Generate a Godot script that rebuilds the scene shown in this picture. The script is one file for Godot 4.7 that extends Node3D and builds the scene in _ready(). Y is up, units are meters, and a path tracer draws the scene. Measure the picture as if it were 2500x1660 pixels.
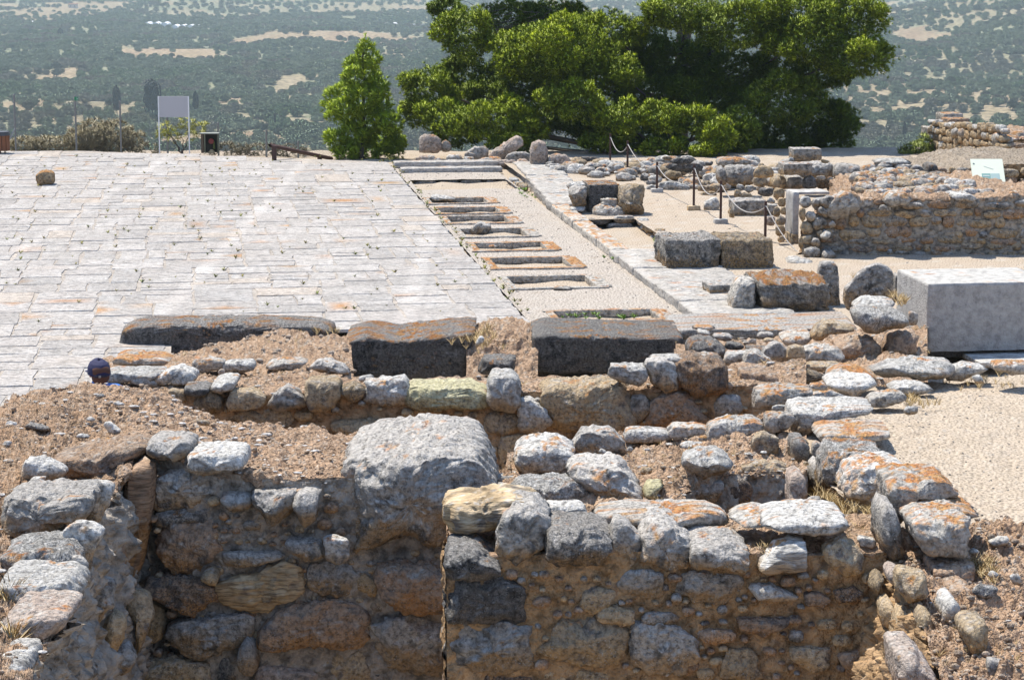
extends Node3D
# A dry stone palace ruin above a plain of olive groves. World: the viewer's heading is -z, y is up, the paved court lies at y = 0 and is turned by COURT about y.

const COURT := 0.1316
const FIELDS := [[-229.66, 1582.84, 45.33, 121.7, 1], [-134.7, 1827.06, 78.07, 137.23, 1], [-255.41, 1306.12, 10.69, 106.55, .95], [-253.83, 1257.16, 9.14, 86.49, .9], [-111.46, 921.18, 34.34, 51.69, 1], [-222.21, 1105.54, 15.08, 66.34, .8], [-173.81, 1016.46, 16.63, 116.78, .62], [-127.69, 1122.76, 17.35, 49.11, .9], [-114.02, 1252.95, 13.67, 60.74, .7], [-70.13, 1571.12, 21.42, 98.92, .85], [149.98, 1501.13, 10.92, 122.89, .9], [277.39, 1606.8, 20.45, 111.95, .9], [200.45, 1125.55, 49.11, 163.51, .72], [247.47, 1361.78, 54.47, 154.76, .35], [338.11, 1824.06, 66.33, 218.02, .5], [-178.06, 874.03, 9.53, 59.23, .8], [-118.74, 858.72, 6.25, 43.91, .7], [-213.56, 1020.94, 5.57, 58.9, .5], [-475.21, 2524.04, 66.54, 340.54, .8], [-130.52, 1138.55, 35.19, 46.8, .85], [-38.29, 2095.28, 38.1, 171.21, .6], [-152.13, 2531.73, 69.05, 218.27, .55], [-89.76, 836.01, 16.72, 37.93, .6], [169.96, 954.36, 38.17, 42.01, .6], [431.99, 2170.78, 49.34, 227.47, .6]]

var M := {}
var na := FastNoiseLite.new()
var nb := FastNoiseLite.new()
var nc := FastNoiseLite.new()
var rng := RandomNumberGenerator.new()
var names := {}
var W: Node3D
# palettes, linear base colours: [main, second, dark lichen, pale lichen, share of dark, share of pale, orange lichen on top, bare stone low down, share of bare]
var PAL := {}


func col(r: float, g: float, b: float) -> Color:
	return Color(r, g, b)


func numbered(n: String) -> String:
	if not names.has(n):
		names[n] = 0
		return n
	names[n] += 1
	return "%s_%03d" % [n, names[n]]


func thing(called: String, label: String, category: String, at := Vector3.ZERO, turn := 0.0, group := "") -> Node3D:
	var o := Node3D.new()
	o.name = numbered(called)
	add_child(o)
	o.position = at
	o.rotation.y = turn
	o.set_meta("label", label)
	o.set_meta("category", category)
	if group:
		o.set_meta("group", group)
	return o


func part(called: String, mesh: Mesh, m: Material, parent: Node, at := Vector3.ZERO, turn := Vector3.ZERO) -> MeshInstance3D:
	var o := MeshInstance3D.new()
	o.mesh = mesh
	o.material_override = m
	o.position = at
	o.rotation = turn
	if parent == self:
		o.name = numbered(called)
		add_child(o)
	else:
		o.name = called
		parent.add_child(o, true)
	return o


func tag(o: Node, label: String, category: String, group := "") -> void:
	o.set_meta("label", label)
	o.set_meta("category", category)
	if group:
		o.set_meta("group", group)


func structure(o: Node) -> Node:
	o.set_meta("kind", "structure")
	return o


func ntex(freq: float, ramp: Array, size := 512, octaves := 5, type := FastNoiseLite.TYPE_SIMPLEX, sd := 1, gain := 0.5) -> NoiseTexture2D:
	var f := FastNoiseLite.new()
	f.noise_type = type
	f.seed = sd
	f.frequency = freq
	f.fractal_octaves = octaves
	f.fractal_gain = gain
	if type == FastNoiseLite.TYPE_CELLULAR:
		f.fractal_type = FastNoiseLite.FRACTAL_NONE
		f.cellular_return_type = FastNoiseLite.RETURN_DISTANCE
	var t := NoiseTexture2D.new()
	t.noise = f
	t.width = size
	t.height = size
	t.seamless = true
	t.seamless_blend_skirt = 0.15
	if ramp.size():
		var g := Gradient.new()
		var offs := PackedFloat32Array()
		var cols := PackedColorArray()
		for e in ramp:
			offs.append(e[0])
			cols.append(e[1])
		g.offsets = offs
		g.colors = cols
		t.color_ramp = g
	return t


func gr(v: float, a := 1.0) -> Color:
	return Color(v, v, v, a)


func smat(tex: Texture2D, bump: Texture2D, scale: float, relief: float, rough := 0.95, detail: Texture2D = null) -> StandardMaterial3D:
	var m := StandardMaterial3D.new()
	m.vertex_color_use_as_albedo = true
	m.roughness = rough
	m.metallic_specular = 0.25
	m.uv1_triplanar = true
	m.uv1_world_triplanar = true
	m.uv1_scale = Vector3.ONE * scale
	if tex:
		m.albedo_texture = tex
	if bump:
		m.heightmap_enabled = true
		m.heightmap_texture = bump
		m.heightmap_scale = relief
	if detail:
		m.detail_enabled = true
		m.detail_albedo = detail
		m.detail_uv_layer = BaseMaterial3D.DETAIL_UV_2
		m.uv2_triplanar = true
		m.uv2_world_triplanar = true
		m.uv2_scale = Vector3.ONE * scale * 1.7
	return m


func plain(c: Color, rough := 0.8, metal := 0.0) -> StandardMaterial3D:
	var m := StandardMaterial3D.new()
	m.albedo_color = c.linear_to_srgb()
	m.roughness = rough
	m.metallic = metal
	return m


func make_materials() -> void:
	var grain := ntex(0.012, [[0.15, gr(0.5)], [0.38, gr(0.8)], [0.6, gr(0.95)], [0.85, gr(1.0)]], 768, 6, FastNoiseLite.TYPE_SIMPLEX, 3, 0.65)
	var rough := ntex(0.02, [], 768, 6, FastNoiseLite.TYPE_SIMPLEX, 9, 0.62)
	var pits := ntex(0.035, [], 768, 5, FastNoiseLite.TYPE_SIMPLEX, 17, 0.7)
	var spots := ntex(0.03, [[0.0, Color(0.93, 0.92, 0.9, 0.9)], [0.1, Color(0.8, 0.8, 0.79, 0.75)], [0.17, Color(0.7, 0.7, 0.7, 0.0)], [1.0, Color(0.6, 0.6, 0.6, 0.0)]], 768, 1, FastNoiseLite.TYPE_CELLULAR, 21)
	var soot := ntex(0.016, [[0.0, Color(0.06, 0.06, 0.06, 0.0)], [0.5, Color(0.1, 0.1, 0.1, 0.0)], [0.62, Color(0.07, 0.07, 0.075, 0.85)], [0.72, Color(0.05, 0.05, 0.05, 0.9)], [0.76, Color(0.8, 0.8, 0.8, 0.85)], [1.0, Color(0.75, 0.75, 0.74, 0.9)]], 768, 6, FastNoiseLite.TYPE_SIMPLEX, 5, 0.7)
	var soft := ntex(0.016, [[0.0, Color(0.4, 0.4, 0.4, 0.0)], [0.55, Color(0.4, 0.4, 0.4, 0.0)], [0.64, Color(0.36, 0.35, 0.34, 0.75)], [0.7, Color(0.36, 0.36, 0.36, 0.0)], [0.8, Color(0.92, 0.92, 0.9, 0.75)], [1.0, Color(0.93, 0.92, 0.9, 0.8)]], 768, 6, FastNoiseLite.TYPE_SIMPLEX, 15, 0.68)
	var clods := ntex(0.022, [], 768, 5, FastNoiseLite.TYPE_SIMPLEX, 31, 0.6)
	var lay := ntex(0.01, [[0.2, gr(0.6)], [0.5, gr(0.9)], [0.8, gr(1.0)]], 768, 5, FastNoiseLite.TYPE_SIMPLEX, 33, 0.6)
	M.stone = smat(grain, rough, 2.1, 1.7, 0.95, soft)
	M.dark = smat(grain, pits, 2.0, 2.2, 0.97, soot)
	M.pale = smat(grain, rough, 2.1, 1.6, 0.95, soft)
	M.buff = smat(grain, rough, 2.0, 1.6, 0.95, spots)
	M.layer = smat(lay, rough, 1.0, 2.0)
	M.layer.uv1_scale = Vector3(0.5, 3.5, 0.5)
	M.far_stone = smat(grain, rough, 0.9, 4.0, 0.95, soft)
	M.far_dark = smat(grain, pits, 0.9, 4.0, 0.97, soot)
	M.earth = smat(grain, clods, 1.5, 4.5)
	M.dirt = smat(grain, rough, 2.6, 0.35)
	M.mortar = smat(lay, clods, 0.8, 3.5)
	M.gravel = smat(ntex(0.05, [[0.2, gr(0.55)], [0.5, gr(0.86)], [0.8, gr(1.0)]], 768, 4, FastNoiseLite.TYPE_SIMPLEX, 41, 0.7), pits, 0.5, 1.2)
	M.paving = smat(ntex(0.014, [[0.15, gr(0.66)], [0.4, gr(0.9)], [0.6, gr(1.0)], [0.9, gr(0.85)]], 1024, 6, FastNoiseLite.TYPE_SIMPLEX, 43, 0.66), rough, 0.45, 4.5)
	M.paving.detail_enabled = true
	M.paving.detail_albedo = soft
	M.paving.detail_uv_layer = BaseMaterial3D.DETAIL_UV_2
	M.paving.uv2_triplanar = true
	M.paving.uv2_world_triplanar = true
	M.paving.uv2_scale = Vector3(0.33, 0.6, 1.0)
	M.paving.uv1_scale = Vector3(0.28, 0.5, 0.8)
	M.concrete = smat(ntex(0.01, [[0.15, gr(0.8)], [0.5, gr(0.93)], [0.8, gr(1.0)]], 768, 6, FastNoiseLite.TYPE_SIMPLEX, 47, 0.66), pits, 0.7, 1.5, 0.9, ntex(0.03, [[0.0, Color(0.1, 0.1, 0.1, 0.6)], [0.2, Color(0.25, 0.24, 0.23, 0.3)], [0.3, Color(0.4, 0.4, 0.4, 0.0)], [1.0, Color(0.5, 0.5, 0.5, 0.0)]], 768, 5, FastNoiseLite.TYPE_SIMPLEX, 55, 0.65))
	M.concrete.uv2_scale = Vector3.ONE * 2.2
	M.land = smat(ntex(0.02, [[0.2, gr(0.7)], [0.5, gr(0.9)], [0.8, gr(1.0)]], 512, 5, FastNoiseLite.TYPE_SIMPLEX, 51), null, 0.02, 0.0)
	M.wood = smat(ntex(0.02, [[0.2, gr(0.6)], [0.8, gr(1.0)]], 256, 4, FastNoiseLite.TYPE_SIMPLEX, 53), null, 1.0, 0.0, 0.7)
	M.wood.uv1_scale = Vector3(8, 0.6, 8)
	var leaf := StandardMaterial3D.new()
	leaf.vertex_color_use_as_albedo = true
	leaf.roughness = 0.6
	leaf.backlight_enabled = true
	leaf.backlight = Color(0.45, 0.5, 0.06)
	leaf.cull_mode = BaseMaterial3D.CULL_DISABLED
	M.leaf = leaf
	var dry := leaf.duplicate()
	dry.backlight = Color(0.5, 0.45, 0.3)
	M.dry = dry
	var olive := StandardMaterial3D.new()
	olive.vertex_color_use_as_albedo = true
	olive.roughness = 0.9
	M.olive = olive
	M.bark = plain(Color(0.09, 0.075, 0.062), 0.95)
	M.post = plain(Color(0.05, 0.018, 0.012), 0.6)
	M.steel = plain(Color(0.3, 0.31, 0.31), 0.5, 0.3)
	M.rope = plain(Color(0.34, 0.32, 0.3), 0.9)
	M.white = plain(Color(0.75, 0.75, 0.74), 0.7)
	PAL = {
		"g": [col(0.42, 0.39, 0.35), col(0.53, 0.49, 0.43), col(0.1, 0.098, 0.095), col(0.74, 0.72, 0.68), 0.4, 0.36, 0.2, col(0.46, 0.31, 0.17), 0.75, col(0.62, 0.58, 0.53)],
		"w": [col(0.6, 0.575, 0.53), col(0.7, 0.67, 0.61), col(0.22, 0.21, 0.2), col(0.84, 0.82, 0.78), 0.3, 0.45, 0.18, col(0.5, 0.36, 0.22), 0.5],
		"o": [col(0.58, 0.54, 0.48), col(0.68, 0.63, 0.55), col(0.17, 0.165, 0.16), col(0.78, 0.76, 0.72), 0.3, 0.32, 0.8, col(0.46, 0.33, 0.2), 0.3],
		"b": [col(0.5, 0.37, 0.22), col(0.58, 0.46, 0.31), col(0.2, 0.17, 0.15), col(0.64, 0.59, 0.52), 0.32, 0.28, 0.12, col(0.56, 0.36, 0.17), 0.5],
		"k": [col(0.19, 0.18, 0.17), col(0.29, 0.275, 0.255), col(0.06, 0.06, 0.06), col(0.6, 0.59, 0.57), 0.46, 0.3, 0.3, col(0.24, 0.19, 0.14), 0.3, col(0.5, 0.47, 0.43)],
		"r": [col(0.46, 0.3, 0.19), col(0.55, 0.4, 0.28), col(0.17, 0.15, 0.14), col(0.62, 0.56, 0.49), 0.34, 0.3, 0.06, col(0.52, 0.29, 0.13), 0.6],
		"y": [col(0.58, 0.53, 0.31), col(0.66, 0.61, 0.39), col(0.3, 0.26, 0.15), col(0.7, 0.65, 0.47), 0.2, 0.2, 0.0, col(0.36, 0.27, 0.13), 0.5],
		"c": [col(0.52, 0.36, 0.2), col(0.59, 0.46, 0.29), col(0.28, 0.22, 0.17), col(0.62, 0.54, 0.43), 0.24, 0.15, 0.0, col(0.54, 0.34, 0.16), 0.4],
		"p": [col(0.56, 0.44, 0.36), col(0.65, 0.54, 0.45), col(0.25, 0.22, 0.2), col(0.75, 0.69, 0.62), 0.28, 0.32, 0.2, col(0.52, 0.34, 0.22), 0.3],
		"earth": [col(0.57, 0.38, 0.245), col(0.65, 0.46, 0.315), col(0.41, 0.265, 0.17), col(0.7, 0.6, 0.49), 0.3, 0.28, 0.0, col(0.53, 0.33, 0.19), 0.2],
		"dirt": [col(0.5, 0.41, 0.31), col(0.54, 0.45, 0.35), col(0.46, 0.36, 0.265), col(0.56, 0.5, 0.42), 0.1, 0.12, 0.0, col(0.5, 0.4, 0.3), 0.1],
		"mortar": [col(0.47, 0.3, 0.155), col(0.53, 0.355, 0.2), col(0.33, 0.23, 0.15), col(0.5, 0.4, 0.29), 0.2, 0.2, 0.0, col(0.5, 0.29, 0.12), 0.4],
		"crust": [col(0.4, 0.34, 0.275), col(0.49, 0.425, 0.35), col(0.22, 0.195, 0.17), col(0.58, 0.55, 0.5), 0.25, 0.25, 0.0, col(0.52, 0.33, 0.17), 0.6],
		"gravel": [col(0.54, 0.475, 0.405), col(0.57, 0.505, 0.435), col(0.46, 0.38, 0.3), col(0.6, 0.55, 0.49), 0.12, 0.14, 0.0, col(0.5, 0.42, 0.33), 0.1],
		"kerb": [col(0.6, 0.55, 0.48), col(0.66, 0.6, 0.51), col(0.34, 0.3, 0.26), col(0.72, 0.7, 0.66), 0.22, 0.3, 0.75, col(0.48, 0.36, 0.23), 0.2],
		"pave": [col(0.53, 0.49, 0.45), col(0.6, 0.56, 0.52), col(0.46, 0.43, 0.4), col(0.67, 0.64, 0.605), 0.26, 0.35, 0.05, col(0.5, 0.45, 0.38), 0.1],
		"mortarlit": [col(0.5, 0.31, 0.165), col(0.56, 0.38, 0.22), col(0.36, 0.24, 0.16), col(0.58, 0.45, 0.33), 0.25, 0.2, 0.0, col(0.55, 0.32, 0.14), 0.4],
		"wallgrey": [col(0.4, 0.35, 0.28), col(0.47, 0.41, 0.34), col(0.22, 0.2, 0.18), col(0.52, 0.49, 0.44), 0.35, 0.28, 0.0, col(0.46, 0.32, 0.2), 0.4],
		"floor": [col(0.5, 0.41, 0.315), col(0.54, 0.455, 0.36), col(0.44, 0.33, 0.23), col(0.58, 0.53, 0.46), 0.14, 0.15, 0.0, col(0.5, 0.4, 0.3), 0.1],
		"kerb0": [col(0.52, 0.485, 0.435), col(0.58, 0.54, 0.49), col(0.38, 0.35, 0.31), col(0.64, 0.61, 0.57), 0.24, 0.3, 0.2, col(0.5, 0.38, 0.27), 0.2],
		"conc": [col(0.45, 0.435, 0.41), col(0.49, 0.475, 0.45), col(0.37, 0.36, 0.34), col(0.52, 0.505, 0.48), 0.12, 0.12, 0.06, col(0.42, 0.4, 0.37), 0.2, col(0.56, 0.54, 0.5)],
	}


# a palette by name; «name*x» has orange lichen of strength x
func palette(style: String) -> Array:
	if not PAL.has(style):
		var half := style.split("*")
		var p: Array = PAL[half[0]].duplicate()
		p[6] = float(half[1]) if half[1] else 0.45
		PAL[style] = p
	return PAL[style]


func ss(a: float, b: float, x: float) -> float:
	return smoothstep(a, b, x)


# colour of a point of stone or earth: patches of lichen and stain by place, orange lichen where a face looks up
func tint(pal: Array, p: Vector3, n: Vector3, low: float, k: float) -> Color:
	var a := na.get_noise_3d(p.x * 2.3, p.y * 2.3, p.z * 2.3 + k)
	var b := nb.get_noise_3d(p.x * 7.0 + k, p.y * 7.0, p.z * 7.0)
	var c: Color = pal[0].lerp(pal[1], clampf(0.5 + a * 0.9, 0.0, 1.0))
	var share: float = pal[8]
	c = c.lerp(pal[7], clampf(ss(0.15, -0.6, low + a * 0.5) * share * 2.0, 0.0, 1.0) * (1.0 - 0.7 * ss(0.3, 0.8, n.y)))
	var dk: float = pal[4]
	c = c.lerp(pal[2], ss(0.62 - dk, 0.95 - dk, a * 0.6 + b * 0.75 + 0.12) * 0.85)
	var pl: float = pal[5]
	c = c.lerp(pal[3], ss(0.66 - pl, 0.92 - pl, nc.get_noise_3d(p.x * 11.0, p.y * 11.0 + k, p.z * 11.0) * 0.9 + n.y * 0.34 - 0.1) * 0.8)
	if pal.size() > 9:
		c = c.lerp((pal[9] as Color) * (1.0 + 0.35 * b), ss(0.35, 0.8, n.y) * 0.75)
	var og: float = pal[6]
	if og > 0.0:
		var o := nb.get_noise_3d(p.x * 3.1 - k, p.y * 3.1, p.z * 3.1) + 0.55 * nc.get_noise_3d(p.x * 14.0, p.y * 14.0, p.z * 14.0 + k)
		c = c.lerp(col(0.58, 0.21, 0.045).lerp(col(0.62, 0.36, 0.14), clampf(0.5 + b, 0.0, 1.0)), ss(0.3, 0.62, o + og * 0.78 - 0.25) * ss(0.15, 0.7, n.y + b * 0.4) * 0.95)
	return c


# a star-shaped outline (metres, in the plane that faces the viewer) with depth: a stone, worn at its edges
func rock(outline: PackedVector2Array, depth: float, style: String, sd: int, nt: int, nr: int, block := 5.5, lump := 1.0, w: Vector3 = Vector3.ZERO, turn := 0.0, strata := 0.0) -> ArrayMesh:
	rng.seed = sd
	var pal: Array = palette(style)
	var k := float(sd % 97) * 3.7
	var shade := rng.randf_range(0.84, 1.12)
	pal = pal.map(func(e): return (e as Color) * shade if e is Color else e)
	var rad := PackedFloat32Array()
	rad.resize(nt)
	var mean := 0.0
	for i in nt:
		var th := TAU * i / nt
		var dir := Vector2(cos(th), sin(th))
		var best := 0.0
		for e in outline.size():
			var p0 := outline[e]
			var p1 := outline[(e + 1) % outline.size()]
			var d := p1 - p0
			var den := dir.cross(d)
			if absf(den) > 1e-9:
				var t := p0.cross(d) / den
				var s := p0.cross(dir) / den
				if t > best and s >= -0.001 and s <= 1.001:
					best = t
		rad[i] = maxf(best, 0.01)
		mean += rad[i] / nt
	var soft := rad.duplicate()
	for i in nt:
		soft[i] = rad[i] * 0.8 + 0.1 * (rad[(i + 1) % nt] + rad[(i + nt - 1) % nt])
	# profile from the middle of the front over the edge to the middle of the back, spaced by length
	var prof := PackedVector2Array()
	var fine := PackedVector2Array()
	var ls := PackedFloat32Array()
	var total := 0.0
	for i in 97:
		var f := PI / 2 - PI * i / 96.0
		var q := Vector2(pow(absf(cos(f)), 2.0 / block), signf(sin(f)) * pow(absf(sin(f)), 2.0 / block))
		fine.append(q)
		if i:
			var dq := q - fine[i - 1]
			total += Vector2(dq.x * mean, dq.y * depth).length() * (1.0 if i < 66 else 0.35)
		ls.append(total)
	var at := 0
	for i in nr + 1:
		var want := total * i / nr
		while at < 95 and ls[at + 1] < want:
			at += 1
		var f: float = clampf((want - ls[at]) / maxf(ls[at + 1] - ls[at], 1e-9), 0.0, 1.0)
		prof.append(fine[at].lerp(fine[at + 1], f))
	var cuts: Array[Plane] = []
	if block < 5.0:
		for i in 9:
			var n := Vector3(rng.randf_range(-1, 1), rng.randf_range(-1, 1), rng.randf_range(0.5, 1.6)).normalized()
			cuts.append(Plane(n, rng.randf_range(0.78, 1.06) * (1.0 if block > 3.0 else 0.95)))
	elif lump > 0.65:
		# broken faces: flat chips off the front and off its edges
		for i in 4:
			var a := rng.randf() * TAU
			var t := rng.randf_range(0.15, 0.5)
			cuts.append(Plane(Vector3(cos(a) * t, sin(a) * t, 1.0).normalized(), rng.randf_range(0.97, 1.12)))
		for i in 4:
			var a := rng.randf() * TAU
			cuts.append(Plane(Vector3(cos(a), sin(a), rng.randf_range(0.6, 1.2)).normalized(), rng.randf_range(1.0, 1.22)))
	var v := PackedVector3Array()
	var size := mean
	var turned := Basis(Vector3.UP, turn)
	var fl := 1.1 / maxf(size, 0.05)
	var big := 0.05 * size * lump
	var small := minf(0.09 * size, 0.022) * lump
	for j in nr + 1:
		for i in nt:
			var th := TAU * i / nt
			var q := Vector3(cos(th) * prof[j].x, sin(th) * prof[j].x, prof[j].y)
			for c in cuts:
				var over := c.distance_to(q)
				if over > 0.0:
					q -= c.normal * over * 0.94
			var r := soft[i]
			var p := Vector3(q.x * r, q.y * r, q.z * depth)
			var o := p * fl + Vector3(k, -k, k * 0.5)
			var s := p * 9.0 + Vector3(-k, k, k)
			p += Vector3(na.get_noise_3d(o.x, o.y, o.z), na.get_noise_3d(o.y + 40, o.z, o.x), na.get_noise_3d(o.z, o.x + 80, o.y)) * big
			var h := nb.get_noise_3d(s.x, s.y, s.z) * small * 2.0
			if strata > 0.0:
				h += strata * nb.get_noise_3d(s.x * 0.25, s.y * 2.6, s.z * 0.25)
			p += Vector3(q.x, q.y, q.z).normalized() * h
			v.append(p)
	return skin(v, nt, nr + 1, pal, k, w, turned, true, size)


# triangles, normals and colours for a grid of points; closed: each row is a ring and the first and last rows close to points
func skin(v: PackedVector3Array, nu: int, nv: int, pal: Array, k: float, w: Vector3, turned: Basis, closed: bool, size: float) -> ArrayMesh:
	var nrm := PackedVector3Array()
	var cl := PackedColorArray()
	nrm.resize(v.size())
	cl.resize(v.size())
	for j in nv:
		for i in nu:
			var i0 := (i + nu - 1) % nu if closed else maxi(i - 1, 0)
			var i1 := (i + 1) % nu if closed else mini(i + 1, nu - 1)
			var j0 := maxi(j - 1, 0)
			var j1 := mini(j + 1, nv - 1)
			var n: Vector3
			if closed and (j == 0 or j == nv - 1):
				n = Vector3(0, 0, 1 if j == 0 else -1)
			else:
				n = (v[j1 * nu + i] - v[j0 * nu + i]).cross(v[j * nu + i1] - v[j * nu + i0]).normalized()
			nrm[j * nu + i] = n
			var p := v[j * nu + i]
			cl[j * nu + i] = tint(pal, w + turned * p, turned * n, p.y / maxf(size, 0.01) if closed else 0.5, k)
	var idx := PackedInt32Array()
	for j in nv - 1:
		for i in (nu if closed else nu - 1):
			var i1 := (i + 1) % nu
			var a := j * nu + i
			var b := j * nu + i1
			var c := a + nu
			var d := b + nu
			idx.append_array([a, b, c, b, d, c])
	if closed:
		for e in [0, nv - 1]:
			var mid := Vector3.ZERO
			for i in nu:
				mid += v[e * nu + i] / nu
			var at := v.size()
			v.append(mid)
			nrm.append(Vector3(0, 0, 1 if e == 0 else -1))
			cl.append(cl[e * nu])
			for i in nu:
				var i1 := (i + 1) % nu
				idx.append_array([at, e * nu + i1, e * nu + i] if e == 0 else [at, e * nu + i, e * nu + i1])
	var arr := []
	arr.resize(Mesh.ARRAY_MAX)
	arr[Mesh.ARRAY_VERTEX] = v
	arr[Mesh.ARRAY_NORMAL] = nrm
	arr[Mesh.ARRAY_COLOR] = cl
	arr[Mesh.ARRAY_INDEX] = idx
	var m := ArrayMesh.new()
	m.add_surface_from_arrays(Mesh.PRIMITIVE_TRIANGLES, arr)
	return m


# a sheet through rows of points, left to right and back to front, with relief
func loft(rows: Array, nu: int, nv: int, amp: float, freq: float, style: String, k := 0.0, curved := true, fine := 0.35, flute := 0.0) -> ArrayMesh:
	var pal: Array = palette(style)
	var v := PackedVector3Array()
	var nr := rows.size()
	for j in nv:
		var y := float(j) / (nv - 1) * (nr - 1)
		var j0 := mini(int(y), nr - 2)
		var fy := y - j0
		for i in nu:
			var x := float(i) / (nu - 1)
			var p: Vector3
			if curved and nr > 2:
				p = catmull(along(rows[maxi(j0 - 1, 0)], x), along(rows[j0], x), along(rows[j0 + 1], x), along(rows[mini(j0 + 2, nr - 1)], x), fy)
			else:
				p = along(rows[j0], x).lerp(along(rows[j0 + 1], x), fy)
			v.append(p)
	var out := v.duplicate()
	for j in nv:
		for i in nu:
			var p := v[j * nu + i]
			var n := (v[mini(j + 1, nv - 1) * nu + i] - v[maxi(j - 1, 0) * nu + i]).cross(v[j * nu + mini(i + 1, nu - 1)] - v[j * nu + maxi(i - 1, 0)]).normalized()
			var h := na.get_noise_3d(p.x * freq + k, p.y * freq, p.z * freq) * amp
			var q := p * freq * 4.5
			h += nb.get_noise_3d(q.x, q.y + k, q.z) * amp * fine
			if flute > 0.0:
				h += flute * nb.get_noise_3d((p.x + p.z) * 5.0, p.y * 0.9, k)
			out[j * nu + i] = p + n * h
	return skin(out, nu, nv, pal, k, Vector3.ZERO, Basis(), false, 1.0)


func along(row: Array, x: float) -> Vector3:
	var f := x * (row.size() - 1)
	var i := mini(int(f), row.size() - 2)
	return (row[i] as Vector3).lerp(row[i + 1], f - i)


func catmull(a: Vector3, b: Vector3, c: Vector3, d: Vector3, t: float) -> Vector3:
	return b.cubic_interpolate(c, a, d, t)


# a box with worn edges: size, standing on its base, each face a grid with relief
func block(size: Vector3, style: String, sd: int, wear := 0.03, n := 8, w := Vector3.ZERO, turn := 0.0) -> ArrayMesh:
	var pal: Array = palette(style)
	var k := float(sd % 89) * 2.9
	var st := SurfaceTool.new()
	st.begin(Mesh.PRIMITIVE_TRIANGLES)
	var h := size / 2
	var turned := Basis(Vector3.UP, turn)
	var faces := [[Vector3(0, 0, 1), Vector3(1, 0, 0), Vector3(0, 1, 0)], [Vector3(0, 0, -1), Vector3(-1, 0, 0), Vector3(0, 1, 0)], [Vector3(1, 0, 0), Vector3(0, 0, -1), Vector3(0, 1, 0)], [Vector3(-1, 0, 0), Vector3(0, 0, 1), Vector3(0, 1, 0)], [Vector3(0, 1, 0), Vector3(1, 0, 0), Vector3(0, 0, -1)]]
	var at := 0
	for f in faces:
		var fn: Vector3 = f[0]
		for j in n + 1:
			for i in n + 1:
				var q: Vector3 = fn + f[1] * (2.0 * i / n - 1.0) + f[2] * (2.0 * j / n - 1.0)
				# pull corners in towards a rounded box
				var p := q * h
				var inner := Vector3(maxf(h.x - wear, 0), maxf(h.y - wear, 0), maxf(h.z - wear, 0))
				var c := p.clamp(-inner, inner)
				var away := p - c
				if away.length() > wear:
					away = away.normalized() * wear
				p = c + away
				var s := p * 3.0 + Vector3(k, k, -k)
				p += away.normalized() * (na.get_noise_3d(s.x, s.y, s.z) * wear * 0.9 + nb.get_noise_3d(s.x * 4, s.y * 4, s.z * 4) * wear * 0.5)
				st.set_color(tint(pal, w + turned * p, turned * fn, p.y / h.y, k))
				st.set_smooth_group(0)
				st.add_vertex(p + Vector3(0, h.y, 0))
		for j in n:
			for i in n:
				var a := at + j * (n + 1) + i
				for e in [a, a + n + 1, a + 1, a + 1, a + n + 1, a + n + 2]:
					st.add_index(e)
		at += (n + 1) * (n + 1)
	st.generate_normals()
	return st.commit()


func bx(size: Vector3) -> BoxMesh:
	var b := BoxMesh.new()
	b.size = size
	return b


func cyl(r: float, h: float, top := -1.0, seg := 12) -> CylinderMesh:
	var c := CylinderMesh.new()
	c.bottom_radius = r
	c.top_radius = r if top < 0 else top
	c.height = h
	c.radial_segments = seg
	c.rings = 1
	return c


func tube(pts: PackedVector3Array, r0: float, r1: float, seg := 6) -> ArrayMesh:
	var st := SurfaceTool.new()
	st.begin(Mesh.PRIMITIVE_TRIANGLES)
	for j in pts.size():
		var d := (pts[mini(j + 1, pts.size() - 1)] - pts[maxi(j - 1, 0)]).normalized()
		var x := d.cross(Vector3(0.3, 0.1, 0.9)).normalized()
		var y := d.cross(x)
		var r := lerpf(r0, r1, float(j) / maxi(pts.size() - 1, 1))
		for i in seg:
			var a := TAU * i / seg
			st.set_smooth_group(0)
			st.add_vertex(pts[j] + (x * cos(a) + y * sin(a)) * r)
	for j in pts.size() - 1:
		for i in seg:
			var a := j * seg + i
			var b := j * seg + (i + 1) % seg
			for e in [a, a + seg, b, b, a + seg, b + seg]:
				st.add_index(e)
	st.generate_normals()
	return st.commit()


func scatter(called: String, mesh: Mesh, m: Material, spots: Array, parent: Node = self) -> MultiMeshInstance3D:
	var mm := MultiMesh.new()
	mm.transform_format = MultiMesh.TRANSFORM_3D
	mm.use_colors = true
	mm.mesh = mesh
	mm.instance_count = spots.size()
	for i in spots.size():
		mm.set_instance_transform(i, spots[i][0])
		mm.set_instance_color(i, spots[i][1])
	var o := MultiMeshInstance3D.new()
	o.multimesh = mm
	o.material_override = m
	o.name = numbered(called) if parent == self else called
	o.set_meta("kind", "stuff")
	parent.add_child(o, true)
	return o


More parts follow.
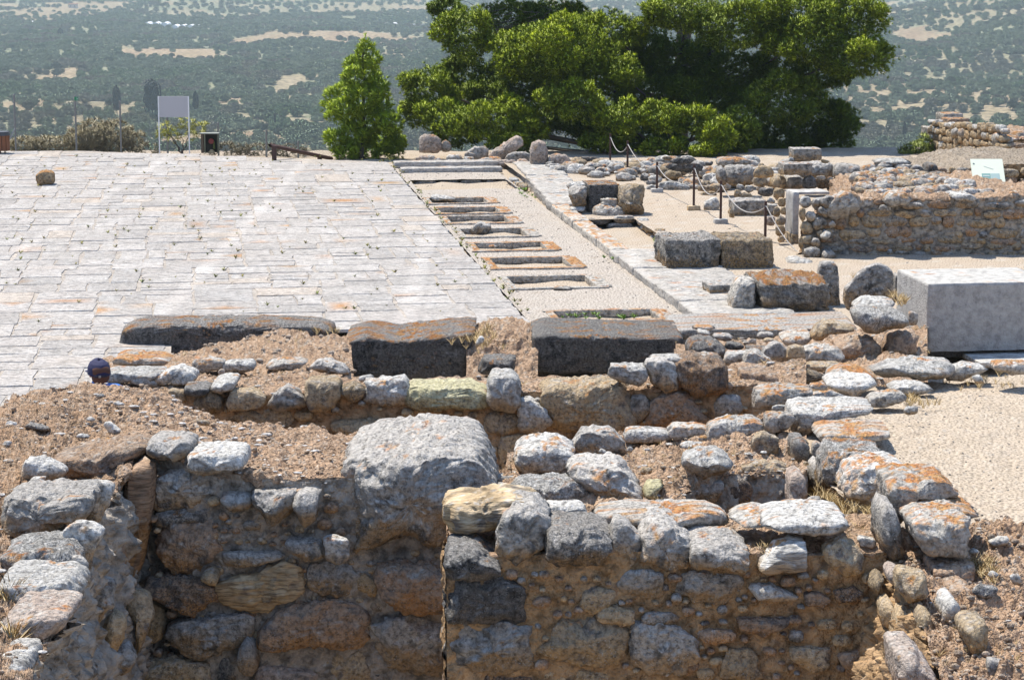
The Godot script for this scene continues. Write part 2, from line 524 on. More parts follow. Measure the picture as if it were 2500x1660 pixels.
# one stone of a wall: outline about its middle in the plane z = 0 of its place
func s(parent: Node, x: float, y: float, z: float, c: float, style: String, sd: int, nt: int, nr: int, o: Array, mat := "", block_ := 5.5, lump := 1.0, called := "stone", turn := 0.0, strata := 0.0) -> MeshInstance3D:
	var pts := PackedVector2Array()
	for i in o.size() / 2:
		pts.append(Vector2(o[2 * i], o[2 * i + 1]))
	var at := Vector3(x, y, z)
	var mesh := rock(pts, c, style, sd, nt, nr, block_, lump, at, turn, strata)
	var other: String = ["", "", "", "buff", "dark", "", "pale", "stone"][sd % 8]
	var m: Material = M[mat] if mat else M[other] if other and style.left(1) in ["g", "w", "r", "b"] else M[{"k": "dark", "w": "pale", "b": "buff", "c": "buff", "r": "stone", "y": "buff", "p": "pale", "o": "pale"}.get(style.left(1), "stone")]
	return part(called, mesh, m, parent, at - ((parent as Node3D).position if parent != self else Vector3.ZERO), Vector3(0, turn, 0))


func loose(label: String, x: float, y: float, z: float, c: float, style: String, sd: int, nt: int, nr: int, o: Array, mat := "", block_ := 5.5, lump := 1.0, turn := 0.0, called := "loose_stone", category := "stone", strata := 0.0) -> void:
	var st := s(self, x, y, z, c, style, sd, nt, nr, o, mat, block_, lump, called, turn, strata)
	tag(st, label, category)


func kb(called: String, label: String, category: String, x: float, y: float, z: float, turn: float, w: float, h: float, d: float, style: String, mat: String, wear: float, n: int, sd: int, parent: Node = self) -> MeshInstance3D:
	var o := part(called, block(Vector3(w, h, d), style, sd, wear, n, Vector3(x, y, z), turn), M[mat], parent, Vector3(x, y, z), Vector3(0, turn, 0))
	if label:
		tag(o, label, category)
	return o


func ragged(w: float, h: float, n: int) -> PackedVector2Array:
	var o := PackedVector2Array()
	for i in n:
		var a := TAU * (i + rng.randf_range(-0.3, 0.3)) / n + 0.3
		var q := Vector2(cos(a), sin(a))
		var e := pow(pow(absf(q.x), 5.0) + pow(absf(q.y), 5.0), -0.2)
		o.append(Vector2(q.x * e * w * rng.randf_range(0.8, 1.05), q.y * e * h * rng.randf_range(0.8, 1.05)))
	return o


# a wall face of coursed rubble: stones of uneven width laid from the base at «from» along the ground direction of «turn»
func courses(parent: Node3D, from: Vector3, turn: float, length: float, height: float, sd: int, styles: Array, mean := 0.32, rise := 0.0, lit := "far_stone") -> void:
	var r := RandomNumberGenerator.new()
	r.seed = sd
	var dirx := Basis(Vector3.UP, turn) * Vector3.RIGHT
	var y := 0.0
	var row := 0
	while y < height - 0.04:
		var hh := minf(r.randf_range(0.1, 0.21), height - y + 0.03)
		var x := r.randf_range(-0.1, 0.05)
		while x < length:
			var w := mean * r.randf_range(0.4, 2.1)
			rng.seed = sd * 31 + row * 57 + int(x * 100)
			var tall := r.randf_range(0.62, 1.12)
			var o := ragged(w * 0.53, hh * 0.58 * tall, 10)
			var at := from + dirx * (x + w / 2) + Vector3(0, y + hh / 2 + r.randf_range(-0.04, 0.04) + rise * x / length, 0)
			if r.randf() < 0.93:
				var st: String = styles[r.randi() % styles.size()]
				part("stone", rock(o, 0.1, st, r.randi() % 9999, 22, 9, 10.0, 0.7, at - Basis(Vector3.UP, turn) * Vector3(0, 0, 0.085), turn), M.far_dark if st == "k" else M[lit], parent, at - parent.position - Basis(Vector3.UP, turn) * Vector3(0, 0, 0.085), Vector3(0, turn, 0))
			x += w + 0.02
		y += hh
		row += 1


# a small stone wedged into the mortar
func chink(parent: Node3D, x: float, y: float, z: float, r: float, style: String, sd: int) -> void:
	rng.seed = sd
	var o := ragged(r, r * rng.randf_range(0.45, 0.8), 7)
	var at := Vector3(x, y, z - 0.03)
	part("stone", rock(o, 0.055, style, sd, 14, 8, 7.0, 1.0, at), M.buff if style in ["b", "c"] else M.stone, parent, at - parent.position)


# rubble strewn over a four-cornered patch (back left, back right, front left, front right)
func heap(parent: Node3D, q: Array, n: int, lo: float, hi: float, sd: int, styles: Array, mat := "far_stone", called := "stone") -> void:
	var r := RandomNumberGenerator.new()
	r.seed = sd
	for i in n:
		var u := r.randf()
		var t := r.randf()
		var at := (q[0] as Vector3).lerp(q[1], u).lerp((q[2] as Vector3).lerp(q[3], u), t)
		var w := r.randf_range(lo, hi)
		rng.seed = sd + i * 13
		var o := ragged(w * 0.5, w * r.randf_range(0.22, 0.38), 9)
		var turn := r.randf_range(-0.6, 0.6)
		at.y += w * r.randf_range(0.0, 0.16)
		part(called, rock(o, w * 0.4, styles[r.randi() % styles.size()], r.randi() % 9999, 16, 9, 3.2, 1.0, at, turn), M[mat], parent, at - parent.position, Vector3(0, turn, 0))


# loose bits lying on a sheet where it is nearly level
func strew(called: String, mesh: ArrayMesh, n: int, bit: Mesh, m: Material, lo: float, hi: float, c0: Color, c1: Color, sd: int, steep := 0.55, sink := 0.3, parent: Node = self, flat := 1.0) -> void:
	var r := RandomNumberGenerator.new()
	r.seed = sd
	var a := mesh.surface_get_arrays(0)
	var v: PackedVector3Array = a[Mesh.ARRAY_VERTEX]
	var nn: PackedVector3Array = a[Mesh.ARRAY_NORMAL]
	var out := []
	var tries := 0
	while out.size() < n and tries < n * 12:
		tries += 1
		var i := r.randi() % v.size()
		if nn[i].y < steep:
			continue
		var k := lo * pow(hi / lo, pow(r.randf(), 2.2))
		var b := Basis.from_euler(Vector3(r.randf_range(-0.5, 0.5), r.randf() * TAU, r.randf_range(-0.5, 0.5))).scaled(Vector3(k, k * r.randf_range(0.5, 0.9) * flat, k * r.randf_range(0.6, 1.0)))
		out.append([Transform3D(b, v[i] + Vector3(r.randf_range(-0.02, 0.02), k * (0.5 - sink) * flat, r.randf_range(-0.02, 0.02))), c0.lerp(c1, r.randf())])
	scatter(called, bit, m, out, parent)


func pebble(sd: int) -> ArrayMesh:
	rng.seed = sd
	var o := ragged(0.5, 0.42, 7)
	var keep = PAL["w"]
	PAL["white"] = [col(1, 1, 1), col(0.92, 0.92, 0.92), col(0.6, 0.6, 0.6), col(1, 1, 1), 0.15, 0.2, 0.0, col(0.9, 0.9, 0.9), 0.1]
	return rock(o, 0.42, "white", sd, 9, 6, 2.6, 1.6)


# a spray of blades: n thin leaves from one foot, spread by «open» from upright
func spray(n: int, length: float, width: float, open: float, sd: int, c0: Color, c1: Color, bend := 0.3) -> ArrayMesh:
	var r := RandomNumberGenerator.new()
	r.seed = sd
	var v := PackedVector3Array()
	var nn := PackedVector3Array()
	var c := PackedColorArray()
	for i in n:
		var az := r.randf() * TAU
		var t := open * sqrt(r.randf())
		var d := Vector3(sin(t) * cos(az), cos(t), sin(t) * sin(az))
		var side := d.cross(Vector3(r.randf_range(-1, 1), r.randf_range(-1, 1), r.randf_range(-1, 1))).normalized() * width * 0.5
		var l := length * r.randf_range(0.6, 1.1)
		var mid := d * l * 0.5
		var tip := d * l + Vector3(d.x, -absf(d.y) * 0.5, d.z) * bend * l * 0.5
		var foot := Vector3(r.randf_range(-1, 1), 0, r.randf_range(-1, 1)) * length * 0.08
		var up := (d + Vector3(0, 0.6, 0)).normalized()
		var k := c0.lerp(c1, r.randf())
		for q in [foot - side * 0.6, mid - side, mid + side, foot - side * 0.6, mid + side, foot + side * 0.6, mid - side, tip, mid + side]:
			v.append(q)
			nn.append(up)
			c.append(k)
	var arr := []
	arr.resize(Mesh.ARRAY_MAX)
	arr[Mesh.ARRAY_VERTEX] = v
	arr[Mesh.ARRAY_NORMAL] = nn
	arr[Mesh.ARRAY_COLOR] = c
	var m := ArrayMesh.new()
	m.add_surface_from_arrays(Mesh.PRIMITIVE_TRIANGLES, arr)
	return m


# needles through a crown made of lobes: each lobe is [middle, half sizes, brightness]
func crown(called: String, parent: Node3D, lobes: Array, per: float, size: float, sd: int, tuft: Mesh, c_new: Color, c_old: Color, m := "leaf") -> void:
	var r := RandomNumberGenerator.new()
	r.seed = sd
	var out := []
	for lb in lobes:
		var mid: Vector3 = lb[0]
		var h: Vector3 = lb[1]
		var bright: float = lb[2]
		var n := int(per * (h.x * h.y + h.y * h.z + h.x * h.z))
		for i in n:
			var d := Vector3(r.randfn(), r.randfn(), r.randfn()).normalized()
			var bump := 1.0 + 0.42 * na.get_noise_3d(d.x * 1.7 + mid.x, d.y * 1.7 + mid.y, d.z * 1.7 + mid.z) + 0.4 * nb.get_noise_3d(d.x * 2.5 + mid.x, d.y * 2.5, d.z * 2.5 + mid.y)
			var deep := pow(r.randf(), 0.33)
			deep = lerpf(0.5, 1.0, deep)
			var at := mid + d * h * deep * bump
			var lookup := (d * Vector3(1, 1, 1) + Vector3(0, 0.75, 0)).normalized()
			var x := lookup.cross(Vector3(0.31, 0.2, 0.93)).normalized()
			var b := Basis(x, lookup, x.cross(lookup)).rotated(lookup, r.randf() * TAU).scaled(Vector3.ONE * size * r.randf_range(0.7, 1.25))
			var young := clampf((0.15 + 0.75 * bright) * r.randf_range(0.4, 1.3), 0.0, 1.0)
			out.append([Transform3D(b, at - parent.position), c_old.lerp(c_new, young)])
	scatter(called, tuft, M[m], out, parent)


# smaller clumps round the upper side of each lobe of a crown
func clumps(lobes: Array, n: int) -> Array:
	var r := RandomNumberGenerator.new()
	r.seed = 71
	var out := []
	for lb in lobes:
		var h: Vector3 = lb[1]
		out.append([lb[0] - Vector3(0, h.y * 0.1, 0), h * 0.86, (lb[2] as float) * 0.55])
		for i in n:
			var d := Vector3(r.randfn(), r.randf_range(-0.5, 1.1), r.randf_range(-0.4, 1.2)).normalized()
			var k := r.randf_range(0.26, 0.46)
			var e := minf(h.x, h.y) * 0.5 + 0.5 * h.length() * 0.57
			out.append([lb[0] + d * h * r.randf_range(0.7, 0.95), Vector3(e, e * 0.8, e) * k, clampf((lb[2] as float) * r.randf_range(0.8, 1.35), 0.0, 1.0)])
	return out


func limb(a: Vector3, b: Vector3, sag: float, r0: float, r1: float, n := 6) -> ArrayMesh:
	var p := PackedVector3Array()
	for i in n + 1:
		var t := float(i) / n
		p.append(a.lerp(b, t) + Vector3(na.get_noise_2d(t * 3, a.x) * 0.1, -sag * 4.0 * t * (1 - t), nb.get_noise_2d(t * 3, b.x) * 0.1))
	return tube(p, r0, r1)


# level sheets round holes, in the court's own directions: x across, z ahead
func holed(called: String, parent: Node3D, x0: float, x1: float, z0: float, z1: float, y: float, holes: Array, style: String, m: Material, step: float) -> void:
	var cuts := [z0, z1]
	for h in holes:
		cuts.append(h[2])
		cuts.append(h[3])
	cuts.sort()
	for i in cuts.size() - 1:
		var a: float = cuts[i]
		var b: float = cuts[i + 1]
		if b - a < 0.02:
			continue
		var xs := [x0]
		for h in holes:
			if h[2] < (a + b) / 2 and h[3] > (a + b) / 2:
				xs.append(h[0])
				xs.append(h[1])
		xs.append(x1)
		for j in xs.size() / 2:
			var xa: float = xs[2 * j]
			var xb: float = xs[2 * j + 1]
			if xb - xa < 0.02:
				continue
			var rows := [[cw(xa, y, b), cw(xb, y, b)], [cw(xa, y, a), cw(xb, y, a)]]
			part(called, loft(rows, clampi(int((xb - xa) / step), 3, 120), clampi(int((b - a) / step), 3, 220), 0.015, 1.6, style, 0.0, false), m, parent)


func cw(x: float, y: float, z: float) -> Vector3:
	return Basis(Vector3.UP, COURT) * Vector3(x, y, -z)


func court_paving() -> void:
	var root := Node3D.new()
	root.name = "court_paving"
	structure(root)
	add_child(root)
	part("bedding", loft([[cw(-14, -0.01, 62.6), cw(-3, -0.01, 62.5), cw(4.6, -0.01, 58.4)], [cw(-14, -0.01, 33.3), cw(-3, -0.01, 33.3), cw(4.6, -0.01, 33.3)]], 120, 160, 0.008, 1.5, "gravel", 0.0, false), M.paving, root)
	part("bedding", loft([[cw(-14, -0.01, 33.3), cw(-0.4, -0.01, 33.3)], [cw(-14, -0.01, 19.5), cw(-0.4, -0.01, 19.5)]], 60, 60, 0.008, 1.5, "gravel", 0.0, false), M.paving, root)
	var r := RandomNumberGenerator.new()
	r.seed = 77
	var slabs := []
	var todo := [[-11.5, 33.0, 4.66, 62.5], [-11.5, 20.0, -0.45, 33.0]]
	while todo.size():
		var q: Array = todo.pop_back()
		var w: float = q[2] - q[0]
		var dz: float = q[3] - q[1]
		if w * dz < r.randf_range(0.3, 1.4) and w < 1.5 and dz < 1.7:
			var far: float = 62.5 if q[2] < -3.0 else 58.4 + (4.66 - q[2]) * 0.55
			if q[3] < far + 0.25:
				slabs.append([q[0], q[1], w, dz])
		elif w > dz * r.randf_range(0.6, 1.3):
			var x: float = q[0] + w * r.randf_range(0.3, 0.7)
			todo.append([q[0], q[1], x, q[3]])
			todo.append([x, q[1], q[2], q[3]])
		else:
			var z: float = q[1] + dz * r.randf_range(0.3, 0.7)
			todo.append([q[0], q[1], q[2], z])
			todo.append([q[0], z, q[2], q[3]])
	var eye := Vector3(0, 5.4, 0)
	var seen := []
	for sl in slabs:
		var c := cw(sl[0] + sl[2] / 2, 0, sl[1] + sl[3] / 2)
		var side := absf(c.x / -c.z)
		if side < 0.25:
			seen.append([sl[2] * sl[3] / pow(eye.distance_to(c), 3.0), sl])
	seen.sort_custom(func(a, b): return a[0] > b[0])
	var rest := SurfaceTool.new()
	rest.begin(Mesh.PRIMITIVE_TRIANGLES)
	for i in seen.size():
		var sl: Array = seen[i][1]
		var g := r.randf_range(0.002, 0.012)
		var st := SurfaceTool.new()
		if i < 300:
			st.begin(Mesh.PRIMITIVE_TRIANGLES)
		slab(st if i < 300 else rest, sl[0] + g, sl[0] + sl[2] - g, sl[1] + g, sl[1] + sl[3] - g, r)
		if i < 300:
			st.generate_normals()
			part("paving_slab", st.commit(), M.paving, root)
	rest.generate_normals()
	var o := part("far_paving", rest.commit(), M.paving, root)
	o.set_meta("kind", "stuff")


func slab(st: SurfaceTool, x0: float, x1: float, z0: float, z1: float, r: RandomNumberGenerator) -> void:
	var t := r.randf()
	var c := col(0.94, 0.935, 0.93).lerp(col(1.04, 1.03, 1.02), t)
	if r.randf() < 0.14:
		c = col(0.86, 0.86, 0.86)
	elif r.randf() < 0.05:
		c = col(1.05, 0.98, 0.9)
	var pal: Array = palette("pave")
	var y := r.randf_range(-0.004, 0.007)
	var tx := r.randf_range(-0.005, 0.005)
	var tz := r.randf_range(-0.005, 0.005)
	var e := r.randf_range(0.01, 0.03)
	var ring := []
	for q in [[x0, z0], [(x0 + x1) / 2, z0], [x1, z0], [x1, (z0 + z1) / 2], [x1, z1], [(x0 + x1) / 2, z1], [x0, z1], [x0, (z0 + z1) / 2]]:
		ring.append(Vector2(q[0] + r.randf_range(-0.03, 0.03), q[1] + r.randf_range(-0.03, 0.03)))
	var mid := Vector2((x0 + x1) / 2, (z0 + z1) / 2)
	var top := []
	var low := []
	for q in ring:
		var d: Vector2 = (mid - q).normalized()
		var a: Vector2 = q + d * e
		top.append(cw(a.x, y + tx * (a.x - mid.x) + tz * (a.y - mid.y), a.y))
		low.append(cw(q.x, y - 0.045, q.y))
	var ctr := cw(mid.x, y + 0.004, mid.y)
	st.set_smooth_group(-1)
	for i in 8:
		var k := (i + 1) % 8
		for p in [ctr, top[k], top[i]]:
			st.set_color(tint(pal, p, Vector3.UP, 0.5, 0.0) * c)
			st.add_vertex(p)
		for p in [top[i], top[k], low[k], top[i], low[k], low[i]]:
			st.set_color(tint(pal, p, Vector3.UP, 0.5, 0.0) * c)
			st.add_vertex(p)


func cist(label: String, x0: float, x1: float, z0: float, z1: float, floor_y: float, style: String, sd: int) -> void:
	var root := thing("stone_cist", label, "stone cist", cw((x0 + x1) / 2, -0.03, (z0 + z1) / 2), COURT, "row of stone cists along the court")
	var w := x1 - x0
	var d := z1 - z0
	var back := Basis(Vector3.UP, COURT)
	var lay := func(called: String, x: float, z: float, sx: float, sz: float, y: float, h: float, stl: String, seed_: int) -> void:
		var at := cw(x, y, z)
		var o := part(called, block(Vector3(sx, h, sz), stl, seed_, 0.012, 10, at, COURT), M.far_stone, root)
		o.position = back.inverse() * (at - root.position)
	lay.call("kerb", (x0 + x1) / 2, z1 + 0.06, w + 0.3, 0.12, -0.12, 0.115, style, sd)
	lay.call("kerb", (x0 + x1) / 2, z0 - 0.06, w + 0.34, 0.12, -0.12, 0.122, style, sd + 1)
	lay.call("kerb", x0 - 0.06, (z0 + z1) / 2, 0.12, d, -0.12, 0.112, style, sd + 2)
	lay.call("kerb", x1 + 0.12, (z0 + z1) / 2, 0.24, d, -0.12, 0.118, style, sd + 3)
	var deep := -floor_y
	var fl := part("floor", loft([[cw(x0 - 0.1, floor_y, z1 + 0.1), cw(x1 + 0.1, floor_y, z1 + 0.1)], [cw(x0 - 0.1, floor_y + 0.02, z0 - 0.1), cw(x1 + 0.1, floor_y + 0.02, z0 - 0.1)]], 40, 24, 0.04, 3.0, "dirt", 0.0, false), M.earth, root)
	fl.transform = root.transform.affine_inverse()
	var r := RandomNumberGenerator.new()
	r.seed = sd
	for side in 4:
		var length := w if side < 2 else d
		var x := 0.0
		while x < length:
			var sw := r.randf_range(0.14, 0.28)
			rng.seed = sd * 7 + int(x * 100) + side
			var h := deep + 0.0
			var at: Vector3
			var turn := 0.0
			if side == 0:
				at = cw(x0 + x + sw / 2, -0.12 - h / 2, z1 + 0.05)
			elif side == 1:
				at = cw(x0 + x + sw / 2, -0.12 - h / 2, z0 - 0.05)
			elif side == 2:
				at = cw(x0 - 0.05, -0.12 - h / 2, z0 + x + sw / 2)
				turn = PI / 2
			else:
				at = cw(x1 + 0.05, -0.12 - h / 2, z0 + x + sw / 2)
				turn = -PI / 2
			part("stone", rock(ragged(sw * 0.5, h * 0.55, 9), 0.07, "b" if r.randf() < 0.5 else "g", r.randi() % 999, 14, 7, 4.0, 1.0, at, COURT), M.far_stone, root, back.inverse() * (at - root.position), Vector3(0, turn, 0))
			x += sw + 0.01


func rope_post(x: float, y: float, z: float, h: float, label: String, base: Array) -> void:
	var t := thing("rope_post", label, "rope post", Vector3(x, y, z), 0, "posts of the rope barrier")
	part("shaft", bx(Vector3(0.045, h, 0.045)), M.post, t, Vector3(0, h / 2, 0))
	part("cap", bx(Vector3(0.05, 0.012, 0.05)), M.post, t, Vector3(0, h + 0.0065, 0))
	part("ring", cyl(0.016, 0.03), M.steel, t, Vector3(0.0, h - 0.07, 0.03), Vector3(PI / 2, 0, 0))
	if base.size():
		var b := part("base_block", block(Vector3(0.25, base[0], 0.2), base[1], int(x * 10), 0.01, 6, Vector3(x, y, z)), M.concrete, t, Vector3(0, -0.02, 0))
		b.rotation.y = 0.1


func rope(a: Vector3, b: Vector3, sag: float, label: String) -> void:
	var p := PackedVector3Array()
	for i in 25:
		var t := i / 24.0
		p.append(a.lerp(b, t) - Vector3(0, sag * 4 * t * (1 - t), 0))
	tag(part("rope", tube(p, 0.01, 0.01, 6), M.rope, self), label, "rope", "ropes of the barrier")


# the land beyond the ruin: the hill falls to a plain, far hills rise from it
func land_height(x: float, d: float) -> float:
	var y := lerpf(-0.35, -69.6, ss(60.0, 560.0, d)) - ss(62.0, 100.0, d) * 6.0 * (1.0 - ss(300.0, 560.0, d))
	y = minf(y, -0.35)
	y += na.get_noise_2d(x * 0.004, d * 0.004) * 5.0 * ss(500, 1000, d)
	var rise := ss(2300.0, 4200.0, d + na.get_noise_2d(x * 0.0016, 7.0) * 900.0)
	y += rise * (70.0 + 60.0 * na.get_noise_2d(x * 0.002, d * 0.0012))
	y += 28.0 * ss(1250.0, 1500.0, d) * ss(170.0, 420.0, x) * (1.0 - ss(1900.0, 2300.0, d))
	return y


# share of open dry ground at a place of the plain; FIELDS are [x, depth, half width, half depth]
func dry_share(x: float, d: float) -> float:
	var f := 0.0
	var wob := na.get_noise_2d(x * 0.012, d * 0.008) * 0.5 + nb.get_noise_2d(x * 0.03, d * 0.012) * 0.3 + nc.get_noise_2d(x * 0.09, d * 0.03) * 0.2
	for e in FIELDS:
		var q := Vector2((x - e[0]) / e[2], (d - e[1]) / e[3]).length() + wob * 0.6
		f = maxf(f, (1.0 - ss(0.8, 1.05, q)) * e[4])
	f = maxf(f, 0.9 * ss(0.36, 0.5, na.get_noise_2d(x * 0.01 + 50, d * 0.0035)) * ss(2100, 2500, d))
	f = maxf(f, 0.5 * ss(0.46, 0.56, nb.get_noise_2d(x * 0.004, d * 0.003 + 9)) * ss(900, 1000, d))
	f = maxf(f, 0.8 * ss(150.0, 200.0, x - d * 0.02) * (1.0 - ss(1150.0, 1400.0, d)) * ss(-0.2, 0.1, nb.get_noise_2d(x * 0.01, d * 0.006)) * ss(880.0, 930.0, d))
	return clampf(f, 0.0, 1.0)


func land() -> void:
	var nu := 220
	var nv := 420
	var v := PackedVector3Array()
	var nn := PackedVector3Array()
	var c := PackedColorArray()
	var idx := PackedInt32Array()
	for j in nv:
		var d := 61.0 * pow(6500.0 / 61.0, 1.0 - float(j) / (nv - 1))
		for i in nu:
			var x := (float(i) / (nu - 1) - 0.5) * (0.72 * d + 40.0)
			v.append(Vector3(x, land_height(x, d), -d))
			var e := d * 0.01
			nn.append(Vector3(land_height(x - e, d) - land_height(x + e, d), 2 * e, land_height(x, d + e) - land_height(x, d - e)).normalized())
			var dry := dry_share(x, d)
			var a := nb.get_noise_2d(x * 0.05, d * 0.05)
			var soil := col(0.34, 0.25, 0.145).lerp(col(0.4, 0.3, 0.19), clampf(0.5 + a, 0, 1)).lerp(col(0.31, 0.21, 0.13), clampf(na.get_noise_2d(x * 0.02, d * 0.006) * 1.5, 0, 1))
			var scrub := col(0.2, 0.22, 0.13).lerp(col(0.3, 0.29, 0.19), clampf(0.5 + a, 0, 1))
			c.append(scrub.lerp(soil, dry))
	for j in nv - 1:
		for i in nu - 1:
			var a := j * nu + i
			idx.append_array([a, a + 1, a + nu, a + 1, a + nu + 1, a + nu])
	var arr := []
	arr.resize(Mesh.ARRAY_MAX)
	arr[Mesh.ARRAY_VERTEX] = v
	arr[Mesh.ARRAY_NORMAL] = nn
	arr[Mesh.ARRAY_COLOR] = c
	arr[Mesh.ARRAY_INDEX] = idx
	var m := ArrayMesh.new()
	m.add_surface_from_arrays(Mesh.PRIMITIVE_TRIANGLES, arr)
	structure(part("valley_terrain", m, M.land, self))


func puff(sd: int, tall: float, dents := 0.35, c := Color.WHITE) -> ArrayMesh:
	var st := SurfaceTool.new()
	st.begin(Mesh.PRIMITIVE_TRIANGLES)
	var r := RandomNumberGenerator.new()
	r.seed = sd
	# leafy flakes over a rounded crown
	for i in 150:
		var d := Vector3(r.randfn(), r.randfn() * 0.9 + 0.1, r.randfn()).normalized()
		var rad := (1.0 + dents * na.get_noise_3d(d.x * 2 + sd, d.y * 2, d.z * 2)) * r.randf_range(0.72, 1.0)
		var p := Vector3(d.x * 0.5 * rad, 0.5 * tall + d.y * 0.46 * tall * rad, d.z * 0.5 * rad)
		var x := d.cross(Vector3(0.2, 0.9, 0.35)).normalized()
		x = x.rotated(d, r.randf() * TAU)
		var y := d.cross(x)
		var s0 := r.randf_range(0.07, 0.14)
		var k := c * r.randf_range(0.75, 1.2)
		for q in [p + x * s0, p + (y - x * 0.6) * s0, p + d * s0 * 0.5 - (x * 0.5 + y) * s0, p - x * s0 + d * 0.02, p + (x * 0.7 + y) * s0 - d * 0.02, p - y * s0]:
			st.set_normal((d + Vector3(r.randf_range(-0.4, 0.4), r.randf_range(-0.2, 0.5), r.randf_range(-0.4, 0.4))).normalized())
			st.set_color(k)
			st.add_vertex(q)
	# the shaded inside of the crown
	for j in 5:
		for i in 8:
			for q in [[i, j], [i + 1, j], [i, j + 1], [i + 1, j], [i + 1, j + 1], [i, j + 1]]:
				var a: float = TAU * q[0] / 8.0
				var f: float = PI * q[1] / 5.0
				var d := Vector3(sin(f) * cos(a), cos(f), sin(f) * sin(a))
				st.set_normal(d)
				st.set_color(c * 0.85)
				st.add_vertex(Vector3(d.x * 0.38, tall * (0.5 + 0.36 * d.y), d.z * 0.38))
	return st.commit()


func groves() -> void:
	var r := RandomNumberGenerator.new()
	r.seed = 5
	var kinds := [[], [], []]
	var d := 640.0
	while d < 3600.0:
		var gap := 6.2 if d < 1500 else (8.0 if d < 2300 else 11.0)
		var half := d * 0.235 + 12
		var x := -half
		while x < half:
			var xx := x + r.randf_range(-0.38, 0.38) * gap
			var dd := d + r.randf_range(-0.38, 0.38) * gap
			x += gap
			var dry := dry_share(xx, dd)
			if r.randf() < dry * 0.96:
				continue
			if r.randf() < 0.03 + 0.1 * ss(0.0, 0.4, nb.get_noise_2d(xx * 0.03, dd * 0.02)):
				continue
			var big := r.randf_range(0.7, 1.1) * (1.0 + 0.3 * ss(0.1, 0.5, na.get_noise_2d(xx * 0.02, dd * 0.01 + 70)))
			var b := Basis(Vector3.UP, r.randf() * TAU).scaled(Vector3(5.4 * big, 3.9 * big * r.randf_range(0.85, 1.15), 5.4 * big))
			var c := col(0.36, 0.48, 0.28).lerp(col(0.55, 0.66, 0.45), r.randf())
			c = c.lerp(col(0.26, 0.42, 0.18), ss(0.15, 0.45, na.get_noise_2d(xx * 0.008 + 31, dd * 0.005)) * 0.8)
			c = c.lerp(col(0.46, 0.41, 0.34), ss(0.25, 0.45, nb.get_noise_2d(xx * 0.012 + 11, dd * 0.006)) * 0.75)
			kinds[r.randi() % 3].append([Transform3D(b, Vector3(xx, land_height(xx, dd) - 0.3, -dd)), c])
		d += gap * (1.0 if d < 2300 else 1.3)
	for k in 3:
		scatter("olive_grove", puff(40 + k, 1.0), M.olive, kinds[k])


func lone_tree(called: String, label: String, category: String, x: float, d: float, w: float, h: float, c: Color, mesh: Mesh, group := "") -> void:
	var t := thing(called, label, category, Vector3(x, land_height(x, d) - 0.2, -d), x, group)
	var tr := part("trunk", cyl(w * 0.05, h * 0.4, w * 0.03, 6), M.bark, t, Vector3(0, h * 0.2, 0))
	var key := "olive%s" % c.to_html()
	if not M.has(key):
		M[key] = M.olive.duplicate()
		M[key].albedo_color = c.linear_to_srgb()
	var cr := part("crown", mesh, M[key], t, Vector3(0, h * 0.1, 0))
	cr.scale = Vector3(w, h * 0.95, w)


func _ready() -> void:
	var cam := Camera3D.new()
	cam.name = "camera"
	cam.position = Vector3(0, 5.4, 0)
	cam.rotation.x = -0.16680
	cam.fov = 16.2252
	cam.near = 0.5
	cam.far = 9000.0
	add_child(cam)
	var sky_m := ProceduralSkyMaterial.new()
	sky_m.sky_top_color = Color(0.46, 0.57, 0.74)
	sky_m.sky_horizon_color = Color(0.74, 0.79, 0.84)
	sky_m.ground_horizon_color = Color(0.6, 0.62, 0.6)
	sky_m.ground_bottom_color = Color(0.42, 0.38, 0.32)
	sky_m.sky_curve = 0.12
	sky_m.sky_energy_multiplier = 1.05
	var sky := Sky.new()
	sky.sky_material = sky_m
	var env := Environment.new()
	env.background_mode = Environment.BG_SKY
	env.sky = sky
	env.tonemap_mode = Environment.TONE_MAPPER_LINEAR
	env.tonemap_exposure = 1.6
	env.sdfgi_enabled = true
	env.ssao_enabled = true
	env.ssil_enabled = true
	env.fog_enabled = true
	env.fog_density = 0.00018
	env.fog_light_color = Color(0.82, 0.89, 0.9)
	var we := WorldEnvironment.new()
	we.name = "environment"
	we.environment = env
	add_child(we)
	var sun := DirectionalLight3D.new()
	sun.name = "sun"
	sun.light_energy = 1.45
	sun.light_color = Color(1.0, 0.97, 0.92)
	sun.light_angular_distance = 0.5
	sun.shadow_enabled = true
	sun.rotation = Vector3(deg_to_rad(-64.0), deg_to_rad(180.0 + 40.0), 0)
	add_child(sun)
	for e in [[na, 1, 1.0, 3], [nb, 2, 1.0, 4], [nc, 3, 1.0, 3]]:
		e[0].noise_type = FastNoiseLite.TYPE_SIMPLEX
		e[0].seed = e[1]
		e[0].frequency = e[2]
		e[0].fractal_octaves = e[3]
		e[0].fractal_gain = 0.55
	make_materials()
	land()
	groves()
	far_things()
	site()
	court_paving()
	court_side()
	pines()
	left_wall()
	front_wall()
	right_wall()
	middle_rubble()
	mortared_wall()
	kerb_and_loose()
	far_ruins()
	right_ruins()
	furniture()
	plants()
	person()



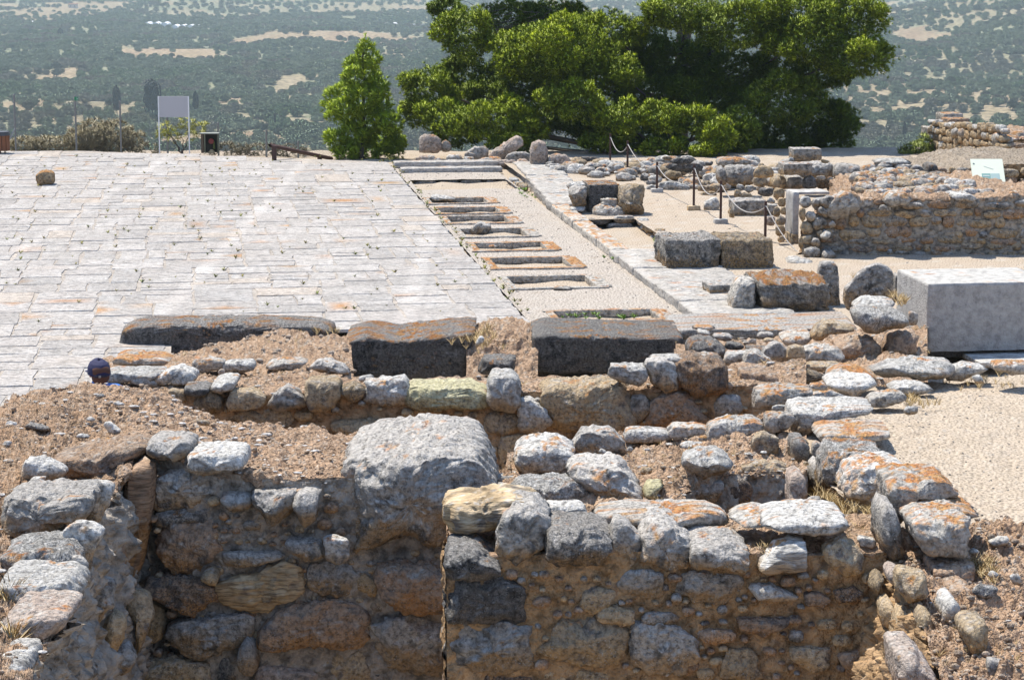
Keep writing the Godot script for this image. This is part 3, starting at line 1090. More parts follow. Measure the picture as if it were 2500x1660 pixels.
func site() -> void:
	structure(part("site_ground", loft([[Vector3(-26, -.4, -66), Vector3(0, -.4, -66), Vector3(26, -.4, -66)], [Vector3(-24, -.1, -58), Vector3(0, -.1, -58), Vector3(24, -.02, -58)], [Vector3(-20, -.12, -33), Vector3(0, -.12, -33), Vector3(20, -.05, -33)], [Vector3(-20, -.35, -31), Vector3(0, -.6, -31), Vector3(6, -.1, -31), Vector3(20, .03, -31)], [Vector3(-20, -.3, -24), Vector3(0, -.6, -24), Vector3(6, -.12, -24), Vector3(20, .02, -24)], [Vector3(-16, -.2, -8), Vector3(0, -.6, -8), Vector3(16, -.6, -8)]], 160, 260, 0.06, 1.2, "dirt", 0.0, false), M.dirt, self))


func left_wall() -> void:
	var w := thing("rubble_wall", "earth-topped rubble wall with a shaded face, turning a corner at the lower left", "rubble wall")
	var top := loft([[Vector3(-4.54, 1.44, -19.4), Vector3(-4.33, 1.49, -19.8), Vector3(-4.12, 1.49, -20.6), Vector3(-3.73, 1.43, -21.2), Vector3(-3.27, 1.36, -21.3), Vector3(-2.95, 1.23, -21.2), Vector3(-2.52, 1.09, -20.9), Vector3(-2.07, 1.15, -20.6), Vector3(-1.23, 1.18, -20), Vector3(-.65, 1.14, -19.4)], [Vector3(-3.42, 1.68, -14.5), Vector3(-3.52, 1.6, -16), Vector3(-3.55, 1.54, -17.5), Vector3(-3.47, 1.45, -18.9), Vector3(-3.25, 1.41, -19.7), Vector3(-2.74, 1.38, -19.4), Vector3(-2.26, 1.36, -19), Vector3(-1.84, 1.34, -19), Vector3(-1.25, 1.35, -18.6), Vector3(-.61, 1.35, -18.3)], [Vector3(-2.59, 1.57, -10.8), Vector3(-2.59, 1.5, -12), Vector3(-2.62, 1.49, -13.5), Vector3(-2.84, 1.49, -15.7), Vector3(-2.79, 1.63, -17.5), Vector3(-2.36, 1.62, -17.16), Vector3(-1.98, 1.49, -17.16), Vector3(-1.54, 1.45, -17.16), Vector3(-1.06, 1.49, -17.16), Vector3(-.45, 1.42, -17.16)], [Vector3(-2.71, 1.35, -10.82), Vector3(-2.71, 1.28, -12.02), Vector3(-2.74, 1.27, -13.52), Vector3(-2.96, 1.27, -15.72), Vector3(-2.91, 1.41, -17.62), Vector3(-2.36, 1.4, -17.28), Vector3(-1.98, 1.27, -17.28), Vector3(-1.54, 1.23, -17.28), Vector3(-1.06, 1.27, -17.28), Vector3(-.45, 1.2, -17.28)]], 420, 300, 0.09, 1.6, "earth", 3.0, false, 0.55)
	part("earth_top", top, M.earth, w)
	part("side_face", loft([[Vector3(-2.59, 1.57, -10.8), Vector3(-2.59, 1.5, -12), Vector3(-2.62, 1.49, -13.5), Vector3(-2.84, 1.49, -15.7), Vector3(-2.79, 1.63, -17.5)], [Vector3(-2.53, -.3, -10.8), Vector3(-2.53, -.3, -12), Vector3(-2.56, -.3, -13.5), Vector3(-2.78, -.3, -15.7), Vector3(-2.73, -.3, -17.5)]], 260, 110, 0.16, 1.5, "crust", 9.0, false, 0.5, 0.12), M.mortar, w)
	part("front_face", loft([[Vector3(-2.79, 1.63, -17.5), Vector3(-2.36, 1.62, -17.16), Vector3(-1.98, 1.49, -17.16), Vector3(-1.54, 1.45, -17.16), Vector3(-1.06, 1.49, -17.16), Vector3(-.45, 1.42, -17.16)], [Vector3(-2.73, -.3, -17.5), Vector3(-2.36, -.3, -17.06), Vector3(-1.98, -.3, -17.06), Vector3(-1.54, -.3, -17.06), Vector3(-1.06, -.3, -17.06), Vector3(-.45, -.3, -17.06)]], 260, 110, 0.045, 1.8, "crust", 5.0, false, 0.6), M.mortar, w)
	part("back_face", loft([[Vector3(-4.54, -.5, -19.9), Vector3(-4.33, -.5, -20.3), Vector3(-4.12, -.5, -21.1), Vector3(-3.73, -.5, -21.7), Vector3(-3.27, -.5, -21.8), Vector3(-2.95, -.5, -21.7), Vector3(-2.52, -.5, -21.4), Vector3(-2.07, -.5, -21.1), Vector3(-1.23, -.5, -20.5), Vector3(-.65, -.5, -19.9)], [Vector3(-4.54, 1.44, -19.4), Vector3(-4.33, 1.49, -19.8), Vector3(-4.12, 1.49, -20.6), Vector3(-3.73, 1.43, -21.2), Vector3(-3.27, 1.36, -21.3), Vector3(-2.95, 1.23, -21.2), Vector3(-2.52, 1.09, -20.9), Vector3(-2.07, 1.15, -20.6), Vector3(-1.23, 1.18, -20), Vector3(-.65, 1.14, -19.4)]], 160, 40, 0.08, 1.8, "earth", 7.0, false, 0.6), M.earth, w)
	s(w, -3.587, 1.3, -22.313, .227, "w", 101, 60, 37, [-.32, -.02, -.3, .03, -.23, .06, .3, .06, .32, .04, .19, 0, .25, -.06, .18, -.1, .02, -.04, -.24, -.04], "", 9, 1)
	s(w, -3.19, 1.301, -22.283, .166, "w", 102, 44, 27, [-.25, -.03, -.19, .03, .03, .1, .17, .06, .21, .01, .13, -.08, .02, -.09, -.06, -.03, -.11, -.08], "", 9, 1)
	s(w, -3.048, 1.541, -17.47, .34, "r", 103, 64, 39, [-.41, .03, .01, .13, .12, .15, .26, .15, .35, .15, .33, .09, .21, .03, .19, -.16, .1, -.18, -.3, -.08, -.31, -.03], "", 7, 1)
	s(w, -3.422, 1.589, -16.96, .119, "w", 104, 42, 26, [-.15, -.06, -.11, .08, -.01, .09, .1, .05, .17, 0, .18, -.04, .1, -.06, -.07, -.08], "", 9, 1)
	s(w, -3.104, 1.663, -15.47, .34, "g", 105, 64, 39, [-.28, -.15, -.27, .04, -.23, .1, -.11, .13, .07, .13, .28, .13, .35, .13, .34, .04, .28, -.03, .06, -.07, .12, -.12, -.05, -.16, -.21, -.16], "", 9, 1)
	s(w, -2.817, 1.653, -15.741, .082, "w", 106, 29, 17, [-.08, .09, -.06, .12, 0, .12, .1, .12, .13, .08, .05, -.08, .02, -.15, -.04, -.16, -.1, -.07], "", 9, 1)
	s(w, -2.723, 1.637, -14.747, .095, "w", 107, 36, 22, [-.13, .05, -.05, .11, 0, .11, .09, .08, .12, .04, .07, -.06, .03, -.16, -.04, -.1, -.1, -.01], "", 9, 1)
	s(w, -2.925, 1.567, -14.57, .34, "w*.5", 108, 64, 39, [-.26, .01, -.26, .06, -.16, .08, 0, .1, .17, .1, .21, .04, .24, -.06, .23, -.16, .14, -.08, 0, -.08, -.14, -.08, -.26, -.06], "", 9, 1)
	s(w, -2.661, 1.559, -14.22, .041, "g", 109, 16, 9, [-.049, .105, .003, .105, .059, .055, .045, -.048, -.015, -.151, -.043, -.025], "", 9, 1)
	s(w, -2.828, 1.568, -13.87, .34, "w", 110, 64, 39, [-.27, -.03, -.2, .08, -.1, .08, .06, .08, .19, .08, .24, .02, .26, -.02, .2, -.08, .04, -.08, -.11, -.07, -.19, -.08], "", 9, 1)
	s(w, -2.733, 1.541, -13.27, .34, "p", 111, 64, 39, [-.21, -.06, -.17, .02, -.11, .08, .03, .09, .16, .09, .21, .07, .2, .02, .13, -.06, .02, -.09, -.12, -.09, -.17, -.08], "", 9, 1)
	s(w, -2.708, 1.472, -12.55, .3, "w", 112, 32, 19, [-.099, -.08, -.073, .092, .02, .092, .083, .077, .099, .032, .086, -.065, .011, -.095], "", 9, 1)
	s(w, -2.762, 1.177, -17.14, .18, "r", 113, 30, 18, [-.05, .4, .04, .45, .15, .4, .12, .15, .09, -.02, .05, -.24, 0, -.4, -.04, -.55, -.09, -.58, -.12, -.37, -.09, .02], "layer", 6, 1, "stone", 0.0, .03)
	s(w, -2.964, .933, -16.332, .065, "g", 114, 22, 13, [-.02, .11, .02, .13, .09, .13, .08, -.02, .02, -.11, -.08, -.15, -.09, -.02], "", 3, 1)
	s(w, -2.805, .959, -15.645, .09, "g", 115, 32, 19, [-.13, -.05, -.06, .06, .03, .18, .12, .15, .1, -.02, .02, -.1, -.03, -.21, -.09, -.14], "", 3, 1)
	s(w, -2.894, .745, -15.221, .042, "g", 116, 15, 9, [-.03, .07, .02, .2, .06, .19, .05, 0, .02, -.16, -.05, -.19, -.06, -.04], "", 3, 1)
	s(w, -2.764, .674, -15.9, .14, "b", 117, 26, 16, [-.1, -.07, -.06, .1, .03, .17, .1, .1, .07, -.07, 0, -.17, -.07, -.14], "", 3, 1)
	s(w, -2.711, .449, -16, .14, "g", 118, 24, 14, [-.092, -.04, -.053, .083, .042, .12, .099, .009, .037, -.09, -.047, -.117], "", 3, 1)
	s(w, -2.753, .704, -15.021, .041, "g", 119, 15, 9, [-.06, -.01, -.02, .05, .04, .17, .05, .05, .02, -.09, -.04, -.12], "", 3, 1)
	s(w, -2.692, .561, -16.7, .14, "b", 120, 26, 16, [-.02, -.08, -.11, .15, -.02, .22, .06, .17, .1, .04, .02, -.19, 0, -.34, -.05, -.35], "", 3, 1)
	s(w, -2.813, 1.099, -16.5, .14, "r", 121, 15, 9, [-.05, .12, -.01, .23, .05, .12, .06, -.06, .02, -.23, -.03, -.16, -.06, -.01], "", 3, 1)
	s(w, -2.806, 1.375, -16.1, .14, "g", 122, 15, 9, [-.02, .07, .03, .16, .06, .03, .02, -.07, -.04, -.15, -.06, -.05], "", 3, 1)
	s(w, -3.206, 1.524, -18.737, .051, "w", 123, 21, 13, [-.084, .051, -.021, .064, .089, -.032, .063, -.057, -.024, -.044], "", 3.2, 1)
	s(w, -3.57, 1.491, -20.296, .032, "w", 124, 12, 8, [-.054, -.006, .001, .022, .054, .008, -.001, -.022], "", 3.2, 1)
	s(w, -3.475, 1.492, -19.262, .03, "w", 125, 12, 8, [-.047, -.002, -.008, .024, .043, .002, .016, -.024], "", 3.2, 1)
	s(w, -3.744, 1.495, -20.084, .03, "b", 126, 12, 8, [-.044, .01, -.003, .03, .043, .003, .022, -.027, -.018, -.024], "", 3.2, 1)
	s(w, -3.917, 1.536, -18.06, .03, "w", 127, 12, 8, [-.044, -.032, -.018, .029, .049, .033, .029, -.008, -.008, -.038], "", 3.2, 1)
	s(w, -3.341, 1.515, -18.174, .03, "b", 128, 12, 8, [-.043, -.011, -.012, .02, .037, .01, .024, -.017], "", 3.2, 1)
	s(w, -3.351, 1.491, -19.926, .033, "w", 129, 13, 8, [-.056, .01, -.022, .024, .057, .004, .029, -.023, -.023, -.017], "", 3.2, 1)
	s(w, -4.072, 1.486, -19.994, .03, "w", 130, 12, 8, [-.047, -.011, -.012, .023, .047, .003, .02, -.018], "", 3.2, 1)
	s(w, -4.046, 1.528, -18.864, .033, "w", 131, 14, 8, [-.06, -.011, -.02, .034, .055, .015, .041, -.023, -.01, -.03], "", 3.2, 1)
	s(w, -3.827, 1.526, -18.783, .07, "g", 132, 29, 17, [-.111, .002, -.047, .04, .102, -.005, .126, -.03, .026, -.024, -.062, -.017], "", 3.2, 1)
	s(w, -3.4, 1.518, -18.47, .038, "w", 133, 16, 9, [-.067, .005, -.005, .024, .062, -.001, .043, -.02, -.031, -.014], "", 3.2, 1)
	s(w, -3.2, 1.517, -18.175, .032, "w", 134, 14, 8, [-.057, 0, -.008, .019, .053, 0, .016, -.019], "", 3.2, 1)
	s(w, -2.542, 1.478, -19.202, .038, "b", 135, 15, 9, [-.073, .002, -.046, .028, .056, .015, .055, -.03, -.009, -.024], "", 3.2, 1)
	s(w, -3.403, 1.572, -16.719, .039, "w", 136, 18, 11, [-.07, -.002, -.036, .015, .065, .021, .041, -.013, -.015, -.025], "", 3.2, 1)
	s(w, -2.387, .967, -17.36, .4, "r", 137, 64, 39, [-.26, -.04, -.24, .09, -.16, .18, .01, .22, .19, .2, .21, .07, .27, -.02, .26, -.1, .1, -.19, -.06, -.24, -.17, -.17], "", 4, 1)
	s(w, -1.931, .89, -17.191, .181, "g", 138, 63, 39, [-.22, -.01, -.21, .04, -.05, .05, .13, .05, .25, .04, .29, .01, .13, -.03, 0, -.06, -.18, -.07], "", 9, 1)
	s(w, -1.844, .668, -17.15, .14, "c", 139, 64, 39, [-.35, .04, -.22, .07, .03, .15, .18, .21, .3, .12, .31, -.04, .22, -.09, .03, -.17, -.15, -.17, -.33, -.1], "layer", 9, 1, "stone", 0.0, .02)
	s(w, -2.445, .63, -17.1, .14, "r", 140, 64, 39, [-.3, .01, -.24, .1, -.11, .13, .07, .11, .24, .05, .28, -.02, .14, -.13, .09, -.17, -.16, -.06], "", 9, 1)
	s(w, -2.218, .776, -17, .14, "b", 141, 16, 9, [-.068, -.017, -.054, .034, .009, .06, .064, .009, .057, -.043, -.018, -.05], "", 9, 1)
	s(w, -1.328, .723, -17.2, .14, "g", 142, 48, 29, [-.19, .05, -.17, .12, -.03, .13, .13, .11, .21, .02, .19, -.08, .05, -.14, -.11, -.12, -.18, -.06], "", 9, 1)
	s(w, -2.661, .365, -17.25, .14, "b", 143, 20, 12, [-.08, -.11, -.06, .18, .07, .11, .09, 0, .03, -.15, -.06, -.15], "", 9, 1)
	s(w, -2.228, .317, -17.1, .14, "g", 144, 64, 39, [-.34, -.03, -.32, .07, -.18, .11, .07, .14, .28, .17, .34, .11, .27, -.06, .07, -.14, -.14, -.18, -.29, -.1], "", 9, 1)
	s(w, -1.46, .363, -17.31, .35, "r", 145, 64, 39, [-.47, -.13, -.39, .03, -.27, .13, -.07, .2, .24, .2, .4, .13, .4, -.08, .34, -.16, -.02, -.17, -.4, -.18], "", 9, 1)
	s(w, -1.954, .167, -17, .14, "g", 146, 20, 12, [-.08, -.01, -.05, .09, 0, .16, .05, .11, .08, -.09, .02, -.14, -.05, -.1], "", 9, 1)
	s(w, -2.54, .028, -17.1, .14, "b", 147, 64, 39, [-.32, .02, -.23, .08, .03, .11, .29, .08, .3, -.09, -.32, -.09], "", 9, 1)
	s(w, -2.115, .004, -17.2, .14, "g", 148, 23, 14, [-.089, -.099, -.071, .127, .056, .1, .092, -.019, .103, -.099], "", 9, 1)
	s(w, -1.699, -.018, -17.19, .179, "p", 149, 62, 38, [-.25, -.06, -.19, .09, -.02, .09, .26, .04, .24, -.08, -.22, -.08], "", 9, 1)
	s(w, -1.745, 1.307, -17.15, .3, "g", 150, 43, 26, [-.18, 0, -.15, .1, -.05, .1, .11, .1, .17, .1, .16, .01, .11, -.1, -.03, -.15, -.12, -.06], "", 4, 1)
	s(w, -1.507, 1.293, -17.125, .25, "g", 151, 23, 14, [-.09, .04, -.07, .12, .06, .12, .1, .11, .07, -.08, 0, -.16, -.07, -.09], "", 9, 1)
	s(w, -2.021, 1.319, -17.225, .25, "g", 152, 31, 19, [-.127, .027, -.1, .061, .063, .061, .124, .017, .085, -.064, -.016, -.074, -.103, -.024], "", 9, 1)
	s(w, -1.282, .997, -16.936, .072, "w", 153, 24, 14, [-.096, .101, -.052, .101, .085, .076, .096, -.066, .008, -.117, -.079, -.066], "", 9, 1)
	s(w, -1.519, .975, -17.051, .102, "g", 154, 35, 21, [-.15, .04, -.13, .08, -.03, .07, .11, .06, .14, -.06, 0, -.09, -.1, -.03], "", 9, 1)
	s(w, -2.433, 1.386, -17.36, .25, "g", 155, 64, 39, [-.25, .06, -.1, .12, .05, .17, .31, .11, .3, -.03, .15, -.03, .12, -.12, -.21, -.19, -.27, -.1], "", 9, 1)
	s(w, -2.421, 1.184, -17.31, .2, "g", 156, 54, 33, [-.23, -.07, -.21, .03, .11, .08, .21, .06, .22, -.06, .03, -.05, -.15, -.08], "", 9, 1)
	s(w, -2.524, 1.667, -17.35, .3, "g", 157, 43, 26, [-.17, .05, -.12, .09, 0, .09, .12, .09, .17, .05, .16, -.05, .09, -.1, -.1, -.08, -.18, -.03], "", 4, 1)
	s(w, -2.174, 1.613, -17.25, .3, "w", 158, 53, 32, [-.21, .06, -.1, .08, .06, .08, .21, .07, .22, -.03, .08, -.07, -.09, -.1, -.2, -.06], "", 5, 1)
	s(w, -.721, .677, -17.17, .34, "r", 159, 64, 39, [-.3, .09, -.26, .18, -.08, .18, .12, .17, .27, .09, .26, -.17, .11, -.19, -.14, -.18, -.25, -.03], "", 9, 1)
	s(w, -1.072, .68, -17.129, .059, "b", 160, 19, 11, [-.078, .079, -.014, .096, .074, .014, .079, -.091, -.003, -.078, -.066, -.038], "", 9, 1)
	s(w, -.706, .239, -17.31, .35, "g", 161, 64, 39, [-.35, .13, -.21, .2, -.01, .23, .26, .19, .28, .13, .27, -.24, -.01, -.24, -.21, -.18, -.29, -.03], "", 9, 1)
	s(w, -1.211, .032, -17.2, .14, "b", 162, 43, 26, [-.17, .12, .08, .15, .18, .07, .18, -.13, -.18, -.13], "", 9, 1)
	chink(w, -1.05, .84, -17.12, .04, "g", 738)
	chink(w, -2.64, .15, -17.12, .04, "r", 506)
	chink(w, -1.01, -.01, -17.12, .028, "g", 895)
	chink(w, -2.23, .45, -17.12, .04, "g", 563)
	chink(w, -.99, .51, -17.12, .081, "c", 546)
	chink(w, -2.19, 1.05, -17.12, .028, "c", 161)
	chink(w, -1.27, 1.08, -17.12, .04, "r", 592)
	chink(w, -1.39, 1.14, -17.12, .062, "r", 594)
	chink(w, -2.62, .75, -17.12, .034, "b", 669)
	chink(w, -1.91, .3, -17.12, .05, "c", 651)
	chink(w, -2.17, .78, -17.12, .04, "c", 843)
	chink(w, -1.78, .45, -17.12, .028, "r", 769)
	chink(w, -.62, .86, -17.12, .028, "r", 903)
	chink(w, -1.95, 1.01, -17.12, .028, "b", 765)
	chink(w, -2.05, 1.09, -17.12, .05, "r", 606)
	chink(w, -1.68, 1.14, -17.12, .028, "r", 330)
	chink(w, -2.09, 1.16, -17.12, .028, "g", 323)
	chink(w, -1.59, .54, -17.12, .04, "r", 810)
	chink(w, -1.5, .11, -17.12, .062, "r", 83)
	chink(w, -1.92, 1.13, -17.12, .081, "g", 560)
	chink(w, -1.57, 1.1, -17.12, .04, "c", 712)
	chink(w, -1.42, .05, -17.12, .05, "r", 391)
	chink(w, -1.03, .17, -17.12, .062, "r", 392)
	chink(w, -2.53, .45, -17.12, .05, "r", 47)
	chink(w, -2.13, 1.2, -17.12, .04, "r", 388)
	chink(w, -1.77, .99, -17.12, .034, "r", 713)
	chink(w, -1.13, .56, -17.12, .034, "c", 596)
	chink(w, -2.24, .05, -17.12, .034, "r", 874)
	chink(w, -1.36, 1.35, -17.12, .034, "b", 575)
	chink(w, -2.14, .44, -17.12, .034, "r", 624)
	chink(w, -1.34, 1.26, -17.12, .062, "r", 654)
	chink(w, -2.46, .12, -17.12, .034, "g", 963)
	chink(w, -1.48, 1.09, -17.12, .028, "b", 254)
	chink(w, -1.93, .45, -17.12, .034, "r", 167)
	chink(w, -1.06, .36, -17.12, .04, "c", 984)
	chink(w, -2.19, 1.13, -17.12, .028, "r", 268)
	chink(w, -.97, .08, -17.12, .028, "r", 875)
	chink(w, -2.19, .56, -17.12, .028, "r", 411)
	chink(w, -1.54, .72, -17.12, .034, "c", 669)
	chink(w, -.72, .92, -17.12, .04, "c", 863)
	chink(w, -1.72, .49, -17.12, .028, "r", 434)
	chink(w, -2.09, .14, -17.12, .04, "g", 958)
	chink(w, -2.13, 1.01, -17.12, .034, "r", 367)
	chink(w, -1.04, .78, -17.12, .028, "c", 361)
	chink(w, -.95, -.01, -17.12, .028, "b", 992)
	chink(w, -1.14, .77, -17.12, .028, "r", 356)
	chink(w, -2.43, .4, -17.12, .034, "r", 681)
	chink(w, -2.02, 1.01, -17.12, .034, "c", 476)
	chink(w, -1.07, .43, -17.12, .028, "c", 804)
	chink(w, -1.76, 1.06, -17.12, .028, "r", 40)
	chink(w, -1.49, .58, -17.12, .04, "c", 341)
	chink(w, -1.2, .59, -17.12, .028, "b", 786)
	chink(w, -1.89, .38, -17.12, .034, "r", 577)
	chink(w, -2.57, .22, -17.12, .034, "c", 103)
	chink(w, -1.85, 1.01, -17.12, .04, "b", 828)
	chink(w, -1.62, .11, -17.12, .028, "b", 816)
	chink(w, -2.62, 1.09, -17.12, .028, "c", 559)
	chink(w, -1.41, .57, -17.12, .034, "r", 900)
	chink(w, -2.03, 1.2, -17.12, .028, "g", 149)
	chink(w, -1.54, .79, -17.12, .028, "r", 219)
	chink(w, -.97, .38, -17.12, .028, "r", 486)
	chink(w, -2.65, 1.17, -17.12, .034, "r", 535)
	chink(w, -1.69, 1.01, -17.12, .028, "r", 498)
	chink(w, -1.28, .53, -17.12, .028, "g", 34)
	chink(w, -1.19, .85, -17.12, .034, "b", 853)
	chink(w, -1.63, .86, -17.12, .034, "c", 341)
	chink(w, -1.66, 1.07, -17.12, .028, "b", 92)
	chink(w, -1.89, .15, -17.12, .04, "r", 226)
	chink(w, -2.31, .44, -17.12, .028, "c", 380)
	chink(w, -2.2, 1.31, -17.12, .05, "b", 660)
	chink(w, -1.2, .53, -17.12, .04, "g", 840)
	chink(w, -1.59, .82, -17.12, .028, "r", 479)
	chink(w, -2.13, 1.09, -17.12, .034, "r", 966)
	chink(w, -2.54, .14, -17.12, .028, "r", 589)
	chink(w, -.55, .9, -17.12, .034, "c", 135)
	strew("earth_clods", top, 2600, pebble(3), M.buff, 0.012, 0.06, col(0.46, 0.32, 0.21), col(0.6, 0.46, 0.33), 4, 0.5, 0.3, w)
	strew("stone_chips", top, 700, pebble(8), M.buff, 0.02, 0.1, col(0.62, 0.56, 0.49), col(0.9, 0.87, 0.83), 9, 0.5, 0.25, w, 0.45)


func front_wall() -> void:
	var w := thing("rubble_wall", "nearest rubble wall with large lichened stones along its top and brown mortar below", "rubble wall")
	part("earth_top", loft([[Vector3(-.46, 1.42, -16.25), Vector3(-.06, 1.42, -16.25), Vector3(.42, 1.42, -16.25), Vector3(.97, 1.43, -16.25), Vector3(1.52, 1.42, -16.25), Vector3(2.06, 1.4, -16.25), Vector3(2.62, 1.42, -16.25)], [Vector3(-.43, 1.4, -15.18), Vector3(-.06, 1.4, -15.18), Vector3(.4, 1.43, -15.18), Vector3(.91, 1.44, -15.18), Vector3(1.42, 1.43, -15.18), Vector3(1.93, 1.41, -15.18), Vector3(2.46, 1.43, -15.18)], [Vector3(-.43, 1.18, -15.28), Vector3(-.06, 1.18, -15.28), Vector3(.4, 1.21, -15.28), Vector3(.91, 1.22, -15.28), Vector3(1.42, 1.21, -15.28), Vector3(1.93, 1.19, -15.28), Vector3(2.46, 1.21, -15.28)]], 200, 80, 0.05, 2.0, "earth", 2.0, false, 0.6), M.earth, w)
	part("mortar_face", loft([[Vector3(-.43, 1.4, -15.18), Vector3(-.06, 1.4, -15.18), Vector3(.4, 1.43, -15.18), Vector3(.91, 1.44, -15.18), Vector3(1.42, 1.43, -15.18), Vector3(1.93, 1.41, -15.18), Vector3(2.46, 1.43, -15.18)], [Vector3(-.43, -.4, -15.13), Vector3(-.06, -.4, -15.13), Vector3(.4, -.4, -15.13), Vector3(.91, -.4, -15.13), Vector3(1.42, -.4, -15.13), Vector3(1.93, -.4, -15.13), Vector3(2.46, -.4, -15.13)]], 260, 130, 0.04, 1.7, "mortar", 6.0, false, 0.6), M.mortar, w)
	part("back_face", loft([[Vector3(2.62, 1.42, -16.25), Vector3(2.06, 1.4, -16.25), Vector3(1.52, 1.42, -16.25), Vector3(.97, 1.43, -16.25), Vector3(.42, 1.42, -16.25), Vector3(-.06, 1.42, -16.25), Vector3(-.46, 1.42, -16.25)], [Vector3(2.62, -.4, -16.25), Vector3(2.06, -.4, -16.25), Vector3(1.52, -.4, -16.25), Vector3(.97, -.4, -16.25), Vector3(.42, -.4, -16.25), Vector3(-.06, -.4, -16.25), Vector3(-.46, -.4, -16.25)]], 60, 30, 0.05, 1.7, "mortar", 6.0, false, 0.6), M.mortar, w)
	part("end_face", loft([[Vector3(-.46, 1.42, -16.25), Vector3(-.43, 1.4, -15.18)], [Vector3(-.46, -.4, -16.25), Vector3(-.43, -.4, -15.13)]], 40, 60, 0.05, 1.7, "mortar", 6.0, false, 0.6), M.mortar, w)
	s(w, -.182, 1.621, -15.66, .3, "b", 164, 64, 39, [-.28, -.04, -.27, .07, 0, .09, .15, .11, .3, .09, .39, .03, .34, 0, .17, -.01, .13, -.08, -.01, -.12, -.23, -.12], "layer", 9, 1, "stone", 0.0, .015)
	s(w, .074, 1.525, -15.46, .35, "g", 165, 49, 30, [-.18, -.16, -.17, 0, -.14, .14, -.06, .2, .07, .2, .18, .1, .17, -.06, .12, -.17, -.01, -.18], "", 9, 1)
	s(w, .427, 1.485, -15.32, .34, "g", 166, 60, 37, [-.2, -.07, -.2, .07, -.18, .12, -.05, .12, .11, .12, .23, .06, .22, -.01, .15, -.11, .04, -.13, -.14, -.13], "dark", 9, 1)
	s(w, .34, 1.55, -15.863, .126, "w", 167, 47, 29, [-.18, -.02, -.14, .04, 0, .05, .14, .05, .18, -.02, .07, -.05, -.07, -.05], "", 9, 1)
	s(w, .742, 1.466, -15.3, .14, "g", 168, 29, 17, [-.09, -.05, -.1, .07, -.07, .18, -.01, .17, .12, .04, .09, -.08, .02, -.19, -.05, -.13], "", 9, 1)
	s(w, 1.006, 1.452, -15.46, .35, "g", 169, 51, 31, [-.18, -.08, -.17, .07, -.08, .16, .03, .15, .18, .05, .19, -.02, .14, -.13, .01, -.14, -.1, -.13], "", 9, 1)
	s(w, 1.046, 1.536, -15.77, .34, "o*.75", 170, 64, 39, [-.58, .01, -.42, .06, -.1, .06, .13, .06, .3, .06, .39, .03, .45, -.03, .38, -.07, .19, -.09, .02, -.05, -.33, -.03, -.48, -.02], "", 3, 1)
	s(w, -.28, 1.382, -15.22, .34, "k", 171, 56, 34, [-.14, .1, -.06, .11, .04, .11, .11, .05, .23, -.04, .17, -.07, -.03, -.09, -.15, -.1, -.16, .02], "", 9, 1)
	s(w, -.175, 1.11, -15.36, .3, "k", 172, 64, 39, [-.27, .03, -.24, .15, -.12, .16, .12, .17, .26, .1, .26, -.15, .1, -.16, -.12, -.15, -.26, -.13], "", 9, 1)
	s(w, -.12, .789, -15.41, .35, "g", 173, 64, 39, [-.33, .06, -.18, .15, .04, .18, .3, .17, .29, -.16, .04, -.17, -.19, -.15, -.33, -.14], "", 9, 1, "stone", 0.0, .015)
	s(w, .494, .837, -15.36, .3, "b", 174, 64, 39, [-.36, -.07, -.27, 0, -.16, .17, .04, .17, .29, .11, .28, .01, .22, -.16, .04, -.17, -.18, -.13], "", 9, 1)
	s(w, .558, 1.122, -15.192, .083, "b", 175, 32, 19, [-.109, -.055, -.098, .057, -.031, .089, .127, .068, .121, .001, .038, -.077, -.041, -.111], "", 9, 1)
	s(w, .687, 1.016, -15.2, .14, "c", 176, 36, 22, [-.14, -.015, -.106, .055, -.005, .066, .118, .043, .125, -.05, .018, -.067, -.083, -.05], "", 9, 1)
	s(w, .853, 1.222, -15.25, .14, "g", 177, 42, 26, [-.16, -.01, -.14, .07, -.02, .11, .14, .08, .15, -.09, -.02, -.11, -.13, -.07], "", 9, 1)
	s(w, .986, .793, -15.2, .14, "g", 178, 64, 39, [-.22, .03, -.19, .17, 0, .19, .22, .08, .25, -.07, .12, -.18, -.1, -.18, -.21, -.08], "", 9, 1)
	s(w, .971, .992, -15.198, .095, "g", 179, 37, 22, [-.135, -.002, -.079, .043, .078, .043, .135, -.002, .079, -.043, -.078, -.043], "", 9, 1)
	s(w, -.141, .527, -15.3, .14, "r", 180, 64, 39, [-.32, -.06, -.31, .06, -.05, .07, .31, .06, .32, -.06], "", 9, 1)
	s(w, .479, .552, -15.3, .14, "b", 181, 64, 39, [-.31, -.08, -.28, .08, .06, .09, .29, .06, .31, -.08], "", 9, 1)
	s(w, 1.351, 1.428, -15.27, .34, "g", 182, 55, 34, [-.19, -.03, -.19, .07, -.13, .09, .06, .09, .19, .04, .2, -.03, .16, -.1, -.02, -.08, -.19, -.06], "", 9, 1)
	s(w, 1.306, 1.202, -15.25, .14, "g", 183, 64, 39, [-.24, -.03, -.2, .08, -.07, .11, .16, .09, .23, .03, .21, -.05, .1, -.12, -.12, -.1], "", 9, 1)
	s(w, 1.786, 1.416, -15.15, .14, "w", 184, 45, 27, [-.19, -.07, -.14, 0, -.06, .08, .06, .11, .13, .1, .14, -.07, .01, -.08, -.09, -.1], "layer", 9, 1)
	s(w, 2.174, 1.398, -15.2, .14, "b", 185, 39, 24, [-.15, .02, -.13, .07, -.03, .13, .08, .1, .13, 0, .13, -.11, .02, -.12, -.11, -.06], "", 3, 1)
	s(w, 1.7, 1.172, -15.161, .123, "w", 186, 48, 29, [-.15, .04, -.13, .06, -.01, .06, .12, 0, .2, -.03, .1, -.05, -.1, -.03], "", 9, 1)
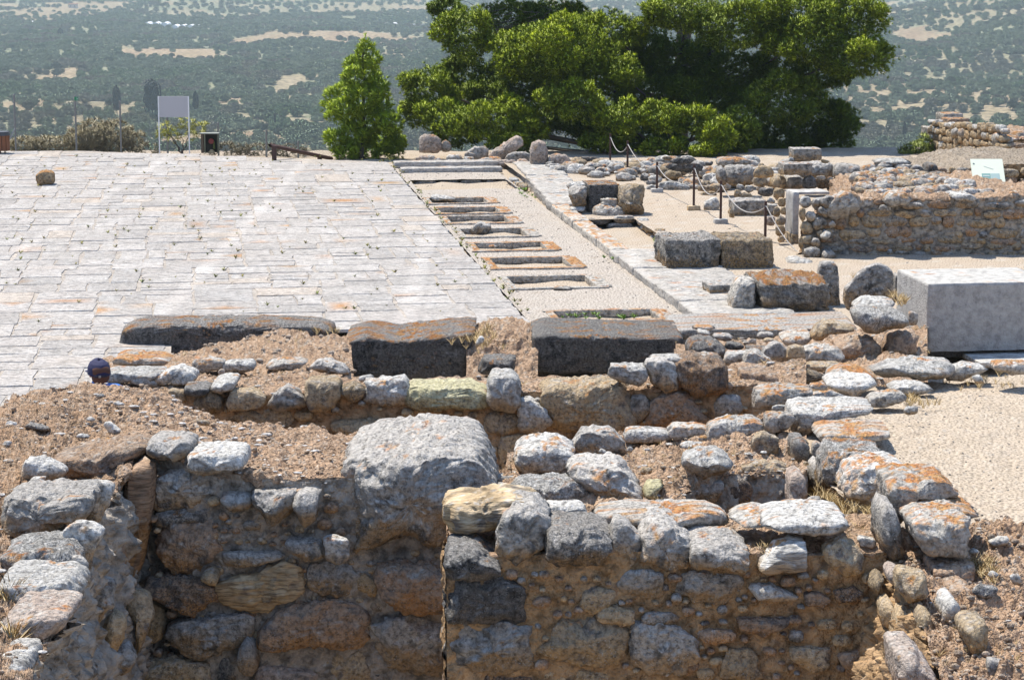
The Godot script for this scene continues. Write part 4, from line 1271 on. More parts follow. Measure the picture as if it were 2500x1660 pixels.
	s(w, 1.948, 1.595, -15.46, .35, "w", 187, 64, 39, [-.34, -.02, -.26, .04, 0, .06, .23, .05, .28, -.01, .22, -.06, .06, -.05, -.04, -.06, -.2, -.03], "", 6, 1)
	s(w, 2.022, 1.561, -15.75, .3, "o", 188, 57, 35, [-.22, 0, -.17, .03, .09, .03, .21, 0, .19, -.03, -.14, -.02], "", 9, 1)
	s(w, 1.621, 1.564, -15.65, .3, "o", 189, 45, 27, [-.18, -.02, -.1, .02, .04, .05, .13, .03, .15, 0, .05, -.04, -.05, -.04], "", 3, 1)
	s(w, 2.345, 1.469, -15.324, .048, "w", 190, 18, 11, [-.069, .035, -.036, .042, .067, .014, .057, -.04, -.045, -.029], "", 9, 1)
	s(w, 1.512, .669, -15.202, .103, "b", 191, 40, 24, [-.13, 0, -.09, .12, .05, .12, .12, .07, .11, 0, .16, -.08, .05, -.11, -.14, -.09], "", 9, 1)
	s(w, 1.974, .725, -15.2, .099, "b", 192, 39, 24, [-.154, .075, -.008, .075, .129, .065, .121, -.073, .02, -.105, -.141, -.009], "", 9, 1)
	s(w, 1.172, .657, -15.25, .14, "r", 193, 20, 12, [-.082, .025, .054, .049, .066, -.022, -.024, -.057], "", 9, 1)
	s(w, 1.646, .949, -15.213, .127, "r", 194, 49, 30, [-.17, .05, .01, .05, .19, .05, .17, 0, .01, -.08, -.15, -.04], "", 9, 1)
	s(w, 1.347, .873, -15.196, .091, "r", 195, 35, 21, [-.131, .03, .004, .055, .129, .03, .118, -.029, .006, -.058, -.118, -.029], "", 9, 1)
	s(w, 2.212, 1.148, -15.188, .075, "r", 196, 29, 17, [-.108, .035, .037, .062, .106, .014, .063, -.059, -.073, -.049], "", 9, 1)
	s(w, 2.297, .688, -15.202, .103, "r", 197, 40, 24, [-.16, .06, .01, .1, .14, .05, .12, -.09, -.08, -.1], "", 9, 1)
	s(w, 2.003, 1.116, -15.184, .067, "r", 198, 26, 16, [-.091, .046, .021, .053, .101, .003, .046, -.06, -.067, -.039], "", 9, 1)
	chink(w, 2.07, 1.18, -15.14, .025, "r", 438)
	chink(w, 1.16, 1.04, -15.14, .044, "r", 650)
	chink(w, 1.9, 1.07, -15.14, .03, "g", 575)
	chink(w, 1.75, .6, -15.14, .036, "r", 864)
	chink(w, 1.84, .66, -15.14, .025, "r", 494)
	chink(w, 2.36, .96, -15.14, .03, "b", 682)
	chink(w, .47, 1.26, -15.14, .03, "g", 138)
	chink(w, 2.04, 1.29, -15.14, .044, "c", 759)
	chink(w, 1.39, .97, -15.14, .036, "g", 60)
	chink(w, .56, 1.26, -15.14, .03, "c", 548)
	chink(w, 2.17, .65, -15.14, .03, "r", 592)
	chink(w, 2.07, .95, -15.14, .072, "c", 508)
	chink(w, 1.88, .62, -15.14, .025, "g", 45)
	chink(w, .39, 1.11, -15.14, .025, "r", 427)
	chink(w, .21, 1.29, -15.14, .036, "r", 975)
	chink(w, 1.86, .98, -15.14, .055, "r", 428)
	chink(w, 1.39, .79, -15.14, .036, "c", 7)
	chink(w, 2.17, .84, -15.14, .072, "c", 132)
	chink(w, 1.27, .73, -15.14, .025, "b", 980)
	chink(w, .85, 1.05, -15.14, .025, "g", 853)
	chink(w, 2.29, 1.02, -15.14, .025, "c", 319)
	chink(w, .2, .68, -15.14, .055, "r", 603)
	chink(w, 1.97, .95, -15.14, .03, "r", 472)
	chink(w, 1.53, .85, -15.14, .03, "r", 358)
	chink(w, 1.87, .87, -15.14, .055, "g", 592)
	chink(w, 1.52, 1.06, -15.14, .036, "b", 406)
	chink(w, 1.99, 1.25, -15.14, .025, "r", 236)
	chink(w, .2, 1.1, -15.14, .072, "r", 547)
	chink(w, .63, 1.23, -15.14, .025, "r", 996)
	chink(w, .37, 1.2, -15.14, .025, "r", 689)
	chink(w, 2.34, 1.26, -15.14, .055, "c", 848)
	chink(w, .82, .64, -15.14, .03, "c", 48)
	chink(w, 1.07, 1.27, -15.14, .055, "r", 460)
	chink(w, 1.79, .89, -15.14, .025, "r", 972)
	chink(w, .79, .91, -15.14, .025, "b", 765)
	chink(w, .31, 1.26, -15.14, .03, "r", 760)
	chink(w, 1.25, .8, -15.14, .025, "c", 571)
	chink(w, 1.49, 1.12, -15.14, .025, "g", 390)
	chink(w, 1.28, .61, -15.14, .072, "c", 977)
	chink(w, 1.14, 1.11, -15.14, .025, "c", 282)
	chink(w, .37, 1.02, -15.14, .025, "g", 822)
	chink(w, 1.78, .69, -15.14, .03, "r", 31)
	chink(w, 1.78, .77, -15.14, .025, "r", 35)
	chink(w, 1.59, 1.12, -15.14, .025, "r", 269)
	chink(w, 1.01, 1.2, -15.14, .025, "r", 635)
	chink(w, 1.54, 1.29, -15.14, .025, "r", 581)
	chink(w, 0, 1.29, -15.14, .044, "r", 590)
	chink(w, .72, 1.1, -15.14, .025, "g", 233)
	chink(w, .44, 1.05, -15.14, .036, "r", 757)
	chink(w, 1.91, 1.28, -15.14, .044, "g", 290)
	chink(w, 1.23, 1.02, -15.14, .025, "g", 891)
	chink(w, .06, 1.25, -15.14, .036, "g", 218)
	chink(w, 1.81, 1.24, -15.14, .055, "r", 84)
	chink(w, 2.32, 1.12, -15.14, .036, "c", 811)
	chink(w, .2, 1.19, -15.14, .025, "c", 175)
	chink(w, .77, 1.11, -15.14, .03, "r", 180)
	chink(w, .17, .94, -15.14, .025, "g", 283)
	chink(w, .34, 1.13, -15.14, .025, "b", 881)
	chink(w, .13, 1.22, -15.14, .025, "r", 339)
	chink(w, 1.29, 1.08, -15.14, .025, "c", 255)
	chink(w, 2.39, 1, -15.14, .036, "c", 747)
	chink(w, 1.53, 1.14, -15.14, .025, "g", 745)
	chink(w, 1.38, 1.05, -15.14, .036, "g", 513)
	chink(w, 1.08, 1.13, -15.14, .036, "g", 307)
	chink(w, .75, .67, -15.14, .03, "r", 287)
	chink(w, 1.71, 1.26, -15.14, .03, "r", 939)
	chink(w, 1.03, 1.09, -15.14, .025, "r", 308)
	chink(w, .3, 1.02, -15.14, .036, "r", 645)
	chink(w, 1.31, .77, -15.14, .03, "r", 663)
	chink(w, .15, 1.29, -15.14, .025, "g", 94)
	chink(w, 1.95, 1.2, -15.14, .025, "r", 590)
	chink(w, 2.36, .87, -15.14, .072, "r", 392)
	chink(w, 1.27, .96, -15.14, .036, "r", 541)
	chink(w, 1.35, .7, -15.14, .055, "b", 547)
	chink(w, 1.7, .77, -15.14, .055, "r", 769)
	chink(w, .94, 1.1, -15.14, .03, "c", 493)
	chink(w, 1.65, 1.26, -15.14, .025, "c", 711)
	chink(w, 2.21, .94, -15.14, .044, "c", 477)
	chink(w, 1.88, 1.18, -15.14, .025, "r", 442)
	chink(w, .22, .86, -15.14, .025, "c", 733)


func right_wall() -> void:
	var path := loft([[Vector3(2.73, 1.18, -22), Vector3(3.38, 1.19, -22.3), Vector3(4.2, 1.23, -22.3), Vector3(5.19, 1.23, -22.3), Vector3(8.91, 1.23, -22.3), Vector3(15.09, 1.23, -22.3)], [Vector3(2.44, 1.28, -20), Vector3(3.03, 1.29, -19.9), Vector3(3.76, 1.29, -19.9), Vector3(4.76, 1.29, -19.9), Vector3(8.08, 1.29, -19.9), Vector3(13.62, 1.29, -19.9)], [Vector3(2.41, 1.3, -17.9), Vector3(2.95, 1.29, -18), Vector3(3.58, 1.29, -18), Vector3(4.49, 1.29, -18), Vector3(7.51, 1.29, -18), Vector3(12.53, 1.29, -18)], [Vector3(2.55, 1.35, -16.2), Vector3(2.89, 1.33, -16.3), Vector3(3.47, 1.33, -16.3), Vector3(4.23, 1.33, -16.3), Vector3(6.97, 1.33, -16.3), Vector3(11.54, 1.33, -16.3)]], 420, 200, 0.03, 1.3, "dirt", 1.0, true, 0.5)
	var road := structure(part("dirt_path", path, M.dirt, self))
	strew("path_pebbles", path, 2200, pebble(5), M.pale, 0.006, 0.024, col(0.46, 0.4, 0.33), col(0.68, 0.63, 0.56), 14, 0.7, 0.35, road)
	var w := thing("rubble_wall", "rubble edging wall of orange-lichened stones along the dirt path, with a sunlit side face", "rubble wall")
	var top := loft([[Vector3(2.55, 1.35, -16.2), Vector3(2.89, 1.33, -16.3), Vector3(3.47, 1.33, -16.3), Vector3(4.23, 1.33, -16.3), Vector3(6.97, 1.33, -16.3), Vector3(11.54, 1.33, -16.3)], [Vector3(2.51, 1.34, -15.2), Vector3(2.84, 1.37, -15), Vector3(3.27, 1.37, -14.9), Vector3(3.99, 1.36, -14.9), Vector3(6.51, 1.36, -14.9), Vector3(10.7, 1.36, -14.9)], [Vector3(2.48, 1.29, -13.9), Vector3(2.75, 1.32, -13.8), Vector3(3.2, 1.34, -13.7), Vector3(3.76, 1.34, -13.7), Vector3(6.09, 1.34, -13.7), Vector3(9.95, 1.34, -13.7)], [Vector3(2.4, 1.27, -12.7), Vector3(2.67, 1.29, -12.6), Vector3(3.05, 1.29, -12.6), Vector3(3.57, 1.29, -12.6), Vector3(5.72, 1.29, -12.6), Vector3(9.29, 1.29, -12.6)], [Vector3(2.31, 1.25, -11.7), Vector3(2.58, 1.25, -11.7), Vector3(2.93, 1.25, -11.7), Vector3(3.42, 1.25, -11.7), Vector3(5.42, 1.25, -11.7), Vector3(8.76, 1.25, -11.7)]], 420, 240, 0.11, 1.9, "earth", 8.0, true, 0.6)
	part("earth_top", top, M.earth, w)
	part("side_face", loft([[Vector3(2.73, 1.18, -22), Vector3(2.44, 1.28, -20), Vector3(2.41, 1.3, -17.9), Vector3(2.55, 1.35, -16.2), Vector3(2.51, 1.34, -15.2), Vector3(2.48, 1.29, -13.9), Vector3(2.4, 1.27, -12.7), Vector3(2.31, 1.25, -11.7)], [Vector3(2.73, .55, -22), Vector3(2.44, .55, -20), Vector3(2.41, .55, -17.9), Vector3(2.43, .55, -16.2), Vector3(2.27, .55, -15.2), Vector3(2.12, .55, -13.9), Vector3(1.92, .55, -12.7), Vector3(1.71, .55, -11.7)], [Vector3(2.73, -.5, -22), Vector3(2.44, -.5, -20), Vector3(2.41, -.5, -17.9), Vector3(2.42, -.5, -16.2), Vector3(2.25, -.5, -15.2), Vector3(2.09, -.5, -13.9), Vector3(1.88, -.5, -12.7), Vector3(1.66, -.5, -11.7)]], 380, 120, 0.12, 2.0, "mortar", 4.0, false, 0.6, 0.05), M.mortar, w)
	part("back_face", loft([[Vector3(2.73, -.4, -22.4), Vector3(3.38, -.4, -22.7), Vector3(4.2, -.4, -22.7), Vector3(5.19, -.4, -22.7), Vector3(8.91, -.4, -22.7), Vector3(15.09, -.4, -22.7)], [Vector3(2.73, 1.18, -22), Vector3(3.38, 1.19, -22.3), Vector3(4.2, 1.23, -22.3), Vector3(5.19, 1.23, -22.3), Vector3(8.91, 1.23, -22.3), Vector3(15.09, 1.23, -22.3)]], 120, 40, 0.08, 1.7, "earth", 6.0, false, 0.6), M.earth, w)
	s(w, 2.493, 1.539, -15.39, .3, "g", 199, 21, 13, [-.08, .13, -.06, .2, -.01, .25, .04, .11, .08, -.04, .08, -.22, -.01, -.21, -.07, -.06], "", 7, 1)
	s(w, 2.719, 1.714, -15.87, .34, "o*.95", 200, 64, 39, [-.2, -.03, -.2, .08, -.1, .1, .02, .1, .19, .1, .32, -.03, .02, -.04, -.04, -.06, -.09, -.14, -.11, -.22, -.16, -.2], "", 9, 1)
	s(w, 2.834, 1.624, -15.59, .3, "o*.95", 201, 64, 39, [-.21, -.08, -.17, .06, .01, .08, .18, .05, .28, 0, .19, -.04, -.1, -.07], "", 7, 1)
	s(w, 2.785, 1.597, -15.17, .34, "o*.95", 202, 57, 35, [-.22, .08, -.12, .11, .15, .11, .18, .1, .17, -.03, .15, -.13, -.1, -.12, -.17, -.03], "", 7, 1)
	s(w, 2.605, 1.52, -16.97, .34, "w*.75", 203, 62, 38, [-.21, -.07, -.18, .05, -.12, .11, -.02, .14, .13, .14, .23, .11, .28, .05, .14, .02, .12, -.11, .02, -.17, -.13, -.15], "", 9, 1)
	s(w, 2.546, 1.41, -17.97, .34, "w*.75", 204, 58, 35, [-.19, -.14, -.17, .03, -.11, .14, .09, .14, .27, .14, .3, .1, .13, .01, .03, -.17, -.06, -.2], "", 9, 1)
	s(w, 2.59, 1.445, -19.77, .34, "w", 206, 64, 39, [-.27, -.11, -.25, .07, -.16, .09, .18, .09, .47, .09, .58, .06, .08, 0, -.04, -.08, -.16, -.2, -.23, -.15], "", 6, 1)
	s(w, 2.46, 1.341, -18.628, .056, "g", 207, 17, 10, [-.068, -.032, -.057, .101, -.003, .101, .082, -.003, .03, -.119], "", 9, 1)
	s(w, 2.213, 1.441, -19.446, .091, "o*.5", 208, 28, 17, [-.118, -.048, -.106, .073, .121, .073, .137, .037, .082, -.062, -.046, -.097], "", 9, 1)
	s(w, 2.334, 1.478, -20.393, .186, "o*.5", 209, 54, 33, [-.24, -.12, -.21, .06, -.11, .08, .13, .08, .28, .07, .26, -.02, .13, -.06, -.08, -.09], "", 9, 1)
	s(w, 2.742, 1.454, -20.933, .066, "o*.95", 210, 18, 11, [-.098, .001, -.068, .03, .039, .03, .086, -.006, .041, -.044], "", 9, 1)
	s(w, 3.077, 1.406, -21.35, .3, "w", 211, 49, 30, [-.25, 0, -.17, .06, .03, .06, .2, .05, .25, 0, .02, -.09, -.11, -.06], "", 9, 1)
	s(w, 3.314, 1.38, -20.765, .13, "o*.5", 214, 37, 22, [-.18, -.03, -.14, .03, .05, .07, .17, .05, .18, -.01, .02, -.06, -.13, -.07], "", 9, 1)
	s(w, 2.772, 1.421, -20.516, .054, "w*.75", 215, 42, 26, [-.19, -.04, -.15, .05, .01, .08, .2, .01, .21, -.04, -.01, -.07], "", 7, 1)
	s(w, 2.331, 1.44, -20.009, .03, "w", 216, 23, 14, [-.116, -.024, -.102, .028, .104, .028, .105, -.031], "", 7, 1)
	s(w, 3.65, 1.319, -21.579, .158, "w", 217, 43, 26, [-.21, 0, -.12, .05, .1, .05, .23, 0, .1, -.05, -.12, -.05], "", 9, 1)
	s(w, 4.289, 1.349, -22.276, .151, "w", 218, 40, 24, [-.18, -.08, -.15, .03, .01, .08, .21, .05, .24, .02, .08, -.03, -.05, -.08], "", 9, 1)
	s(w, 4.651, 1.464, -21.866, .131, "o*.95", 219, 35, 21, [-.2, -.01, -.15, .05, 0, .05, .16, .05, .17, -.05, -.02, -.06], "", 9, 1)
	s(w, 3.11, 1.331, -20.812, .041, "w", 220, 15, 9, [-.074, -.002, -.033, .026, .064, .019, .051, -.024, -.032, -.024], "", 3.2, 1)
	s(w, 3.417, 1.42, -20.012, .039, "w", 221, 15, 9, [-.069, -.016, -.044, .038, .063, .032, .051, -.036, -.029, -.036], "", 3.2, 1)
	s(w, 4.282, 1.41, -21.511, .038, "w", 222, 14, 8, [-.063, .03, .008, .045, .068, -.028, -.017, -.043], "", 3.2, 1)
	s(w, 2.702, 1.39, -13.5, .2, "b", 223, 23, 14, [-.08, .023, -.072, .083, -.013, .086, .067, .086, .062, -.046, .015, -.136, -.037, -.066], "", 9, 1)
	s(w, 2.643, 1.412, -14, .2, "w", 224, 18, 11, [-.055, -.044, -.037, .049, .013, .072, .067, .008, -.002, -.074], "", 9, 1)
	s(w, 2.262, 1.324, -13.15, .3, "p", 225, 40, 24, [-.1, .105, -.023, .109, .016, .109, .156, -.059, -.084, -.107], "", 9, 1)
	s(w, 2.744, 1.3, -13.021, .043, "g", 226, 18, 11, [-.057, -.068, -.043, .085, .046, .063, .06, -.068], "", 9, 1)
	s(w, 3.144, 1.46, -14.409, .03, "w", 227, 12, 8, [-.044, .039, .024, .029, .037, -.051, -.023, -.021], "", 3.2, 1)
	s(w, 2.936, 1.411, -14.314, .048, "w", 228, 26, 16, [-.085, -.005, -.038, .045, .078, .025, .07, -.025, -.026, -.045], "", 3.2, 1)
	s(w, 3.241, 1.448, -15.414, .047, "w", 229, 24, 14, [-.083, -.006, -.007, .031, .076, .031, .047, -.017, -.025, -.038], "", 3.2, 1)
	s(w, 3.016, 1.457, -15.109, .03, "w", 230, 12, 8, [-.036, 0, -.006, .026, .041, 0, -.004, -.026], "", 3.2, 1)
	s(w, 3.043, 1.435, -14.609, .03, "w", 231, 12, 8, [-.038, 0, -.009, .03, .041, 0, .003, -.03], "", 3.2, 1)
	s(w, 2.822, 1.365, -14.975, .25, "r", 232, 40, 24, [-.11, -.1, -.13, .06, 0, .08, .16, .08, .13, -.03, -.06, -.1], "", 7, 1)
	s(w, 2.802, 1.331, -14.56, .2, "r", 233, 26, 16, [-.085, -.049, -.066, .052, .03, .074, .096, .04, .066, -.038, -.03, -.083], "", 7, 1)
	s(w, 2.486, 1.438, -14.4, .2, "b", 234, 30, 18, [-.1, .094, -.031, .094, .075, .078, .111, -.048, -.014, -.122, -.091, -.027], "", 3, 1)
	s(w, 2.416, 1.421, -14.7, .2, "p", 235, 14, 8, [-.048, .033, -.006, .059, .049, .033, .019, -.075, -.036, -.032], "", 3, 1)
	s(w, 2.363, 1.286, -15, .2, "b", 236, 14, 8, [-.054, -.021, -.001, .062, .043, .062, .014, -.075], "", 3, 1)
	s(w, 2.394, 1.162, -14.76, .2, "b", 237, 13, 8, [-.044, .052, -.002, .12, .05, .018, .015, -.118, -.03, -.084], "", 3, 1)
	s(w, 2.454, 1.134, -14.46, .2, "c", 238, 21, 13, [-.072, -.024, -.034, .143, .053, .121, .078, -.024, .017, -.136, -.059, -.125], "", 3, 1)
	s(w, 2.507, 1.27, -14.06, .2, "b", 239, 15, 9, [-.057, -.021, -.019, .119, .044, .087, .049, -.054, -.012, -.13], "", 3, 1)
	s(w, 2.387, .848, -14.575, .15, "w", 240, 12, 8, [-.044, -.057, -.026, .064, .027, .07, .042, -.057], "", 3, 1)
	s(w, 2.18, 1.361, -16.823, .046, "g", 241, 15, 9, [-.069, .006, -.021, .055, .054, .055, .056, -.044, -.043, -.057], "", 9, 1)
	s(w, 2.251, 1.359, -16.716, .032, "b", 242, 12, 8, [-.049, -.016, -.014, .048, .036, .035, .026, -.054], "", 9, 1)
	s(w, 2.135, 1.319, -17.5, .2, "p", 243, 16, 9, [-.06, -.14, -.06, .12, -.04, .16, .01, .16, .07, .09, .07, -.14], "", 9, 1)
	s(w, 2.302, 1.352, -18.7, .2, "g", 244, 18, 11, [-.078, -.04, -.068, .119, .027, .119, .085, .014, .06, -.121, -.022, -.121], "", 9, 1)
	s(w, 2.39, 1.253, -18.26, .2, "g", 245, 15, 9, [-.06, -.026, -.05, .139, .017, .126, .073, .002, .036, -.136, -.032, -.122], "", 7, 1)
	strew("earth_clods", top, 3600, pebble(3), M.buff, 0.012, 0.07, col(0.4, 0.29, 0.2), col(0.58, 0.47, 0.36), 24, 0.4, 0.3, w)
	strew("dry_grass", top, 160, spray(14, 1.0, 0.03, 0.75, 21, col(0.42, 0.31, 0.15), col(0.55, 0.43, 0.24), 0.5), M.dry, 0.05, 0.14, Color.WHITE, Color(0.8, 0.8, 0.8), 64, 0.6, 0.45, w)
	strew("stone_chips", top, 340, pebble(8), M.buff, 0.018, 0.06, col(0.68, 0.65, 0.6), col(0.92, 0.9, 0.87), 29, 0.5, 0.25, w, 0.45)


func middle_rubble() -> void:
	var w := thing("rubble_wall", "low heap-like wall stub of earth and grey stones between the two nearest walls", "rubble wall")
	var top := loft([[Vector3(-.27, 1.07, -18.9), Vector3(.26, 1.12, -20), Vector3(.83, 1.12, -20.4), Vector3(1.44, 1.13, -20.5), Vector3(1.75, 1.15, -20.5), Vector3(2.07, 1.19, -20.7), Vector3(2.64, 1.27, -21)], [Vector3(-.26, 1.18, -18), Vector3(.24, 1.2, -18.5), Vector3(.77, 1.21, -18.75), Vector3(1.33, 1.22, -18.85), Vector3(1.55, 1.3, -19.15), Vector3(1.9, 1.31, -19.3), Vector3(2.46, 1.34, -19.5)], [Vector3(-.26, 1.19, -17.1), Vector3(.22, 1.18, -17), Vector3(.7, 1.19, -17.1), Vector3(1.22, 1.2, -17.2), Vector3(1.36, 1.35, -17.8), Vector3(1.73, 1.34, -17.9), Vector3(2.28, 1.31, -18)], [Vector3(-.26, .97, -17.2), Vector3(.22, .96, -17.1), Vector3(.7, .97, -17.2), Vector3(1.22, .98, -17.3), Vector3(1.36, 1.13, -17.9), Vector3(1.73, 1.12, -18), Vector3(2.28, 1.09, -18.1)]], 260, 180, 0.1, 1.8, "earth", 2.0, false, 0.6)
	part("earth_top", top, M.earth, w)
	part("front_face", loft([[Vector3(-.26, 1.19, -17.1), Vector3(.22, 1.18, -17), Vector3(.7, 1.19, -17.1), Vector3(1.22, 1.2, -17.2), Vector3(1.36, 1.35, -17.8), Vector3(1.73, 1.34, -17.9), Vector3(2.28, 1.31, -18)], [Vector3(-.26, -.4, -17.04), Vector3(.22, -.4, -16.94), Vector3(.7, -.4, -17.04), Vector3(1.22, -.4, -17.14), Vector3(1.36, -.4, -17.74), Vector3(1.73, -.4, -17.84), Vector3(2.28, -.4, -17.94)]], 200, 70, 0.1, 1.8, "crust", 2.0, false, 0.6), M.mortar, w)
	part("back_face", loft([[Vector3(2.64, 1.27, -21), Vector3(2.07, 1.19, -20.7), Vector3(1.75, 1.15, -20.5), Vector3(1.44, 1.13, -20.5), Vector3(.83, 1.12, -20.4), Vector3(.26, 1.12, -20), Vector3(-.27, 1.07, -18.9)], [Vector3(2.64, -.4, -21.06), Vector3(2.07, -.4, -20.76), Vector3(1.75, -.4, -20.56), Vector3(1.44, -.4, -20.56), Vector3(.83, -.4, -20.46), Vector3(.26, -.4, -20.06), Vector3(-.27, -.4, -18.96)]], 120, 50, 0.08, 1.8, "mortar", 2.0, false, 0.6), M.mortar, w)
	s(w, 1.846, 1.348, -19.589, .179, "w*.5", 246, 54, 33, [-.22, -.08, -.2, .04, -.03, .09, .17, .09, .28, .04, .2, -.03, 0, -.08, -.14, -.12], "", 9, 1)
	s(w, 1.5, 1.29, -19.766, .131, "o", 247, 39, 24, [-.19, 0, -.14, .06, .05, .06, .18, .04, .18, -.05, -.03, -.06, -.16, -.05], "", 9, 1)
	s(w, 1.138, 1.258, -19.775, .15, "w*.5", 248, 45, 27, [-.2, -.04, -.17, .05, .05, .05, .2, .03, .22, -.03, 0, -.06], "", 9, 1)
	s(w, .722, 1.304, -19.284, .168, "g", 249, 52, 32, [-.24, -.04, -.15, .09, -.05, .11, .08, .11, .18, .03, .23, -.1, .04, -.1, -.13, -.08], "", 9, 1)
	s(w, .255, 1.305, -18.77, .34, "w*.5", 250, 56, 34, [-.24, -.01, -.21, .07, -.11, .11, .02, .13, .11, .13, .25, .05, .17, -.11, .02, -.13, -.12, -.13, -.2, -.07], "", 9, 1)
	s(w, .727, 1.291, -17.87, .34, "g", 251, 64, 39, [-.31, .08, -.26, .16, -.06, .16, .07, .16, .16, .08, .25, -.03, .27, -.14, .14, -.18, -.12, -.16, -.14, -.03], "", 9, 1)
	s(w, .289, 1.267, -17.65, .3, "w", 252, 64, 39, [-.31, .01, -.26, .09, -.04, .1, .17, .1, .32, -.01, .27, -.07, .09, -.1, -.16, -.09, -.28, -.03], "", 3, 1)
	s(w, -.09, 1.276, -17.624, .048, "g", 253, 15, 9, [-.058, .012, -.058, .062, .02, .062, .071, .012, .032, -.068, -.032, -.068], "", 9, 1)
	s(w, -.051, 1.216, -18.343, .086, "w", 254, 28, 17, [-.12, -.003, -.093, .016, .123, .019, .123, -.003, -.053, -.027], "", 9, 1)
	s(w, 2.04, 1.371, -18.841, .083, "b", 256, 24, 14, [-.106, -.016, -.094, .069, -.012, .114, .113, .055, .102, -.058, .02, -.101, -.077, -.101], "", 9, 1)
	s(w, 1.983, 1.311, -18.169, .137, "b", 257, 45, 27, [-.22, .04, -.11, .05, -.08, .07, .08, .07, .17, .03, .13, -.08, -.03, -.07, -.16, -.02], "", 9, 1)
	s(w, 1.512, 1.229, -17.843, .086, "g", 258, 28, 17, [-.124, -.028, -.08, .063, .011, .081, .117, .076, .105, -.002, .04, -.092, -.065, -.079], "", 9, 1)
	s(w, 1.964, 1.137, -18.021, .042, "b", 259, 14, 8, [-.065, .006, -.026, .048, .054, .047, .042, -.047, -.024, -.054], "", 9, 1)
	s(w, 1.757, 1.2, -17.922, .074, "r", 260, 23, 14, [-.097, -.032, -.059, .09, .02, .117, .1, .036, .063, -.086, -.043, -.113], "", 7, 1)
	s(w, 1.07, 1.248, -17.775, .15, "y", 261, 23, 14, [-.071, -.027, -.033, .056, .123, .056, .046, .018, -.005, -.095], "", 9, 1)
	s(w, .96, 1.294, -19.009, .03, "w", 262, 12, 8, [-.034, -.014, -.009, .031, .03, .012, .017, -.027], "", 3.2, 1)
	s(w, 1.493, 1.326, -19.027, .09, "w", 263, 37, 22, [-.16, -.01, -.07, .03, .15, .01, .13, -.02, -.07, -.02], "", 3.2, 1)
	s(w, 1.541, 1.427, -18.809, .03, "o", 264, 12, 8, [-.053, -.02, -.023, .025, .047, .012, .047, -.014], "", 3.2, 1)
	s(w, 1.067, 1.249, -18.41, .033, "b", 265, 14, 8, [-.057, -.015, -.032, .035, .054, .023, .03, -.04], "", 3.2, 1)
	s(w, .731, 1.317, -18.809, .03, "w", 266, 12, 8, [-.04, -.006, -.015, .032, .035, .007, .023, -.032], "", 3.2, 1)
	strew("earth_clods", top, 700, pebble(3), M.buff, 0.012, 0.06, col(0.46, 0.35, 0.24), col(0.6, 0.49, 0.37), 34, 0.4, 0.3, w)
	strew("dry_grass", top, 120, spray(14, 1.0, 0.03, 0.75, 21, col(0.42, 0.31, 0.15), col(0.55, 0.43, 0.24), 0.5), M.dry, 0.05, 0.14, Color.WHITE, Color(0.8, 0.8, 0.8), 63, 0.6, 0.45, w)
	strew("stone_chips", top, 220, pebble(8), M.buff, 0.018, 0.09, col(0.6, 0.56, 0.5), col(0.85, 0.82, 0.78), 39, 0.5, 0.25, w, 0.45)


